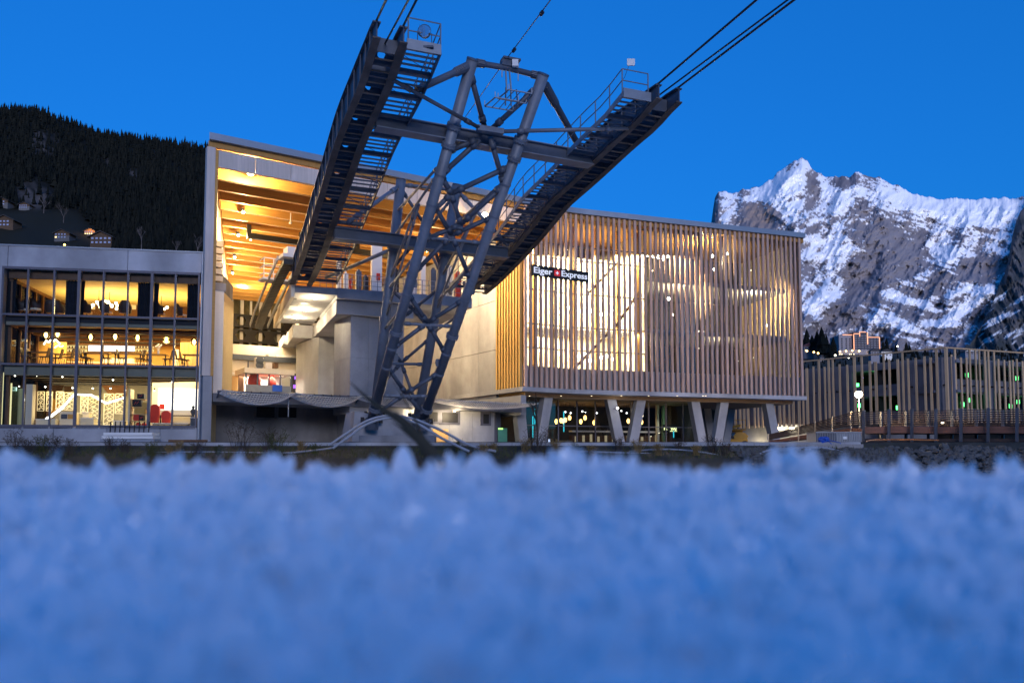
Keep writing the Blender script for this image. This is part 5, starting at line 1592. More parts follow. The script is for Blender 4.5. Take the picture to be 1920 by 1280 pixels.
gp(MB().prism([p + Vector((0, 0, gz0 - .1)) for p in (GL.p(sG0, 1.21, 0), GL.p(sG1, 1.21, 0), GR.p(rG1, 1.21, 0), GR.p(rG1, 8, 0), GL.p(sG1, 9, 0), GL.p(sG0, 9, 0))], (0, 0, .3)), 'floor_slab', M_GCONC)
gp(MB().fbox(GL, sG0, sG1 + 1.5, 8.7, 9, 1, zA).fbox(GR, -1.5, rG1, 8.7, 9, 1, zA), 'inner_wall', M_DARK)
for z_ in (zD + .3, zA - .4):
    gp(MB().fbox(GL, sG0, sG1 + .8, 1.22, 8.6, z_ - .3, z_), 'floor_slab', M_GCONC)
    gp(MB().fbox(GR, -.5, rG1, 1.22, 8.6, z_ - .3, z_), 'floor_slab', M_GCONC)
# slats: irregular rhythm
rs = random.Random(11)
def gslats(fr, a, c, sg):
    s_ = a
    k = 0
    while s_ < c:
        w = rs.choice((.22, .25, .28, .33))
        tall = rs.random() < .3
        gp(MB().fbox(fr, s_, s_ + w, -.05, .09, gz0 - .45, GZ1 + (.12 if tall else -.55 - rs.uniform(0, .3))), 'timber_slat', M_LARCH2)
        s_ += w + rs.choice((.75, .95, 1.2, 1.5, 1.7)) * sg
        k += 1
M_LARCH2 = mat('pale_larch_slat', (.58, .39, .22), .7, var=.22, scale=1.5, stretch=(4, 4, .3))
gslats(GL, sG0, sG1 - .4, .46); gslats(GR, .0, rG1, .44)
gp(MB().fbox(GL, sG0, sG1 + .1, -.1, .1, GZ1 + .13, GZ1 + .3), 'roof_rail', M_LARCH2)
gp(MB().fbox(GR, -.1, rG1, -.1, .1, GZ1 + .14, GZ1 + .31), 'roof_rail', M_LARCH2)
gp(MB().fbox(GL, sG1 - .08, sG1 + .22, -.12, .2, gz0 - .4, GZ1 + .1), 'corner_post', M_LARCH2)
# clips between the slats and the slabs
for z_ in (zD + .9,):
    for fr, a, c in ((GL, sG0, sG1), (GR, 0, rG1)):
        s_ = a + .5
        while s_ < c:
            gp(MB().fbox(fr, s_, s_ + .12, .26, .9, z_ - .08, z_ + .08), 'slat_bracket', M_BLACK)
            s_ += 1.6
# green lamps and deck doors with a green glow put into their material
gm = emit('green_lamp', (.10, 1.0, .22), 5)
gd = mat('green_lit_door2', (.02, .28, .05), .6, var=.2)
glamps = [(GL, 1608, 722), (GL, 1611, 760), (GL, 1649, 766), (GL, 1683, 764), (GR, 1787, 701), (GR, 1813, 703), (GR, 1833, 705), (GR, 1789, 749), (GR, 1816, 750), (GR, 1836, 751), (GR, 1805, 758), (GR, 1907, 709), (GR, 1909, 753), (GR, 1895, 761)]
g0 = None
for i, (fr, px, py) in enumerate(glamps):
    s_, z_ = fr.hit(px, py, 3.0); P = fr.p(s_, 3.0, z_)
    lab = 'green garage lamp, %s from the left on the %s deck' % (ORD[[q[1] for q in sorted([g for g in glamps if (g[2] > 735) == (py > 735)], key=lambda g: g[1])].index(px)], 'lower' if py > 735 else 'upper')
    if g0 is None:
        g0 = thing('garage_lamp', lab, 'lamp', P, 'green lamps in the garage')
        MB().box(P.x - .16, P.x + .16, P.y - .08, P.y + .08, P.z - .26, P.z + .26).build('lens', gm, g0)
        MB().box(P.x - .2, P.x + .2, P.y + .081, P.y + .15, P.z - .3, P.z + .3).build('housing', M_BLACK, g0)
    else:
        o = copy_tree(g0); o.location = P; o['label'] = lab
for (fr, x0, x1, y0, y1) in ((GL, 1654, 1661, 706, 718), (GL, 1654, 1662, 752, 769), (GR, 1776, 1782, 697, 712), (GR, 1777, 1784, 744, 762), (GR, 1803, 1811, 757, 765)):
    a, z1 = fr.hit(x0, y0, 4.0); c, z0 = fr.hit(x1, y1, 4.0)
    gp(MB().fbox(fr, a, c, 4.0, 4.2, z0, z1), 'green_door', emit('green_door_glow', (.0, .16, .03), 1.0))
for px, py in ((1617, 708), (1618, 755)):
    s_, z_ = GL.hit(px, py, 3.0); P = GL.p(s_, 3, z_)
    o = thing('garage_lamp', '%s small violet lamp behind the garage slats near the street lamp' % ('upper' if py < 730 else 'lower'), 'lamp', P, 'violet lamps in the garage')
    MB().ball(P, .14, 7, 5).build('lens', emit('violet_lamp', (.35, .2, 1.0), 5), o)
light('deck_glow', 'POINT', GL.p(GL.s(1640, 3, 700), 3.5, zB - .6), 60, (.2, 1, .3), gar, size=.2)
light('deck_glow', 'POINT', GR.p(GR.s(1800, 3, 700), 3.5, zE + 1.2), 50, (.2, 1, .3), gar, size=.2)
# retaining wall under the garage lit by two bulkhead lamps
gw = thing('garage_base_wall', 'lit pale concrete wall at the foot of the garage, beyond the concrete legs', 'wall', GL.p(sG0, 2.6, TZ))
for i in range(7):
    a = sG0 + i * 4
    MB().fbox(GL, a + .01, a + 3.99, 2.4, 2.8, TZ - .15, gz0 - .12).build('wall_section', M_CONC, gw)
for px, w_ in ((1463, 'left'), (1485, 'right')):
    s_, z_ = GL.hit(px, 803, 2.0); P = GL.p(s_, 2.0, z_)
    l = thing('bulkhead_lamp', 'bright bulkhead lamp on the garage base wall, the %s one of two' % w_, 'lamp', P, 'bulkhead lamps on the garage base')
    MB().box(P.x - .35, P.x + .35, P.y - .08, P.y + .08, P.z - .16, P.z + .16).build('lens', emit('bulkhead', (1, .88, .6), 14), l)
    light('glow', 'POINT', P - GL.n * .5, 160, (1, .80, .50), l, size=.15)
P = GL.p(GL.s(1412, 1.4, 815), 1.2, 2.6)
l = thing('ground_lamp', 'floor flood lamp lighting the wall behind the yellow lift', 'lamp', GL.p(GL.s(1418, 1.2, 826), 1.0, TZ - .1))
P = GL.p(GL.s(1418, 1.2, 826), 1.0, TZ + .1)
MB().box(P.x - .2, P.x + .2, P.y - .15, P.y + .15, P.z - .2, P.z + .1).build('housing', M_BLACK, l)
MB().box(P.x - .15, P.x + .15, P.y + .16, P.y + .2, P.z - .1, P.z + .12).build('lens', emit('bulkhead', (1, .88, .6), 14), l)
light('glow', 'POINT', P + GL.n * .45 + Vector((0, 0, .4)), 170, (1, .80, .45), l, size=.15)

# ================================================================== yellow boom lift between the concrete legs
P0 = at(1378, 826, 84.0); bz = TZ - .1
bl_ = thing('boom_lift', 'yellow boom lift parked between the concrete legs of the slatted block', 'lift', (P0.x, P0.y, bz))
def bx(x0, x1, y0, y1, z0, z1, n, m): return MB().box(P0.x + x0, P0.x + x1, P0.y + y0, P0.y + y1, bz + z0, bz + z1).build(n, m, bl_)
bx(-1.5, 1.2, -.5, .7, .45, .95, 'chassis', M_YELLOW)
m = MB(); m.prism([(P0.x + x, P0.y - .6, bz + z) for x, z in ((-.2, .95), (1.1, .95), (1.25, 1.25), (.9, 1.6), (0, 1.6), (-.3, 1.3))], (0, 1.0, 0)); m.build('counterweight', M_YELLOW, bl_)
MB().bar((P0.x + .8, P0.y, bz + 1.7), (P0.x - 1.6, P0.y, bz + 2.0), .28, .3).bar((P0.x - 1.6, P0.y - .02, bz + 2.0), (P0.x + .6, P0.y - .02, bz + 2.35), .22, .24).build('boom', M_YELLOW, bl_)
m = MB()
for z_ in (1.9, 2.4, 2.9): m.box(P0.x - 1.1, P0.x + .9, P0.y - .9, P0.y - .85, bz + z_, bz + z_ + .05); 
for x_ in (-1.1, -.1, .85): m.box(P0.x + x_, P0.x + x_ + .05, P0.y - .9, P0.y - .85, bz + 1.9, bz + 2.95)
m.box(P0.x - 1.1, P0.x + .9, P0.y - .84, P0.y - .2, bz + 1.84, bz + 1.9); m.build('basket', M_YELLOW, bl_)
for x_ in (-1.1, .85):
    for y_ in (-.62, .62):
        c = Vector((P0.x + x_, P0.y + y_, bz + .38))
        w = MB().tube([c - Vector((0, .13, 0)), c + Vector((0, .13, 0))], .38, 14).build('wheel', M_RUBBER, bl_)
        MB().tube([c - Vector((0, .14, 0)), c + Vector((0, .14, 0))], .2, 10).build('rim', M_YELLOW, w)
bx(-.9, -.1, -.55, -.5, 1.0, 1.3, 'control_panel', M_BLACK)

# ================================================================== footbridge on the right, with its ramp
br_ = thing('foot_bridge', 'brown footbridge with horizontal rails and steel posts crossing on the right', 'bridge', at(1620, 830, 60))
ptop = [(1620, 771, 58.5), (1668, 768, 57.6), (1711, 768, 56.6), (1756, 768, 55.5), (1803, 767, 54.3), (1854, 766, 53), (1908, 766, 51.6), (1965, 766, 50.2)]
pbot = [(1620, 830), (1668, 830), (1711, 830), (1756, 831), (1803, 831), (1854, 831), (1908, 832), (1965, 833)]
T_ = [at(x, y, Y) for x, y, Y in ptop]; B_ = [at(x, y, Y) for (x, y), (_, _, Y) in zip(pbot, ptop)]
dirb = (T_[-1] - T_[0]); dirb.z = 0; dirb.normalize(); nb = Vector((-dirb.y, dirb.x, 0))
M_BRPOST = mat('bridge_post_steel', (.10, .11, .135), .5, metal=.4, var=.15)
M_BRW = mat('bridge_board', (.23, .11, .075), .65, var=.25, scale=1.5, stretch=(.3, .3, 3))
M_BRD = mat('bridge_dark_timber', (.07, .05, .045), .7, var=.25)
for i in range(len(T_)):
    for k in (0, 1):
        off = nb * 3.2 * k
        MB().bar(B_[i] + off - nb * .12, T_[i] + off - nb * .12 + Vector((0, 0, .05)), .16, .2, up=nb).build('bridge_post', M_BRPOST, br_)
for i in range(len(T_) - 1):
    a, c = T_[i], T_[i + 1]; a2, c2 = B_[i], B_[i + 1]
    for k in range(7):
        f = .03 + .066 * k
        for kk in (0, 1):
            off = nb * 3.2 * kk
            MB().bar(a.lerp(a2, f) + off, c.lerp(c2, f) + off, .05, .055).build('bridge_rail', M_BRD, br_)
    f0, f1 = .50, .70
    MB().add([a.lerp(a2, f1), c.lerp(c2, f1), c.lerp(c2, f0), a.lerp(a2, f0)] + [p + nb * .08 for p in (a.lerp(a2, f1), c.lerp(c2, f1), c.lerp(c2, f0), a.lerp(a2, f0))],
             [(0, 1, 2, 3), (7, 6, 5, 4), (0, 4, 5, 1), (3, 2, 6, 7)]).build('side_board', M_BRW, br_)
    MB().bar(a.lerp(a2, .93) + nb * .1, c.lerp(c2, .93) + nb * .1, .22, .30).build('main_beam', M_BRD, br_)
    MB().bar(a.lerp(a2, .93) + nb * 3.1, c.lerp(c2, .93) + nb * 3.1, .22, .30).build('main_beam', M_BRD, br_)
    q = [a.lerp(a2, .72) + nb * .15, c.lerp(c2, .72) + nb * .15, c.lerp(c2, .72) + nb * 3.1, a.lerp(a2, .72) + nb * 3.1]
    MB().prism(q, (0, 0, .1)).build('deck', M_BRD, br_)
P = at(1775, 791, 56.2)
MB().box(P.x - .06, P.x + .06, P.y + .5, P.y + .6, P.z - .06, P.z + .06).build('deck_lamp', emit('bulkhead', (1, .88, .6), 14), br_)
light('deck_glow', 'POINT', P + nb * 1.4 + Vector((0, 0, .4)), 30, (1, .75, .45), br_, size=.1)
# ramp rising from the terrace to the bridge
rt = [(1440, 815, 70), (1497, 800, 67.5), (1528, 792, 65.5), (1560, 783, 63), (1595, 773, 60.5), (1620, 771, 58.6)]
rb = [(1440, 832), (1497, 826), (1528, 822), (1560, 820), (1595, 818), (1620, 818)]
RT = [at(x, y, Y) for x, y, Y in rt]; RB = [at(x, y, Y) for (x, y), (_, _, Y) in zip(rb, rt)]
ramp = thing('ramp_railing', 'timber railed ramp climbing to the footbridge behind the street lamp', 'ramp', RB[0])
for i in range(len(RT)):
    MB().bar(RB[i] - Vector((0, .05, 0)), RT[i] - Vector((0, .05, 0)) + Vector((0, 0, .08)), .10, .12, up=(0, 1, 0)).build('ramp_post', mat('pale_post', (.45, .40, .32), .5), ramp)
for i in range(len(RT) - 1):
    for k in range(7):
        f = .02 + .085 * k
        MB().bar(RT[i].lerp(RB[i], f), RT[i + 1].lerp(RB[i + 1], f), .05, .075).build('ramp_rail', M_BRD, ramp)
    q = [RT[i].lerp(RB[i], .66), RT[i + 1].lerp(RB[i + 1], .66), RB[i + 1], RB[i]]
    MB().prism(q, (.03, .12, 0)).build('side_board', M_BRW, ramp)
    MB().prism([RB[i] - Vector((0, .1, .0)), RB[i + 1] - Vector((0, .1, 0)), RB[i + 1] + Vector((0, 2.6, 0)), RB[i] + Vector((0, 2.6, 0))], (0, 0, .1)).build('deck', M_BRD, ramp)
# street lamp
P = at(1610, 739, 59.5)
sl = thing('street_lamp', 'bright street lamp on a slim post at the head of the ramp', 'lamp', (P.x, P.y, 2.5))
MB().tube([(P.x, P.y, 1.2), (P.x, P.y, P.z + .15)], [.07, .05], 8).build('post', M_GRATE, sl)
MB().tube([P + Vector((0, 0, .18)), P + Vector((0, 0, .30))], [.26, .18], 12).build('hood', M_STEELD, sl)
MB().ball(P, .27, 12, 8).build('globe', emit('street_globe', (1, .84, .5), 50), sl)
light('glow', 'POINT', P - Vector((0, .35, .30)), 1700, (1, .68, .34), sl, size=.15)
# ribbed site box with the blue bundle on the wall end
P0 = at(1531, 830, 48.0); P1 = at(1614, 830, 48.0); zt_ = at(1570, 811, 48).z
bx_ = thing('site_box', 'grey ribbed site container on the end of the low wall', 'container', (P0.x, 48, .84))
MB().box(P0.x, P1.x, 48, 49.6, .84, zt_).build('body', mat('ribbed_sheet', (.33, .34, .37), .6, var=.1), bx_)
MB().box(P0.x - .05, P1.x + .05, 47.93, 49.65, zt_ + .002, zt_ + .06).build('lid', M_GRATE, bx_)
n = 26
for i in range(n + 1):
    x = P0.x + (P1.x - P0.x) * i / n
    MB().box(x - .025, x + .025, 47.95, 47.998, .86, zt_ - .02).build('rib', M_STEELD if i < n * .45 else M_GRATE, bx_)
a, c = at(1581, 818, 47.9), at(1588, 823, 47.9)
MB().box(a.x, c.x, 47.90, 47.948, c.z, a.z).build('white_label', M_WHITEP, bx_)
P = at(1544, 825, 46.8)
tarp = thing('blue_tarp', 'crumpled bright blue tarpaulin bundle hanging over the low wall', 'tarpaulin', P)
b = MB(); rr = random.Random(5)
b.ball(P, .32, 12, 8, sz=.55)
b.v = [tuple(Vector(v) + Vector((rr.uniform(-.09, .14), rr.uniform(-.06, .06), rr.uniform(-.07, .07)))) for v in b.v]
M_BLUE = mat('blue_plastic', (.02, .09, .45), .5, var=.2)
b.build('bundle', M_BLUE, tarp)
MB().tube([P + Vector((.2, -.1, 0)), P + Vector((.4, -.35, -.3)), P + Vector((.6, -.4, -.55))], .02, 5).tube([P + Vector((.3, -.1, 0)), P + Vector((.85, -.35, -.15)), P + Vector((.8, -.4, -.6))], .02, 5).build('rope_end', M_BLUE, tarp)

# ================================================================== pipes and hoses of the bank
def spline(pts, n=10):
    P = [pts[0]] + list(pts) + [pts[-1]]; out = []
    for i in range(1, len(P) - 2):
        for k in range(n):
            t = k / n; a, b_, c, d = P[i - 1], P[i], P[i + 1], P[i + 2]
            out.append(.5 * ((2 * b_) + (c - a) * t + (2 * a - 5 * b_ + 4 * c - d) * t * t + (3 * b_ - a - 3 * c + d) * t ** 3))
    out.append(P[-2]); return out
def pipe(px, r, lab, m=M_PIPE, name='pipe', grp='grey pipes along the bank', cat='pipe'):
    pts = spline([at(x, y, Y) for x, y, Y in px])
    return tag(MB().tube(pts, r, 10).build(name, m, loc=pts[0], smooth=True), lab, cat, grp)
pipe([(618, 834, 44.6), (650, 812, 44.8), (690, 788, 45.2), (730, 779, 45.6), (775, 785, 45.6), (830, 808, 45.2), (880, 834, 44.8), (930, 846, 44.6)], .075, 'upper of the two grey pipes arching over the tower footing')
pipe([(624, 840, 44.2), (655, 818, 44.4), (690, 794, 44.8), (735, 783, 45.2), (780, 793, 45.0), (830, 822, 44.6), (880, 846, 44.3)], .075, 'lower of the two grey pipes arching over the tower footing')
pipe([(262, 849, 45.4), (380, 847, 45.4), (520, 849, 45.2), (580, 845, 45), (626, 839, 44.8)], .05, 'thin grey pipe lying along the foot of the low wall on the left')
pipe([(960, 856, 45.2), (1020, 850, 45.2), (1080, 846, 45.2), (1150, 848, 45), (1220, 850, 45)], .05, 'pale pipe on the bank in front of the concrete legs')
pipe([(1180, 846, 45.4), (1250, 842, 45.4), (1320, 848, 45), (1380, 862, 44)], .05, 'second pale pipe on the bank right of the first')
pipe([(1405, 870, 43.5), (1425, 852, 44.4), (1450, 843, 45.2), (1500, 840, 45.5), (1545, 840, 45.5), (1580, 848, 45.3)], .085, 'long thick pipe rising from the stones to the end of the low wall')
pipe([(1422, 868, 43.4), (1440, 852, 44.2), (1465, 845, 45.0), (1520, 843, 45.3)], .075, 'shorter thick pipe beside the long one on the stones')
pipe([(1362, 864, 43.6), (1400, 872, 43.2)], .07, 'short pipe end lying on the stones')
pipe([(1585, 850, 45.4), (1612, 848, 45.6), (1622, 838, 47), (1628, 826, 50), (1660, 824, 56), (1710, 824, 55.6), (1760, 825, 54.6)], .035, 'orange hose climbing from the stones to the footbridge beam', mat('orange_hose', (.55, .22, .07), .5), 'hose', None, 'hose')
# ================================================================== safety net under the hall mouth
net = thing('safety_net', 'sagging safety net hung from a long pole under the hall mouth', 'net', HB.p(.8, -.4, 4.1))
s0_, s1_ = HB.s(408, -.4, 738), SC + .6
zp = 4.13
MB().tube([HB.p(s0_, -.4, zp), HB.p(s1_, -.4, zp)], .09, 10).build('pole', M_STEELD, net)
for px in (410, 545, 672):
    s_ = HB.s(px, -.4, 738)
    MB().tube([HB.p(s_, -.4, zp - .1), HB.p(s_, .0, zp - .35)], .06, 8).build('pole_bracket', M_STEELD, net)
s_ = HB.s(541, -.45, 760)
MB().tube([HB.p(s_, -.42, zp - .1), HB.p(s_, -.42, HB.z(541, 781, -.42))], .04, 8).build('hanging_rod', M_GRATE, net)
sw = [HB.s(px, -.4, 740) for px in (411, 545, 670, 816)] + [s1_]
M_NET = mat('net_cord', (.75, .70, .62), .9, var=.15)
for j in range(4):
    a, c = sw[j], sw[j + 1]
    dz = .75 if j < 3 else .42
    if j == 2: dz = .5
    W = 2.0
    def npnt(u, v):
        sag = dz * (4 * u * (1 - u)) * (.35 + .65 * math.sin(math.pi * min(1, v * .75 + .25)))
        return HB.p(a + (c - a) * u, -.45 - W * v * (.55 + .45 * 4 * u * (1 - u)), zp - .12 - sag + .15 * v)
    b = MB()
    NU = max(20, int((c - a) / .17)); NV = 10
    for i in range(NU + 1):
        for k in range(NV): b.bar(npnt(i / NU, k / NV), npnt(i / NU, (k + 1) / NV), .024, .024)
    for k in range(NV + 1):
        for i in range(0, NU, 2): b.bar(npnt(i / NU, k / NV), npnt(min(1, (i + 2) / NU), k / NV), .028 if k else .05, .028 if k else .05)
    o = b.build('net_mesh', M_NET, net); o['kind'] = 'stuff'
for i in range(40):
    s_ = s0_ + (s1_ - s0_) * (i + .5) / 40
    MB().tube([HB.p(s_ - .03, -.4, zp), HB.p(s_ + .03, -.4, zp)], .115, 8).build('pole_ring', M_BLACK, net)

# ================================================================== hall furnishings: kiosk, plant
tk = 15.0
a, z1 = HB.hit(462, 689, tk); c, z0 = HB.hit(546, 735, tk)
kio = thing('ticket_kiosk', 'glazed lit kiosk with a flat roof standing on the hall floor', 'kiosk', HB.p(a, tk, 4.0))
MB().fbox(HB, a - .2, c + .2, tk - .2, tk + 3, z1 - .45, z1).build('roof', M_CREAM, kio)
zc0 = HB.z(500, 722, tk)
MB().fbox(HB, a, c, tk, tk + .15, 4.0, zc0).build('counter', M_GRATE, kio)
for k in range(5):
    x = a + (c - a) * k / 4
    MB().fbox(HB, x - .06, x + .06, tk, tk + .12, zc0 + .002, z1 - .46).build('post', M_STEELD, kio)
MB().fbox(HB, a, c, tk + 2.8, tk + 2.9, 4.0, z1 - .46).build('back_panel', M_WHITEP, kio)
for k in range(4):
    x0_, x1_ = a + (c - a) * k / 4 + .065, a + (c - a) * (k + 1) / 4 - .065
    MB().fbox(HB, x0_, x1_, tk + .05, tk + .07, zc0 + .003, z1 - .47).build('pane', M_GLASS, kio)
light('kiosk_light', 'AREA', HB.p((a + c) / 2, tk + 1.5, z1 - .55), 420, (1, .86, .62), kio, size=4, size_y=1.5, aim=(0, 0, -1))
for px, py, r, lab in ((477, 712, .75, 'big red round mascot free ball shape in the left window of the kiosk'), (510, 717, .5, 'smaller red bag in the middle window of the kiosk')):
    s_, z_ = HB.hit(px, py, tk + 1.0)
    lab = 'large red padded bag in the left window of the kiosk' if r > .6 else lab
    b = MB(); P = HB.p(s_, tk + 1, z_)
    b.tube([P - Vector((0, 0, r * .9)), P - Vector((0, 0, r * .75)), P, P + Vector((0, 0, r * .6)), P + Vector((0, 0, r))], [r * .5, r * .7, r * .75, r * .5, r * .15], 12)
    b.tube([P + Vector((-.15, 0, r * .95)), P + Vector((-.1, 0, r * 1.2)), P + Vector((.1, 0, r * 1.2)), P + Vector((.15, 0, r * .95))], .04, 5)
    tag(b.build('padded_bag', M_RED, loc=P - Vector((0, 0, r)), smooth=True), lab, 'bag')
s_ = HB.s(520, tk - .1, 727); z_ = HB.z(520, 727, tk - .1)
tag(MB().fbox(HB, s_ - .4, s_ + .4, tk - .15, tk - .02, z_ - .3, z_ + .25).build('blue_notice', M_BLUE, loc=HB.p(s_, tk - .1, z_)), 'small blue notice board on the kiosk counter', 'notice')
# air conditioner, crates, pipes on the wall behind
tb_ = 19.5
def bw(x0, x1, y0, y1, t, m, name, lab, cat, dep=.6):
    a, z1 = HB.hit(x0, y0, t); c, z0 = HB.hit(x1, y1, t)
    o = thing(name, lab, cat, HB.p(a, t, z0))
    MB().fbox(HB, a, c, t, t + dep, z0, z1).build('body', m, o); return o, a, c, z0, z1
rear = thing('service_wall', 'pale service wall across the back of the hall floor with pipes', 'wall', HB.p(1, 20.5, 4))
MB().fbox(HB, .3, HB.s(579, 20.5, 690), 20.5, 20.8, 4.0, HB.z(500, 649, 20.5)).build('panel', M_CREAM, rear)
MB().fbox(HB, .3, HB.s(579, 20.5, 690), 20.2, 20.49, HB.z(450, 674, 20.2), HB.z(450, 664, 20.2)).build('cable_tray', M_STEELD, rear)
for px, y0, y1 in ((424, 674, 700), (428, 674, 698), (500, 664, 690), (503, 664, 686), (466, 676, 690)):
    MB().tube([HB.p(HB.s(px, 20.3, y0), 20.4, HB.z(px, y1, 20.3)), HB.p(HB.s(px, 20.3, y0), 20.4, HB.z(px, y0, 20.3))], .05, 6).build('pipe', M_STEELD, rear)
MB().fbox(HB, .3, HB.s(440, 20.3, 698), 20.3, 20.45, HB.z(430, 700, 20.3), HB.z(430, 698, 20.3)).build('white_pipe', M_WHITEP, rear)
m = MB(); s_, z_ = HB.hit(550, 674, 20.3)
pts = [HB.p(s_ + .35 * math.cos(R(24 * k)), 20.3, z_ + .35 * math.sin(R(24 * k))) for k in range(16)]
m.tube(pts, .05, 6); m.build('hose_ring', M_WHITEP, rear)
for k in range(9):
    s_, z_ = HB.hit(520 + 5 * k, 668 + (k % 2), 20.3)
    MB().fbox(HB, s_ - .12, s_ + .12, 20.3, 20.48, z_ - .15, z_ + .15).build('junction_box', M_WHITEP, rear)
o, a, c, z0, z1 = bw(480, 494, 670, 690, tb_, M_WHITEP, 'air_conditioner', 'white outdoor air conditioner with two fans above the kiosk', 'air conditioner')
for k in (0.27, .73):
    P = HB.p((a + c) / 2, tb_ - .01, z0 + (z1 - z0) * k)
    MB().tube([P - HB.n * .05, P], .36, 14).build('fan', M_STEELD, o)
bw(498, 510, 678, 692, tb_ - 1, M_WHITEP, 'equipment_case', 'small cream equipment case right of the air conditioner', 'case')
bw(514, 522, 680, 690, tb_ - 1, M_BROWN, 'equipment_case', 'small dark case on top of the kiosk roof', 'case')
bw(416, 446, 703, 735, 17.5, mat('plywood', (.55, .33, .12)), 'plywood_crate', 'large plywood crate on the hall floor beside the white pillar', 'crate', 1.5)
bw(448, 457, 700, 735, 17.0, M_BROWN, 'dark_door', 'narrow dark door leaning beside the plywood crate', 'door', .2)
o, a, c, z0, z1 = bw(549, 575, 700, 735, 17.8, M_DARK, 'display_case', 'display case glowing violet right of the kiosk', 'case', .8)
for (x0, x1, y0, y1) in ((550, 558, 721, 728), (565, 573, 722, 728), (552, 572, 705, 712)):
    aa, zz1 = HB.hit(x0, y0, 17.75); cc, zz0 = HB.hit(x1, y1, 17.75)
    MB().fbox(HB, aa, cc, 17.72, 17.78, zz0, zz1).build('violet_screen', emit('violet_screen', (.35, .12, .9), 1.4), o)
for i, (px, lab) in enumerate(((549, 'white stool left of the glowing display case'), (557, 'white stool in front of the glowing display case'), (566, 'white stool at the right of the glowing display case'))):
    P = HB.p(HB.s(px, 13, 735), 13, 4.0)
    o = thing('bar_stool', lab, 'stool', P, 'white stools by the kiosk')
    MB().tube([P + Vector((0, 0, .75)), P + Vector((0, 0, .80))], .2, 10).build('seat', M_WHITEP, o)
    for k in range(4):
        d = Vector((.17 * math.cos(k * math.pi / 2), .17 * math.sin(k * math.pi / 2), 0))
        MB().bar(P + d * 1.3, P + d * .8 + Vector((0, 0, .749)), .04, .04).build('leg', M_WHITEP, o)

# ================================================================== restaurant behind the lower glass
fl = emit('filament', (1, .74, .30), 14)
for i, (px, py) in enumerate(((1043, 790), (1052, 788), (1060, 787), (1068, 783), (1056, 789), (1089, 790), (1097, 783), (1114, 792), (1144, 791), (1178, 789), (1203, 791), (1165, 770), (1060, 772), (1092, 771), (1070, 774), (1175, 774), (1119, 774))):
    t = 6.0 + (i % 3)
    s_, z_ = GB.hit(px, py, t); P = GB.p(s_, t, z_)
    big = i < 11
    l = thing('restaurant_pendant', ('amber filament lamp behind the restaurant glass, %s from the left' % ORD[sorted((1043, 1052, 1060, 1068, 1056, 1089, 1097, 1114, 1144, 1178, 1203)).index(px)] if big else 'tiny white lamp under the restaurant ceiling, %s from the left' % ORD[sorted((1165, 1060, 1092, 1070, 1175, 1119)).index(px)]), 'lamp', P, 'amber lamps of the restaurant' if big else 'tiny ceiling lamps of the restaurant')
    MB().ball(P, .15 if big else .08, 8, 5, sz=1.6 if big else 1).build('bulb', emit('amber_bulb', (1, .52, .12), 9) if big else emit('cool_bulb', (1, .9, .75), 8), l)
    MB().tube([P + Vector((0, 0, .2)), Vector((P.x, P.y, ZL - .02))], .015, 4).build('cord', M_BLACK, l)
teal = emit('teal_tube', (.05, .75, .80), 1.6)
for fr, px, y0, y1 in ((HB, 969, 777, 795), (HB, 999, 780, 820), (HB, 1003, 766, 795), (HB, 1026, 803, 815), (GB, 1057, 771, 809), (GB, 1081, 780, 809), (GB, 1200, 797, 801), (GB, 1263, 808, 820)):
    t = 5.2
    s_, z1 = fr.hit(px, y0, t); _, z0 = fr.hit(px, y1, t); P = fr.p(s_, t, z0)
    o = thing('neon_tube', 'upright turquoise neon tube behind the restaurant glass, %s from the left' % ORD[(969, 999, 1003, 1026, 1057, 1081, 1200, 1263).index(px)], 'lamp', P, 'turquoise neon tubes of the restaurant')
    MB().tube([P, P + Vector((0, 0, z1 - z0))], .045, 8).build('tube', teal, o)
    MB().tube([P + Vector((0, 0, z1 - z0)), P + Vector((0, 0, z1 - z0 + .1))], .055, 8).build('cap', M_BLACK, o)
s_, z_ = GB.hit(1092, 818, 7.0)
o = thing('bar_counter', 'lit restaurant bar counter behind the lower glass', 'counter', GB.p(s_, 7, TZ))
a, c = GB.s(1072, 7, 818), GB.s(1262, 7, 818)
MB().fbox(GB, a, c, 7, 7.6, TZ, TZ + 1.0).build('front', M_BROWN, o)
MB().fbox(GB, a, c, 6.9, 7.7, TZ + 1.3, TZ + 1.45).build('top', M_WHITEP, o)
for k in range(14):
    x = a + (c - a) * (k + .5) / 14
    MB().fbox(GB, x - .12, x + .12, 6.86, 6.92, TZ + .25, TZ + .9 + .1 * (k % 3)).build('lit_niche', emit('niche_dim', (1, .75, .4), .45 + 0), o)
light('bar_light', 'AREA', GB.p((a + c) / 2, 6.6, TZ + 2.4), 60, (1, .75, .45), o, size=8, size_y=1, aim=(0, .3, -1))
for fr, x0, x1 in ((HB, 991, 1002), (GB, 1048, 1073), (GB, 1194, 1205)):
    a = fr.s(x0, 4.2, 825); c = fr.s(x1, 4.2, 825)
    o = thing('wooden_planter', '%s wooden box from the left behind the restaurant glass' % ORD[(991, 1048, 1194).index(x0)], 'box', fr.p(a, 4.2, TZ), 'wooden boxes in the restaurant')
    MB().fbox(fr, a, c, 4.2, 4.7, TZ, TZ + .42).build('body', mat('plywood', (.55, .33, .12)), o)
    MB().fbox(fr, a - .03, c + .03, 4.17, 4.73, TZ + .421, TZ + .46).build('rim', M_OAK, o)
P = HB.p(HB.s(1027, 4.0, 826), 4.0, TZ + .2)
o = thing('lantern', 'small square glowing white lantern on the floor behind the glass', 'lamp', P)
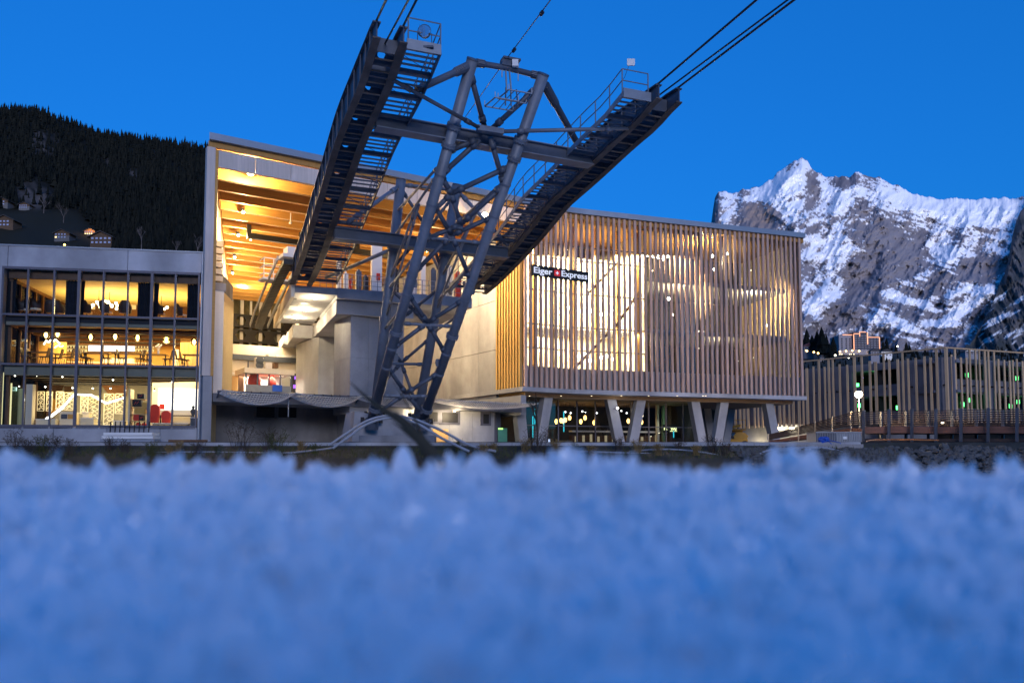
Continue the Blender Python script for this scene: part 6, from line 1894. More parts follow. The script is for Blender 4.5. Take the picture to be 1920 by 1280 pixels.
MB().box(P.x - .2, P.x + .2, P.y - .2, P.y + .2, P.z - .1, P.z + .35).build('shade', emit('lantern', (.8, .85, 1), 1.6), o)
MB().box(P.x - .23, P.x + .23, P.y - .23, P.y + .23, P.z - .2, P.z - .101).build('base', M_BLACK, o)
# neon lettering
s_, z_ = GB.hit(1245, 802, 6.0)
o = thing('neon_sign', 'small yellow neon lettering behind the right restaurant glass', 'sign', GB.p(s_, 6, z_ - .2))
nm = emit('neon_yellow', (1, 1, .38), 3)
s2, _ = GB.hit(1251, 802, 6.0); s3, _ = GB.hit(1257, 802, 6.0); s4, _ = GB.hit(1268, 802, 6.0)
text_mesh('PA', .40, GB, s_, 5.99, z_ - .2, nm, o, s2 - s_)
text_mesh('VAI', .40, GB, s3, 5.99, z_ - .2, nm, o, s4 - s3)
MB().fbox(GB, s3 - .05, s4 + .05, 5.98, 6.0, z_ - .32, z_ - .27).build('underline', nm, o)
MB().fbox(GB, s_ - .1, s4 + .1, 6.03, 6.08, z_ - .4, z_ + .35).build('backing', M_BLACK, o)
# green tinted columns behind that sign
for px, m in ((1243, mat('green_pillar', (.25, .40, .22), .5)), (1232, M_CREAM), (1255, M_BROWN), (1284, M_STEELD)):
    MB().fbox(GB, GB.s(px, 6.4, 790), GB.s(px + 4, 6.4, 790), 6.4, 6.7, TZ, ZL - .02).build('inner_column', m, ST)
light('restaurant_light', 'POINT', GB.p(GB.s(1247, 6, 780), 5.6, 3.4), 14, (.7, 1, .6), ST, size=.1)
P = GB.p(*(lambda q: (q[0], .2, q[1]))(GB.hit(1158, 765, .2)))
l = thing('leg_lamp', 'small bright lamp on a concrete leg under the slatted block', 'lamp', P)
MB().ball(P, .08, 8, 6).build('bulb', emit('spot_white', (1, .95, .85), 40), l)
MB().tube([P + GB.n * .05, P + GB.n * .75], .03, 6).build('bracket', M_BLACK, l)
light('glow', 'POINT', P - GB.n * .2, 12, (1, .9, .75), l, size=.05)
# stack of white slabs with a black rack in front of the left building
P0 = at(187, 829, 48.0); P1 = at(288, 829, 48.0)
o = thing('slab_stack', 'stack of pale slabs under a black steel rack in front of the shop', 'stack', (P0.x, 48, .84))
for k in range(3):
    MB().box(P0.x + .1 * k, P1.x - .05 * k, 48, 49, .85 + .2 * k, 1.02 + .2 * k).build('slab', M_WHITEP if k else M_PIPE, o)
for k in range(9):
    x = P0.x + .4 + (P1.x - P0.x - .9) * k / 8
    MB().bar((x, 48.4, 1.44), (x + .03, 48.4, 2.1), .05, .05).build('rack_post', M_BLACK, o)
MB().box(P0.x + .3, P1.x - .4, 48.37, 48.43, 1.75, 1.79).build('rack_rail', M_BLACK, o)
P0 = at(318, 830, 48.5); P1 = at(388, 830, 48.5)
tag(MB().box(P0.x, P1.x, 48.3, 48.6, .85, 1.0).build('timber_beam', M_BROWN, loc=(P0.x, 48.4, .85)), 'dark timber beam lying before the corner of the left building', 'beam')
# ================================================================== numpy value noise
def _h(ix, iy, seed):
    n = (ix * 374761393 + iy * 668265263 + seed * 974634777) & 0xffffffff
    n = ((n ^ (n >> 13)) * 1274126177) & 0xffffffff
    return ((n ^ (n >> 16)) & 0xffff) / 65535.0
def vnoise(x, y, seed=0):
    x = np.asarray(x, float); y = np.asarray(y, float)
    xi = np.floor(x).astype(np.int64); yi = np.floor(y).astype(np.int64)
    fx = x - xi; fy = y - yi
    fx = fx * fx * (3 - 2 * fx); fy = fy * fy * (3 - 2 * fy)
    a = _h(xi, yi, seed); b = _h(xi + 1, yi, seed); c = _h(xi, yi + 1, seed); d = _h(xi + 1, yi + 1, seed)
    return (a * (1 - fx) + b * fx) * (1 - fy) + (c * (1 - fx) + d * fx) * fy
def fbm(x, y, seed=0, oct=5, gain=.5):
    s = 0; a = 1; t = 0
    for k in range(oct):
        s = s + a * vnoise(x, y, seed + k * 17); t += a; a *= gain; x = x * 2.03; y = y * 2.03
    return s / t
def ridged(x, y, seed=0, oct=5):
    s = 0; a = 1; t = 0
    for k in range(oct):
        s = s + a * (1 - np.abs(2 * vnoise(x, y, seed + k * 13) - 1)); t += a; a *= .5; x = x * 2.1; y = y * 2.1
    return s / t
def np_at(px, py, Y):
    k = (640 + SH - py) / F
    Z = Y * (k * CP + SP) / (CP - k * SP)
    return np.stack([(px - 960) / F * (CP * Y + SP * Z), Y, Z], -1)
def grid_mesh(name, P, mats, attrs=None, smooth=True):
    nr, nc = P.shape[:2]
    idx = np.arange(nr * nc).reshape(nr, nc)
    f = np.stack([idx[:-1, :-1], idx[:-1, 1:], idx[1:, 1:], idx[1:, :-1]], -1).reshape(-1, 4)
    me = bpy.data.meshes.new(name)
    me.from_pydata(P.reshape(-1, 3).tolist(), [], f.tolist())
    me.materials.append(mats)
    if smooth: me.polygons.foreach_set('use_smooth', [True] * len(me.polygons))
    for k, v in (attrs or {}).items():
        a = me.attributes.new(k, 'FLOAT', 'POINT'); a.data.foreach_set('value', v.reshape(-1).astype(np.float32))
    me.update()
    o = bpy.data.objects.new(name, me); COL.objects.link(o)
    o['kind'] = 'structure'
    return o
def attr_mat(name, cols, attrs, rough=.9, tint=.12):
    """base colour = first colour, then mixed towards each further colour by its attribute"""
    m, t, b = new_mat(name)
    N, L = t.nodes.new, t.links.new
    cur = None
    base = N('ShaderNodeRGB'); base.outputs[0].default_value = (*cols[0], 1); cur = base.outputs[0]
    for c, a in zip(cols[1:], attrs):
        at_ = N('ShaderNodeAttribute'); at_.attribute_name = a
        mx = N('ShaderNodeMix'); mx.data_type = 'RGBA'
        L(at_.outputs['Fac'], mx.inputs[0]); L(cur, mx.inputs[6]); mx.inputs[7].default_value = (*c, 1); cur = mx.outputs[2]
    L(cur, b.inputs['Base Color'])
    b.inputs['Roughness'].default_value = rough; b.inputs['Specular IOR Level'].default_value = .1
    return m
def sstep(a, b, x):
    t = np.clip((x - a) / (b - a), 0, 1); return t * t * (3 - 2 * t)
def blob(X, Y, cx, cy, rx, ry, ang=0):
    c, s = math.cos(R(ang)), math.sin(R(ang))
    dx, dy = X - cx, Y - cy
    u = (dx * c + dy * s) / rx; v = (-dx * s + dy * c) / ry
    return np.clip(1 - np.sqrt(u * u + v * v), 0, 1)

# ================================================================== the snowy mountain on the right
ridge = [(1180, 640), (1290, 520), (1332, 430), (1336, 400), (1340, 372), (1347, 361), (1362, 358), (1378, 363), (1392, 354), (1410, 353), (1430, 347), (1447, 334), (1466, 317), (1486, 302), (1504, 296), (1514, 301), (1521, 315), (1533, 324), (1548, 331), (1562, 333), (1580, 328), (1594, 330), (1605, 322), (1617, 329), (1634, 332), (1650, 334), (1668, 343), (1690, 352), (1710, 362), (1735, 369), (1762, 374), (1782, 370), (1800, 371), (1830, 373), (1862, 371), (1900, 371), (1960, 366), (2060, 360), (2300, 400)]
rx, ry = np.array(ridge, float).T
ncol, nrow = 560, 250
PX = np.linspace(1180, 2300, ncol)
PX = np.concatenate([np.linspace(1180, 1320, 30), np.linspace(1321, 1935, 500), np.linspace(1940, 2300, 30)]); ncol = len(PX)
RY = np.interp(PX, rx, ry)
JIT = (fbm(PX / 9, PX * 0, 5, 4) - .5) * 8 * np.clip((PX - 1330) / 20, 0, 1)
v = np.linspace(0, 1, nrow)[:, None]
XX = np.broadcast_to(PX[None], (nrow, ncol)).copy()
base_y = 700.0
YY = RY[None] + (base_y - RY[None]) * v + JIT[None] * np.exp(-v * 30)
YD = 4300 - 1900 * (v ** .85)
# relief along the line of sight: buttresses and gullies
q1 = ridged(XX / 95 + YY / 170, YY / 120 - XX / 300, 3, 6)
q2 = ridged(XX / 30 + YY / 60, YY / 42, 9, 5)
q3 = fbm(XX / 9 + YY / 14, YY / 8, 21, 4)
rel = (q1 - .5) * 330 + (q2 - .5) * 130 + (q3 - .5) * 60
rel *= np.clip(v * 14, 0, 1)
YDD = YD - rel
# terraces low down
P = np_at(XX, YY, YDD)
# snow cover
gv, gh = np.gradient(rel)
sn = .42 + (fbm(XX / 24 + YY / 28, YY / 11 - XX / 40, 31, 5) - .5) * 1.5 + (fbm(XX / 5, YY / 4, 33, 3) - .5) * .75 + (q2 - .55) * .8
dl = (YY - XX) / 1.41; ac = (XX + YY) / 1.41
stL = fbm(dl / 34, ac / 5.0, 61, 4) - .5
stR = fbm((XX * .96 + YY * .27) / 40, (-XX * .27 + YY * .96) / 4.5, 63, 4) - .5
wl = sstep(1640, 1560, XX - (YY - 450) * .2)
sn += 1.25 * (stL * wl + stR * (1 - wl)) + .9 * (fbm(XX / 2.6, YY / 2.2, 71, 2) - .5)
sn += -.10 * sstep(430, 520, YY) - .12 * sstep(540, 640, YY)
B = lambda *a: blob(XX, YY, *a)
sn += 1.4 * B(1465, 345, 75, 34, -28) + .7 * B(1365, 380, 30, 30) + .5 * B(1480, 395, 40, 30)
sn -= 1.6 * B(1425, 415, 48, 42, 0) + 1.2 * B(1340, 400, 16, 60)
sn -= 1.3 * B(1524, 340, 15, 34, -20) + .8 * B(1590, 342, 34, 16) 
sn += 1.2 * B(1690, 372, 110, 24, 12) + .9 * B(1555, 360, 30, 22, 35)
sn += 1.8 * B(1800, 392, 130, 36, 2) + 1.3 * B(1880, 400, 70, 40)
sn += .5 * B(1560, 480, 60, 60, -40) + .55 * B(1540, 560, 50, 60)
sn -= 1.1 * B(1640, 440, 60, 45, 30) + 1.1 * B(1690, 470, 70, 60, 20)
sn -= 1.3 * B(1625, 525, 55, 65, 0) + .8 * B(1590, 590, 80, 34)
sn -= 1.4 * B(1840, 505, 70, 40, -6) + 1.0 * B(1760, 525, 26, 30)
sn += .9 * B(1765, 470, 40, 50, -50)
for (cx, cy, rx_, ry_, an, w) in ((1660, 600, 75, 12, 13, 1.9), (1760, 606, 45, 12, 3, 1.7), (1705, 565, 75, 8, 17, 1.6), (1640, 580, 60, 5, 15, .8), (1705, 618, 70, 7, 13, 1.4), (1830, 560, 90, 18, -38, 1.6), (1790, 590, 60, 12, -30, 1.0), (1730, 640, 70, 6, 10, 1.0), (1520, 580, 40, 30, -30, .8), (1800, 545, 60, 12, -20, 1.0)):
    sn += w * B(cx, cy, rx_, ry_, an)
sn -= .5 * B(1650, 650, 160, 26) + .10 * sstep(470, 600, YY)
snow = sstep(.40, .66, sn)
brown = np.clip(B(1425, 400, 36, 36) * 1.6 + B(1720, 395, 14, 12) * .9 + .25 * fbm(XX / 40, YY / 30, 77, 3), 0, 1)
dark = sstep(.45, .8, fbm(XX / 16 + YY / 22, YY / 20, 55, 5)) 
far_m = attr_mat('rock_and_snow', [(.22, .205, .23), (.13, .125, .15), (.27, .21, .19), (.86, .86, .90)], ['dark', 'brown', 'snow'])
# close the back of the ridge
top = P[0:1].copy(); back = top * 1.3 - np.array([0, 0, 900]); back2 = top * 2.0 - np.array([0, 0, 3000])
Pall = np.concatenate([back2, back, P], 0)
pad = lambda a: np.concatenate([a[0:1], a[0:1], a], 0)
grid_mesh('mountain', Pall, far_m, {'dark': pad(dark), 'brown': pad(brown), 'snow': pad(snow)})
# ---- nearer dark spur at the right edge
sp_r = [(1770, 668), (1800, 655), (1822, 640), (1836, 615), (1850, 592), (1864, 560), (1876, 528), (1888, 500), (1894, 470), (1899, 440), (1906, 410), (1916, 392), (1930, 370), (2000, 300), (2200, 250), (2500, 240)]
sx, sy = np.array(sp_r, float).T
PX2 = np.concatenate([np.linspace(1770, 1935, 170), np.linspace(1940, 2500, 30)])
RY2 = np.interp(PX2, sx, sy) + (fbm(PX2 / 7, PX2 * 0, 15, 4) - .5) * 12
v2 = np.linspace(0, 1, 150)[:, None]
XX2 = np.broadcast_to(PX2[None], (150, len(PX2))).copy(); YY2 = RY2[None] + (720 - RY2[None]) * v2
r2 = (ridged(XX2 / 40 - YY2 / 90, YY2 / 70, 4, 6) - .5) * 260 + (fbm(XX2 / 8, YY2 / 12, 8, 4) - .5) * 30
RYm = np.interp(PX2, rx, ry)[None]
YD2 = 4300 - 1900 * np.clip((YY2 - RYm) / (700 - RYm), 0, 1) ** .85 - 170 - r2 * np.clip(v2 * 10, 0, 1)
P2 = np_at(XX2, YY2, YD2)
s2 = .22 + (fbm(XX2 / 18 + YY2 / 30, YY2 / 9 + XX2 / 16, 3, 5) - .5) * 1.6 + .25 * blob(XX2, YY2, 1880, 600, 70, 50, -40) + .5 * blob(XX2, YY2, 1910, 560, 40, 14, -35) - .25 * sstep(560, 420, YY2)
snow2 = sstep(.46, .62, s2) * .85
dk2 = sstep(.3, .7, fbm(XX2 / 14, YY2 / 18, 44, 5))
top = P2[0:1].copy(); Pb = np.concatenate([top * 1.5 - np.array([0, 0, 900]), top * 1.2 - np.array([0, 0, 350]), P2], 0)
grid_mesh('mountain_spur', Pb, attr_mat('spur_rock', [(.10, .095, .10), (.045, .05, .05), (.75, .76, .80)], ['dark', 'snow']), {'dark': pad(dk2), 'snow': pad(snow2)})

# ================================================================== conifers, drawn as many tufted tiers
def forest_mesh(pos, hts, seed, tiers=4, sides=6, wide=.20):
    rs_ = np.random.default_rng(seed)
    V = []; Fc = []; C = []
    n = len(pos)
    base = 0
    for i in range(n):
        x, y, z = pos[i]; h = hts[i]; w = h * wide * rs_.uniform(.75, 1.25); tone = rs_.uniform(0, 1)
        lx, ly = rs_.uniform(-.03, .03, 2) * h
        for k in range(tiers):
            f0 = .10 + .78 * k / tiers; f1 = min(1.0, f0 + .38)
            r = w * (1 - f0 * .92) * rs_.uniform(.8, 1.15)
            a0 = rs_.uniform(0, 6.28)
            ang = a0 + np.arange(sides) * 2 * np.pi / sides + rs_.uniform(-.25, .25, sides)
            rad = r * rs_.uniform(.55, 1.2, sides)
            V.append((x + lx * f1, y + ly * f1, z + h * f1))
            for a, q in zip(ang, rad):
                V.append((x + lx * f0 + q * math.cos(a), y + ly * f0 + q * math.sin(a), z + h * (f0 - .06 * rs_.random())))
            for j in range(sides):
                Fc.append((base, base + 1 + j, base + 1 + (j + 1) % sides))
            C.extend([tone] * (sides + 1)); base += sides + 1
    return V, Fc, C
def forest(name, pos, hts, m, seed, label, kind='stuff', **k):
    V, Fc, C = forest_mesh(pos, hts, seed, **k)
    me = bpy.data.meshes.new(name); me.from_pydata(V, [], Fc); me.materials.append(m)
    a = me.attributes.new('tone', 'FLOAT', 'POINT'); a.data.foreach_set('value', np.array(C, dtype=np.float32))
    o = bpy.data.objects.new(name, me); COL.objects.link(o)
    if kind: o['kind'] = kind
    o['label'] = label
    return o
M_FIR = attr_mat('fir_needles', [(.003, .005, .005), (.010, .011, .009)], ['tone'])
# ---- the wooded hillside on the left
hr = [(-500, 330), (-200, 240), (-60, 212), (0, 206), (30, 205), (60, 205), (85, 212), (105, 222), (140, 233), (165, 243), (200, 252), (240, 258), (280, 265), (300, 266), (340, 273), (395, 281), (470, 300), (600, 350), (760, 420), (900, 520)]
hx, hy = np.array(hr, float).T
PX3 = np.linspace(-500, 900, 160)
RY3 = np.interp(PX3, hx, hy)
v3 = np.linspace(0, 1, 90)[:, None]
XX3 = np.broadcast_to(PX3[None], (90, 160)).copy(); YY3 = RY3[None] + (853 - RY3[None]) * v3
def hill_depth(px, py):
    r = np.interp(px, hx, hy); v = np.clip((py - r) / (560 - r), 0, 1)
    return 1900 - 1250 * v ** .8 - 330 * np.clip((py - 560) / 293, 0, 1) + 120 * (fbm(px / 90, py / 70, 6, 3) - .5)
P3 = np_at(XX3, YY3, hill_depth(XX3, YY3))
bare = np.clip(1.8 * blob(XX3, YY3, 82, 268, 34, 34, 10) + 2.0 * blob(XX3, YY3, 66, 368, 46, 32, 10) + 1.0 * blob(XX3, YY3, 200, 305, 16, 12) + 1.2 * blob(XX3, YY3, 250, 330, 10, 18), 0, 1) * sstep(.25, .6, fbm(XX3 / 7, YY3 / 12, 12, 4))
mead = np.clip(sstep(388, 400, YY3 - .0 * XX3) * sstep(185, 120, XX3 - (YY3 - 400) * .9), 0, 1)
top = P3[0:1].copy(); Pb = np.concatenate([top * 1.5 - np.array([0, 0, 700]), top * 1.15 - np.array([0, 0, 160]), P3], 0)
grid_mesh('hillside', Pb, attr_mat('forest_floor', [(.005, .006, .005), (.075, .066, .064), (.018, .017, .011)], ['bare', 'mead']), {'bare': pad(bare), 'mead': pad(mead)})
rs_ = np.random.default_rng(2)
pos, hts = [], []
def keep(x, y):
    if ((x - 82) / 26) ** 2 + ((y - 270) / 26) ** 2 < 1 and rs_.random() < .70: return False
    if ((x - 66) / 40) ** 2 + ((y - 366) / 26) ** 2 < 1 and rs_.random() < .97: return False
    if ((x - 250) / 9) ** 2 + ((y - 330) / 15) ** 2 < 1 and rs_.random() < .7: return False
    if ((x - 200) / 14) ** 2 + ((y - 305) / 10) ** 2 < 1 and rs_.random() < .6: return False
    if y > 392 and x < 150 + (y - 400) * .9: return False
    return True
cnt = 0
while cnt < 6500:
    x = rs_.uniform(-60, 470); r = np.interp(x, hx, hy); y = r + (500 - r) * rs_.random() ** 1.0
    if x > 405 and rs_.random() < .7: continue
    if not keep(x, y): continue
    Y = float(hill_depth(x, y)); p = np_at(np.array(x), np.array(y), np.array(Y))
    pos.append(p - np.array([0, 0, 1.0])); hts.append(rs_.uniform(9, 24) * (1.0 if rs_.random() > .08 else 1.35)); cnt += 1
for x in np.arange(-30, 420, 3.0):
    xx = x + rs_.uniform(-2, 2); r = np.interp(xx, hx, hy)
    p = np_at(np.array(xx), np.array(r + 2), np.array(1890.0)); pos.append(p - np.array([0, 0, 3])); hts.append(rs_.uniform(11, 22))
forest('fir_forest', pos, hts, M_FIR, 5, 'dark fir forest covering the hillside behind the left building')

# ================================================================== houses on the left hillside
M_CHALET = mat('chalet_timber', (.07, .045, .03), .8, var=.25)
M_CHROOF = mat('chalet_roof', (.05, .045, .05), .8, var=.25)
win_dim = emit('window_dim', (.5, .6, 1.0), .05); win_lit = emit('window_lit', (1, .70, .30), 2.5)
def chalet(px, py, wpx, lab, lit_n=0, m=M_CHALET, dim=4, Yd=None, base=True, roofm=M_CHROOF, grp='chalets on the left hillside'):
    Y = float(hill_depth(px, py)) if Yd is None else Yd
    P = at(px, py, Y); w = wpx / F * Y; h = w * .42; d = w * .8
    o = thing('chalet', lab, 'house', P, grp)
    x0, x1, y0 = P.x - w / 2, P.x + w / 2, P.y - d / 2
    MB().box(x0, x1, y0, y0 + d, P.z - w * .3, P.z + h * .45).build('base_wall', mat('grey_render', (.10, .10, .11), .8) if base else m, o)
    up_ = MB(); zt = P.z + h * .45
    up_.prism([(x0, y0 - .1, zt + .01), (x1, y0 - .1, zt + .01), (x1, y0 - .1, zt + h * .45), (P.x, y0 - .1, zt + h * .95), (x0, y0 - .1, zt + h * .45)], (0, d, 0)); up_.build('wall', m, o)
    ro_ = MB(); ov = w * .12; th = w * .03
    for s_ in (-1, 1):
        xe = P.x + s_ * (w / 2 + ov); ze = zt + h * .45 - ov * .55
        ro_.prism([(P.x, y0 - ov, zt + h * .97), (xe, y0 - ov, ze), (xe, y0 - ov, ze + th), (P.x, y0 - ov, zt + h * .97 + th)], (0, d + 2 * ov, 0))
    ro_.build('roof', roofm, o)
    n = 5
    for r_ in range(2):
        for k in range(n):
            xx = x0 + w * (k + .5) / n; zz = P.z + h * (.12 if r_ == 0 else .58)
            lit_ = (r_ * n + k) < lit_n if r_ == 0 else False
            if (r_ * n + k) % 5 >= dim: continue
            MB().box(xx - w * .055, xx + w * .055, y0 - .25, y0 - .14, zz, zz + h * .2).build('window', win_lit if lit_ else win_dim, o)
    return o
chalet(8, 388, 26, 'white based chalet at the left edge, highest on the hillside')
chalet(50, 393, 20, 'small chalet with a white base below the bare rock slope')
chalet(16, 428, 34, 'large dark chalet at the left edge halfway down the meadow', base=False)
chalet(122, 450, 28, 'wide chalet with a white base left of the lit barn', lit_n=1)
chalet(197, 462, 40, 'broad dark chalet with many windows just above the building roof', lit_n=0, base=False, dim=5)
barn = chalet(172, 442, 20, 'barn with an orange lit timber front on the hillside', lit_n=4, m=mat('barn_board', (.40, .17, .06), .8, var=.25))
light('barn_light', 'POINT', Vector(barn.location) + Vector((3, -14, 6)), 4200, (1, .62, .30), barn, size=.5)
for px, py, lab in ((121, 459, 'orange street lamp on the hillside just above the left roof edge'), (191, 446, 'yellow lamp beside the orange barn')):
    Y = float(hill_depth(px, py)) - 5; P = at(px, py, Y)
    l = thing('hillside_lamp', lab, 'lamp', P - Vector((0, 0, 4)), 'lamps on the left hillside')
    MB().ball(P, 1.3 if px < 150 else .9, 8, 6).build('globe', emit('orange_lamp', (1, .50, .10), 12), l)
    MB().tube([P - Vector((0, 0, 6)), P], .15, 6).build('post', M_BLACK, l)
# ---- bare trees
def bare_tree(P, h, lab, m, seed, grp, depth=5, spread=.5):
    rr = random.Random(seed)
    o = thing('bare_tree', lab, 'tree', P, grp)
    tr_, cr = MB(), MB()
    def grow(p, d, L, r, lev):
        q = p + d * L
        (tr_ if lev < 2 else cr).tube([p, q], [r, r * .72], 5 if lev < 3 else 3, cap=False)
        if lev >= depth: return
        for _ in range(rr.choice((2, 3, 3))):
            nd = (d + Vector((rr.uniform(-1, 1), rr.uniform(-1, 1), rr.uniform(-.3, .7))) * spread).normalized()
            grow(p + d * L * rr.uniform(.55, 1), nd, L * rr.uniform(.6, .8), r * .62, lev + 1)
    grow(Vector(P) - Vector((0, 0, h * .05)), Vector((0, 0, 1)), h * .33, h * .016, 0)
    tr_.build('trunk', m, o); cr.build('crown', m, o)['kind'] = 'stuff'
    return o
M_BARK = mat('bare_bark', (.10, .085, .085), .9, var=.3)
bare_tree(at(82, 400, float(hill_depth(82, 400))), 34, 'leafless tree on the meadow right of the small chalet', M_BARK, 1, 'bare trees on the hillside')
bare_tree(at(119, 418, float(hill_depth(119, 418))), 34, 'tall pale leafless tree at the forest edge', M_BARK, 2, 'bare trees on the hillside')
bare_tree(at(265, 470, 700), 28, 'leafless tree just above the roof, under the dark forest', M_BARK, 3, 'bare trees on the hillside')
bare_tree(at(330, 478, 640), 20, 'round leafless tree above the roof near the timber column', M_BARK, 4, 'bare trees on the hillside')
bare_tree(at(370, 478, 640), 22, 'leafless tree next to the timber column', M_BARK, 6, 'bare trees on the hillside')

# ================================================================== the town slope on the right with the hotel
PX4 = np.linspace(1380, 2050, 90)
ty = np.interp(PX4, [1380, 1500, 1560, 1600, 1700, 1800, 1920, 2050], [640, 650, 656, 658, 658, 662, 668, 668])
v4 = np.linspace(0, 1, 30)[:, None]
XX4 = np.broadcast_to(PX4[None], (30, 90)).copy(); YY4 = ty[None] + (800 - ty[None]) * v4
def town_depth(px, py): return 900 - 640 * np.clip((py - 655) / 145, 0, 1) ** .6
YD4 = town_depth(XX4, YY4) + 20 * (fbm(XX4 / 30, YY4 / 20, 9, 3) - .5)
P4 = np_at(XX4, YY4, YD4); top = P4[0:1].copy()
Pb = np.concatenate([top * 1.6 - np.array([0, 0, 160]), P4], 0)
grid_mesh('town_slope', Pb, attr_mat('meadow_dark', [(.03, .035, .03), (.06, .06, .05)], ['n']), {'n': np.concatenate([YD4[0:1] * 0, fbm(XX4 / 10, YY4 / 8, 4, 4)], 0)})
# hotel
Yh = 780.0
hb0, hb1 = at(1573, 662, Yh), at(1598, 662, Yh)
hz = lambda y: at(1600, y, Yh).z
xh = lambda px: at(px, 640, Yh).x
hot = thing('hotel', 'tall pale hotel with glowing orange outline strips on the slope', 'hotel', (xh(1600), Yh, hz(662)))
M_HOT = mat('hotel_render', (.24, .23, .26), .8, var=.06); M_HDK = mat('hotel_balcony', (.06, .06, .08), .7)
hzl = hz(660)
def hbox(x0, x1, y0, y1, d0, d1, n, m): return MB().box(xh(x0), xh(x1), Yh + d0, Yh + d1, hz(y1), hz(y0)).build(n, m, hot)
hbox(1573, 1598, 628, 664, 0, 22, 'wall', M_HOT)
hbox(1598.2, 1624, 623, 664, -3, 20, 'wall', M_HDK)
hbox(1624.2, 1648.5, 632.5, 656, -1, 18, 'wall', M_HDK)
hbox(1569, 1652, 658, 668, -8, -3.2, 'podium', M_HOT)
strip = emit('outline_strip', (1, .42, .22), 1.5)
for (x0, x1, y0, y1, d) in ((1580, 1598, 627, 628.2, -.5), (1598, 1610, 626, 627.2, -3.6), (1609, 1621, 622.6, 623.8, -3.6), (1597.4, 1598.8, 628, 657, -3.7), (1608.8, 1610, 623, 632, -3.7), (1623, 1624.6, 624, 646, -3.7), (1624, 1648, 632, 633, -1.6), (1647, 1648.4, 633, 654, -1.7)):
    MB().box(xh(x0), xh(x1), Yh + d, Yh + d + .4, hz(y1), hz(y0)).build('light_strip', strip, hot)
for r_ in range(6):
    for k, px in enumerate((1577, 1585.5, 1592)):
        y = 634 + r_ * 4.0
        MB().box(xh(px), xh(px + 2.6), Yh - .5, Yh - .1, hz(y + 2.4), hz(y)).build('window', M_HDK, hot)
for r_ in range(7):
    y = 630 + r_ * 4.2
    for k in range(4):
        px = 1600 + k * 6
        MB().box(xh(px), xh(px + 4.2), Yh - 3.6, Yh - 3.1, hz(y + 1.6), hz(y)).build('balcony', M_HOT, hot)
        if y > 634 and y < 654:
            MB().box(xh(px + 25), xh(px + 29.2), Yh - 1.6, Yh - 1.1, hz(y + 1.6), hz(y)).build('balcony', M_HOT, hot)
for i, (px, py) in enumerate(((1575, 659), (1586.5, 658), (1598, 657), (1611, 658), (1630, 659.5))):
    P = at(px, py, Yh - 10)
    MB().ball(P, .9, 6, 5).build('terrace_lamp', emit('hotel_lamp', (1, .66, .28), 8), hot)
for k, px in enumerate((1574, 1577, 1580, 1593, 1596.5, 1601)):
    P = at(px, 664.5, Yh - 8.6)
    MB().box(P.x - .4, P.x + .4, P.y - .3, P.y, P.z - .9, P.z + .9).build('lit_window', emit('hotel_window', (1, .85, .55), 2), hot)
# smaller houses of the town
def townhouse(px, py, w, h, lab, m, roof, Y=700, lit_=()):
    P = at(px, py, Y); k = Y / F; W, Hh = w * k, h * k
    o = thing('town_house', lab, 'house', P, 'houses below the hotel')
    MB().box(P.x, P.x + W, P.y, P.y + W * .7, P.z - 6, P.z + Hh * .65).build('wall', m, o)
    MB().prism([(P.x - 1, P.y - 1, P.z + Hh * .65 + .02), (P.x + W + 1, P.y - 1, P.z + Hh * .65 + .02), (P.x + W * .5, P.y - 1, P.z + Hh)], (0, W * .7 + 2, 0)).build('roof', roof, o)
    for i in range(3):
        for j in range(2):
            x = P.x + W * (i + .5) / 3; z_ = P.z + Hh * (.1 + .27 * j)
            MB().box(x - W * .07, x + W * .07, P.y - .3, P.y - .05, z_, z_ + Hh * .15).build('window', win_lit if (i, j) in lit_ else M_HDK, o)
    return o
townhouse(1508, 660, 18, 18, 'house with a reddish roof beside the slatted block, lamps below it', M_HOT, mat('red_roof', (.16, .06, .06), .8), lit_=((0, 0), (2, 0)))
townhouse(1537, 665, 7, 12, 'narrow pale house between the dark trees', M_HOT, M_CHROOF, 690)
townhouse(1633, 668, 16, 16, 'pale square house at the right foot of the hotel', M_HOT, M_CHROOF, 650)
townhouse(1653, 668, 20, 14, 'white apartment house with many windows right of the hotel', M_WHITEP, M_CHROOF, 700)
townhouse(1810, 664, 26, 9, 'low house with a snowy roof above the garage corner', M_HOT, M_WHITEP, 620)
for px, py, lab in ((1513, 658, 'leftmost orange lamp on the town slope'), (1526, 660, 'middle orange lamp on the town slope'), (1534, 662, 'rightmost orange lamp on the town slope'), (1566, 666, 'white lamp left of the hotel podium'), (1591, 670, 'white lamp below the hotel podium'), (1683, 649, 'single white lamp post on the slope right of the hotel')):
    P = at(px, py, 600 if px < 1680 else 700)
    l = thing('slope_lamp', lab, 'lamp', P - Vector((0, 0, 3)), 'lamps on the town slope')
    MB().ball(P, .75, 8, 6).build('globe', emit('orange_lamp2', (1, .60, .20), 9) if px < 1540 else emit('white_lamp2', (1, .95, .75), 6), l)
    MB().tube([P - Vector((0, 0, 5)), P], .12, 6).build('post', M_BLACK, l)
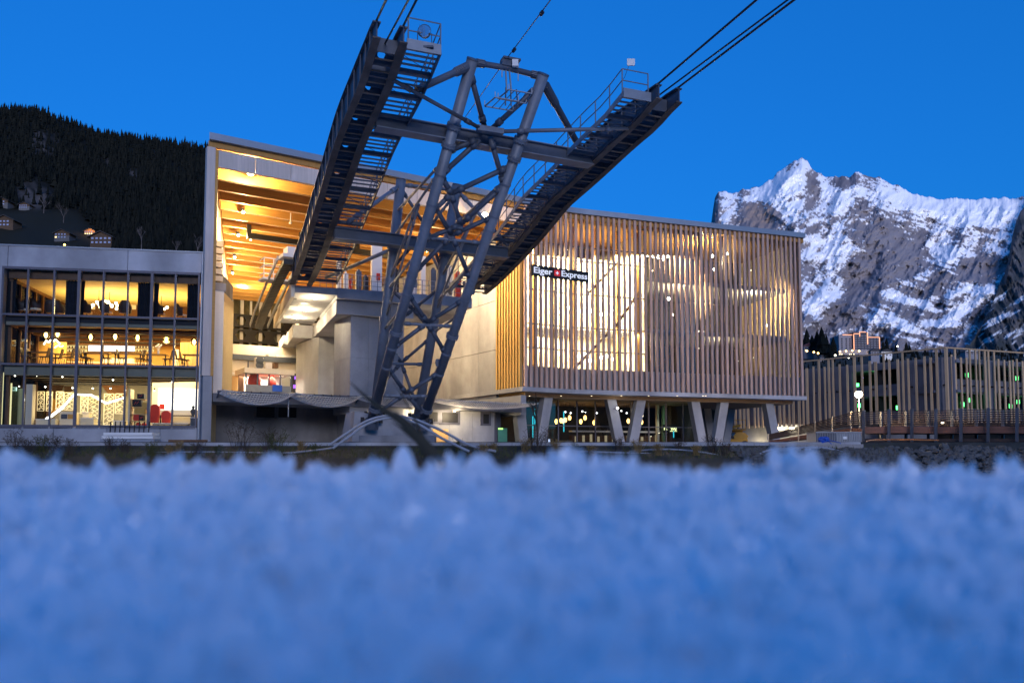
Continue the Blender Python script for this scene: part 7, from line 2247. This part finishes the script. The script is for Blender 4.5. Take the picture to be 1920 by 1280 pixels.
# conifers on the slope that stand apart: each a tree with trunk and crown
def conifer(px, py, hpx, Y, lab, seed, grp='conifers around the hotel'):
    P = at(px, py, Y); h = hpx / F * Y
    o = thing('conifer', lab, 'tree', P, grp)
    MB().tube([P - Vector((0, 0, 1)), P + Vector((0, 0, h * .9))], [h * .02, h * .005], 6).build('trunk', M_BARK, o)
    V, Fc, C = forest_mesh([(P.x, P.y, P.z)], [h], seed, tiers=11, sides=11, wide=.26)
    me = bpy.data.meshes.new('crown'); me.from_pydata([tuple(Vector(v_) - P) for v_ in V], [], Fc); me.materials.append(M_FIR)
    a = me.attributes.new('tone', 'FLOAT', 'POINT'); a.data.foreach_set('value', np.array(C, dtype=np.float32))
    c = bpy.data.objects.new('crown', me); COL.objects.link(c); c.parent = o
    return o
for i, (px, py, h, Y, lab) in enumerate(((1512, 655, 40, 720, 'dark conifer right beside the slatted block'), (1524, 660, 34, 700, 'second dark conifer beside the slatted block'), (1532, 662, 44, 690, 'conifer left of the tall dark one'),
        (1543, 668, 58, 680, 'tallest dark conifer left of the hotel'), (1551, 668, 44, 690, 'broad conifer right of the tallest one'), (1563, 668, 38, 700, 'conifer close to the left wall of the hotel'), (1557, 672, 30, 640, 'low conifer in front of the hotel flank'),
        (1656, 664, 26, 760, 'conifer right of the hotel'), (1663, 664, 32, 770, 'taller conifer right of the hotel'), (1680, 664, 20, 740, 'small conifer by the white lamp post'), (1700, 664, 24, 720, 'conifer above the garage roof right of the lamp post'),
        (1706, 664, 18, 700, 'low conifer above the garage roof rail'), (1848, 668, 20, 600, 'first conifer above the right garage wing'), (1880, 670, 22, 600, 'second conifer above the right garage wing'), (1858, 668, 14, 600, 'low conifer between two above the right garage wing'))):
    conifer(px, py, h, Y, lab, 40 + i)
pos, hts = [], []
for _ in range(500):
    x = rs_.uniform(1480, 1960); y = 662 + 60 * rs_.random() ** 1.5
    if 1570 < x < 1672 and y < 672: continue
    Y = float(town_depth(x, y)) - 5; p = np_at(np.array(x), np.array(y), np.array(Y)); pos.append(p - np.array([0, 0, 2])); hts.append(rs_.uniform(4, 9))
forest('slope_woods', pos, hts, M_FIR, 9, 'dark low woods on the town slope')
# ================================================================== near things: dry plants on the bank, snow, grass blade
M_TWIG = mat('dry_twig', (.06, .045, .035), .9, var=.3)
M_DRY = mat('dry_grass', (.22, .15, .06), .9, var=.4)
M_GRN = mat('winter_grass', (.06, .065, .02), .9, var=.4)
def tuft(px, Y, h, lab, n, m, seed, grp, lean=.5):
    rr = random.Random(seed)
    P = at(px, 850, Y); P.z = gheight(P.x, Y) - .03
    o = thing('dry_shrub', lab, 'shrub', P, grp)
    b = MB(); c = MB()
    for _ in range(n):
        a = rr.uniform(0, 6.28); l = rr.uniform(.1, lean) * h
        q0 = P + Vector((rr.uniform(-.25, .25) * h, rr.uniform(-.12, .12), 0))
        hh = h * rr.uniform(.55, 1.05)
        q1 = q0 + Vector((math.cos(a) * l * .4, math.sin(a) * l * .4, hh * .55)); q2 = q0 + Vector((math.cos(a) * l, math.sin(a) * l, hh))
        b.tube([q0, q1, q2], [.012, .009, .005], 3, cap=False)
        for _k in range(3):
            f = rr.uniform(.4, 1); s_ = q1.lerp(q2, f); d = Vector((rr.uniform(-1, 1), rr.uniform(-1, 1), rr.uniform(0, 1))) * .16 * h
            c.tube([s_, s_ + d], [.006, .012], 3, cap=False)
    b.build('stems', m, o); c.build('twigs', m, o)['kind'] = 'stuff'
    return o
k = 0
for px, h, m, lab in ((25, 1.3, M_TWIG, 'dark dry shrub at the left edge before the low wall'), (50, 1.0, M_TWIG, 'second dark shrub from the left edge'), (75, .9, M_GRN, 'low dark shrub below the glowing shop curtain'), (104, 1.1, M_TWIG, 'dark shrub below the second shop bay'),
                      (128, 1.0, M_TWIG, 'bushy dark shrub left of the slab stack'), (205, .8, M_TWIG, 'dark shrub before the slab stack'), (232, .8, M_TWIG, 'shrub right in front of the black rack'), (282, .8, M_GRN, 'greenish shrub right of the slab stack'),
                      (335, .6, M_DRY, 'ochre grass tuft left of the corner pier'), (318, .5, M_DRY, 'small ochre tuft by the thin pipe'), (368, .9, M_TWIG, 'twiggy shrub before the corner pier'), (450, 1.7, M_TWIG, 'tall thin leafless sapling before the dark recess'),
                      (505, 1.3, M_TWIG, 'leafless sapling before the dark windows'), (520, 1.5, M_GRN, 'pale feathery shrub before the dark windows'), (565, .6, M_DRY, 'ochre tuft at the left pipe end'), (590, .6, M_GRN, 'green tuft at the left pipe end'),
                      (905, .7, M_DRY, 'ochre grass tuft right of the tower footing'), (925, .5, M_DRY, 'low ochre tuft right of the arching pipes'), (985, .9, M_DRY, 'dry brown tuft before the first concrete leg'), (1010, 1.5, M_TWIG, 'tall bare shrub before the second concrete leg'),
                      (1040, .7, M_DRY, 'brown grass tuft before the restaurant glass'), (1075, .6, M_GRN, 'green brown tuft before the restaurant'), (1110, .6, M_DRY, 'rust coloured tuft under the amber lamps'), (1160, .8, M_TWIG, 'thin dark tuft before the third concrete leg'),
                      (1195, .8, M_DRY, 'brown tuft right of the third concrete leg'), (1235, .7, M_DRY, 'brown tuft below the yellow lettering'), (1275, .7, M_TWIG, 'dark tuft right of the yellow lettering'), (1335, 1.0, M_TWIG, 'dark thin shrub before the right V legs'), (1360, .8, M_TWIG, 'dark shrub by the yellow lift'), (860, .7, M_GRN, 'green tuft under the arching pipes'), (410, .5, M_GRN, 'low green tuft before the corner pier'), (1305, .6, M_DRY, 'ochre tuft before the right restaurant glass')):
    k += 1
    tuft(px, 45.6 - .6 * (k % 3), h, lab, 34 if m is not M_DRY else 46, m, 100 + k, 'dry plants along the low wall')
# thin bare sapling standing before the second leg
sap = bare_tree(at(1008, 832, 46.0), 3.6, 'thin leafless young tree before the second concrete leg', M_TWIG, 12, None, depth=4, spread=.32)
b = MB(); rr = random.Random(9)
for _ in range(2600):
    x = rr.uniform(-30, 22); y = rr.uniform(43.5, 46.4); z0 = gheight(x, y)
    h = rr.uniform(.08, .35); a = rr.uniform(0, 6.28)
    b.add([(x - .02, y, z0), (x + .02, y, z0), (x + math.cos(a) * h * .5, y + math.sin(a) * h * .3, z0 + h)], [(0, 1, 2)])
o = b.build('bank_grass', M_GRN, kind='stuff'); o['label'] = 'withered grass on the bank'

# ---- snow right before the lens: a bank with hoar frost
def nz(x, y):
    # profile along y: rises to a crest about half a metre away, then falls
    ys = [-3.2, -2.0, -1.2, -.7, -.3, .10, .16, .22, .30, .40, .48, .54, .62, .75, 1.0, 1.6]
    zs = [.16, .18, .12, .02, -.13, -.105, -.080, -.064, -.047, -.030, -.0195, -.0175, -.022, -.06, -.25, -1.9]
    z = float(np.interp(y, ys, zs))
    r2_ = ((x - .42) / 1.1) ** 2 + ((y + 1.55) / .8) ** 2
    z += .42 * max(0, 1 - r2_)  # unseen mound behind the camera, added to shade the near snow
    return z + .0035 * noise.noise((x * 9, y * 9, 0)) + .003 * noise.noise((x * 30, y * 30, 2)) + .0022 * noise.noise((x * 5, 0, 7.3)) * min(1, max(0, (y - .2) * 3))
xs_ = np.concatenate([np.linspace(-5, -1.35, 16), np.linspace(-1.3, 1.3, 200), np.linspace(1.35, 5, 16)]); ys_ = np.concatenate([np.linspace(-3.2, -.1, 22), np.linspace(.02, .75, 70), [.85, 1.0, 1.25, 1.6]])
Pn = np.array([[(x, y, nz(x, y)) for x in xs_] for y in ys_])
M_SNOW, t_, b_ = new_mat('snow')
b_.inputs['Base Color'].default_value = (.96, .965, .98, 1); b_.inputs['Roughness'].default_value = .6
b_.inputs['Subsurface Weight'].default_value = .0; b_.inputs['Specular IOR Level'].default_value = .2
grid_mesh('snow', Pn, M_SNOW)
# snow lying on the low ground between the bank and the river stones
_gx = np.linspace(-70, 70, 60); _gy = np.concatenate([np.linspace(1.2, 6, 8), np.linspace(8, 37.5, 24)])
Pf = np.array([[(x, y, gheight(x, y) + .03 + .06 * noise.noise((x * .3, y * .3, 1)) + .03) for x in _gx] for y in _gy])
grid_mesh('snow_field', Pf, M_SNOW)
# hoar frost: feathery ice blades standing on the snow
M_FROST, t_, b_ = new_mat('hoar_frost')
t_.nodes.remove(b_)
df = t_.nodes.new('ShaderNodeBsdfDiffuse'); df.inputs['Color'].default_value = (.97, .975, .985, 1)
tl = t_.nodes.new('ShaderNodeBsdfTranslucent'); tl.inputs['Color'].default_value = (.96, .97, .985, 1)
gls = t_.nodes.new('ShaderNodeBsdfGlossy'); gls.inputs['Roughness'].default_value = .15
m1 = t_.nodes.new('ShaderNodeMixShader'); m1.inputs[0].default_value = .45
m2 = t_.nodes.new('ShaderNodeMixShader'); m2.inputs[0].default_value = .03
t_.links.new(df.outputs[0], m1.inputs[1]); t_.links.new(tl.outputs[0], m1.inputs[2]); t_.links.new(m1.outputs[0], m2.inputs[1]); t_.links.new(gls.outputs[0], m2.inputs[2])
t_.links.new(m2.outputs[0], t_.nodes['Material Output'].inputs['Surface'])
rr = random.Random(21); b = MB()
def blade(x, y, L, w, tilt):
    z = nz(x, y) - .001
    a = rr.uniform(0, 6.28); p = Vector((x, y, z))
    d = Vector((math.cos(a) * tilt, math.sin(a) * tilt, 1)).normalized()
    f = rr.uniform(0, 6.28); sd = d.cross(Vector((math.cos(f), math.sin(f), .2))).normalized()
    n_ = d.cross(sd)
    b.add([p - sd * w * .3, p + sd * w * .3, p + d * L * .45 + sd * w + n_ * w * .2, p + d * L * .8 + sd * w * .7, p + d * L, p + d * L * .75 - sd * w * .8, p + d * L * .4 - sd * w + n_ * w * .25],
          [(0, 1, 2), (0, 2, 6), (6, 2, 3), (6, 3, 5), (5, 3, 4)])
for _ in range(17000):
    y = .12 + .46 * rr.random() ** .8; x = rr.uniform(-1, 1) * (.70 * y + .05) + (rr.choice((-.5, .5)) if rr.random() < .2 else 0)
    s_ = rr.uniform(.5, 1.0)
    blade(x, y, .0085 * s_, .0022 * s_, rr.uniform(.1, 1.1))
for _ in range(1900):
    y = .14 + .40 * rr.random() ** .8; x = rr.uniform(-1, 1) * (.70 * y + .05)
    s_ = rr.uniform(.6, 1.5)
    for _k in range(3): blade(x + rr.uniform(-.004, .004), y + rr.uniform(-.004, .004), .0105 * s_, .0027 * s_, rr.uniform(.1, .8))
for _ in range(1100):
    y = rr.uniform(.42, .58); x = rr.uniform(-1, 1) * (.70 * y + .05)
    dens = noise.noise((x * 14, y * 6, 5)) + .6 * noise.noise((x * 45, y * 9, 8))
    if dens < rr.uniform(-.5, .55): continue
    n_ = rr.choice((2, 3, 4, 6)); s_ = rr.choice((.5, .7, .9, 1.2, 1.5)) * (1 + .5 * max(0, dens))
    tl_ = rr.uniform(.05, .5)
    for _k in range(n_): blade(x + rr.uniform(-.005, .005), y + rr.uniform(-.005, .005), .0135 * s_ * rr.uniform(.5, 1.1), .0031 * s_, tl_)
o = b.build('hoar_frost', M_FROST, kind='stuff'); o['label'] = 'soft white hoar frost crystals on the snow'
# ---- withered grass blades leaning out of the snow
M_BLADE = mat('withered_blade', (.045, .035, .018), .7, var=.3, scale=8)
gb = thing('grass_tuft', 'blurred withered grass blades leaning left out of the snow', 'grass', at(832, 880, 1.1))
def gblade(pts, ws, Y, m=M_BLADE):
    P = spline([at(x, y, Y + dy) for x, y, dy in pts], 6)
    n = len(P); W = np.interp(np.linspace(0, 1, n), np.linspace(0, 1, len(ws)), ws)
    b = MB(); vs_ = []
    for i, p in enumerate(P):
        d = (P[min(n - 1, i + 1)] - P[max(0, i - 1)]).normalized(); s_ = d.cross(Vector((0, -1, .2))).normalized()
        k = W[i] / F * Y / 2
        vs_ += [p - s_ * k, p + Vector((0, -k * .6, 0)), p + s_ * k, p + Vector((0, k * .3, 0))]
    fs_ = []
    for i in range(n - 1):
        for j in range(4): fs_.append((i * 4 + j, i * 4 + (j + 1) % 4, i * 4 + 4 + (j + 1) % 4, i * 4 + 4 + j))
    b.add(vs_, fs_); b.build('blade', m, gb)
gblade([(838, 890, 0), (800, 838, 0), (755, 792, .02), (700, 755, .05), (655, 715, .1)], [26, 22, 14, 9, 1], 1.1)
gblade([(834, 885, .02), (800, 845, .0), (770, 800, .02), (740, 772, .04)], [18, 20, 12, 2], 1.12)
gblade([(842, 880, .05), (812, 850, .0), (775, 820, .0), (735, 790, .0)], [10, 12, 8, 1], 1.2)
gblade([(836, 880, .1), (800, 830, .1), (770, 770, .1), (738, 715, .12)], [5, 6, 4, 1], 1.3)
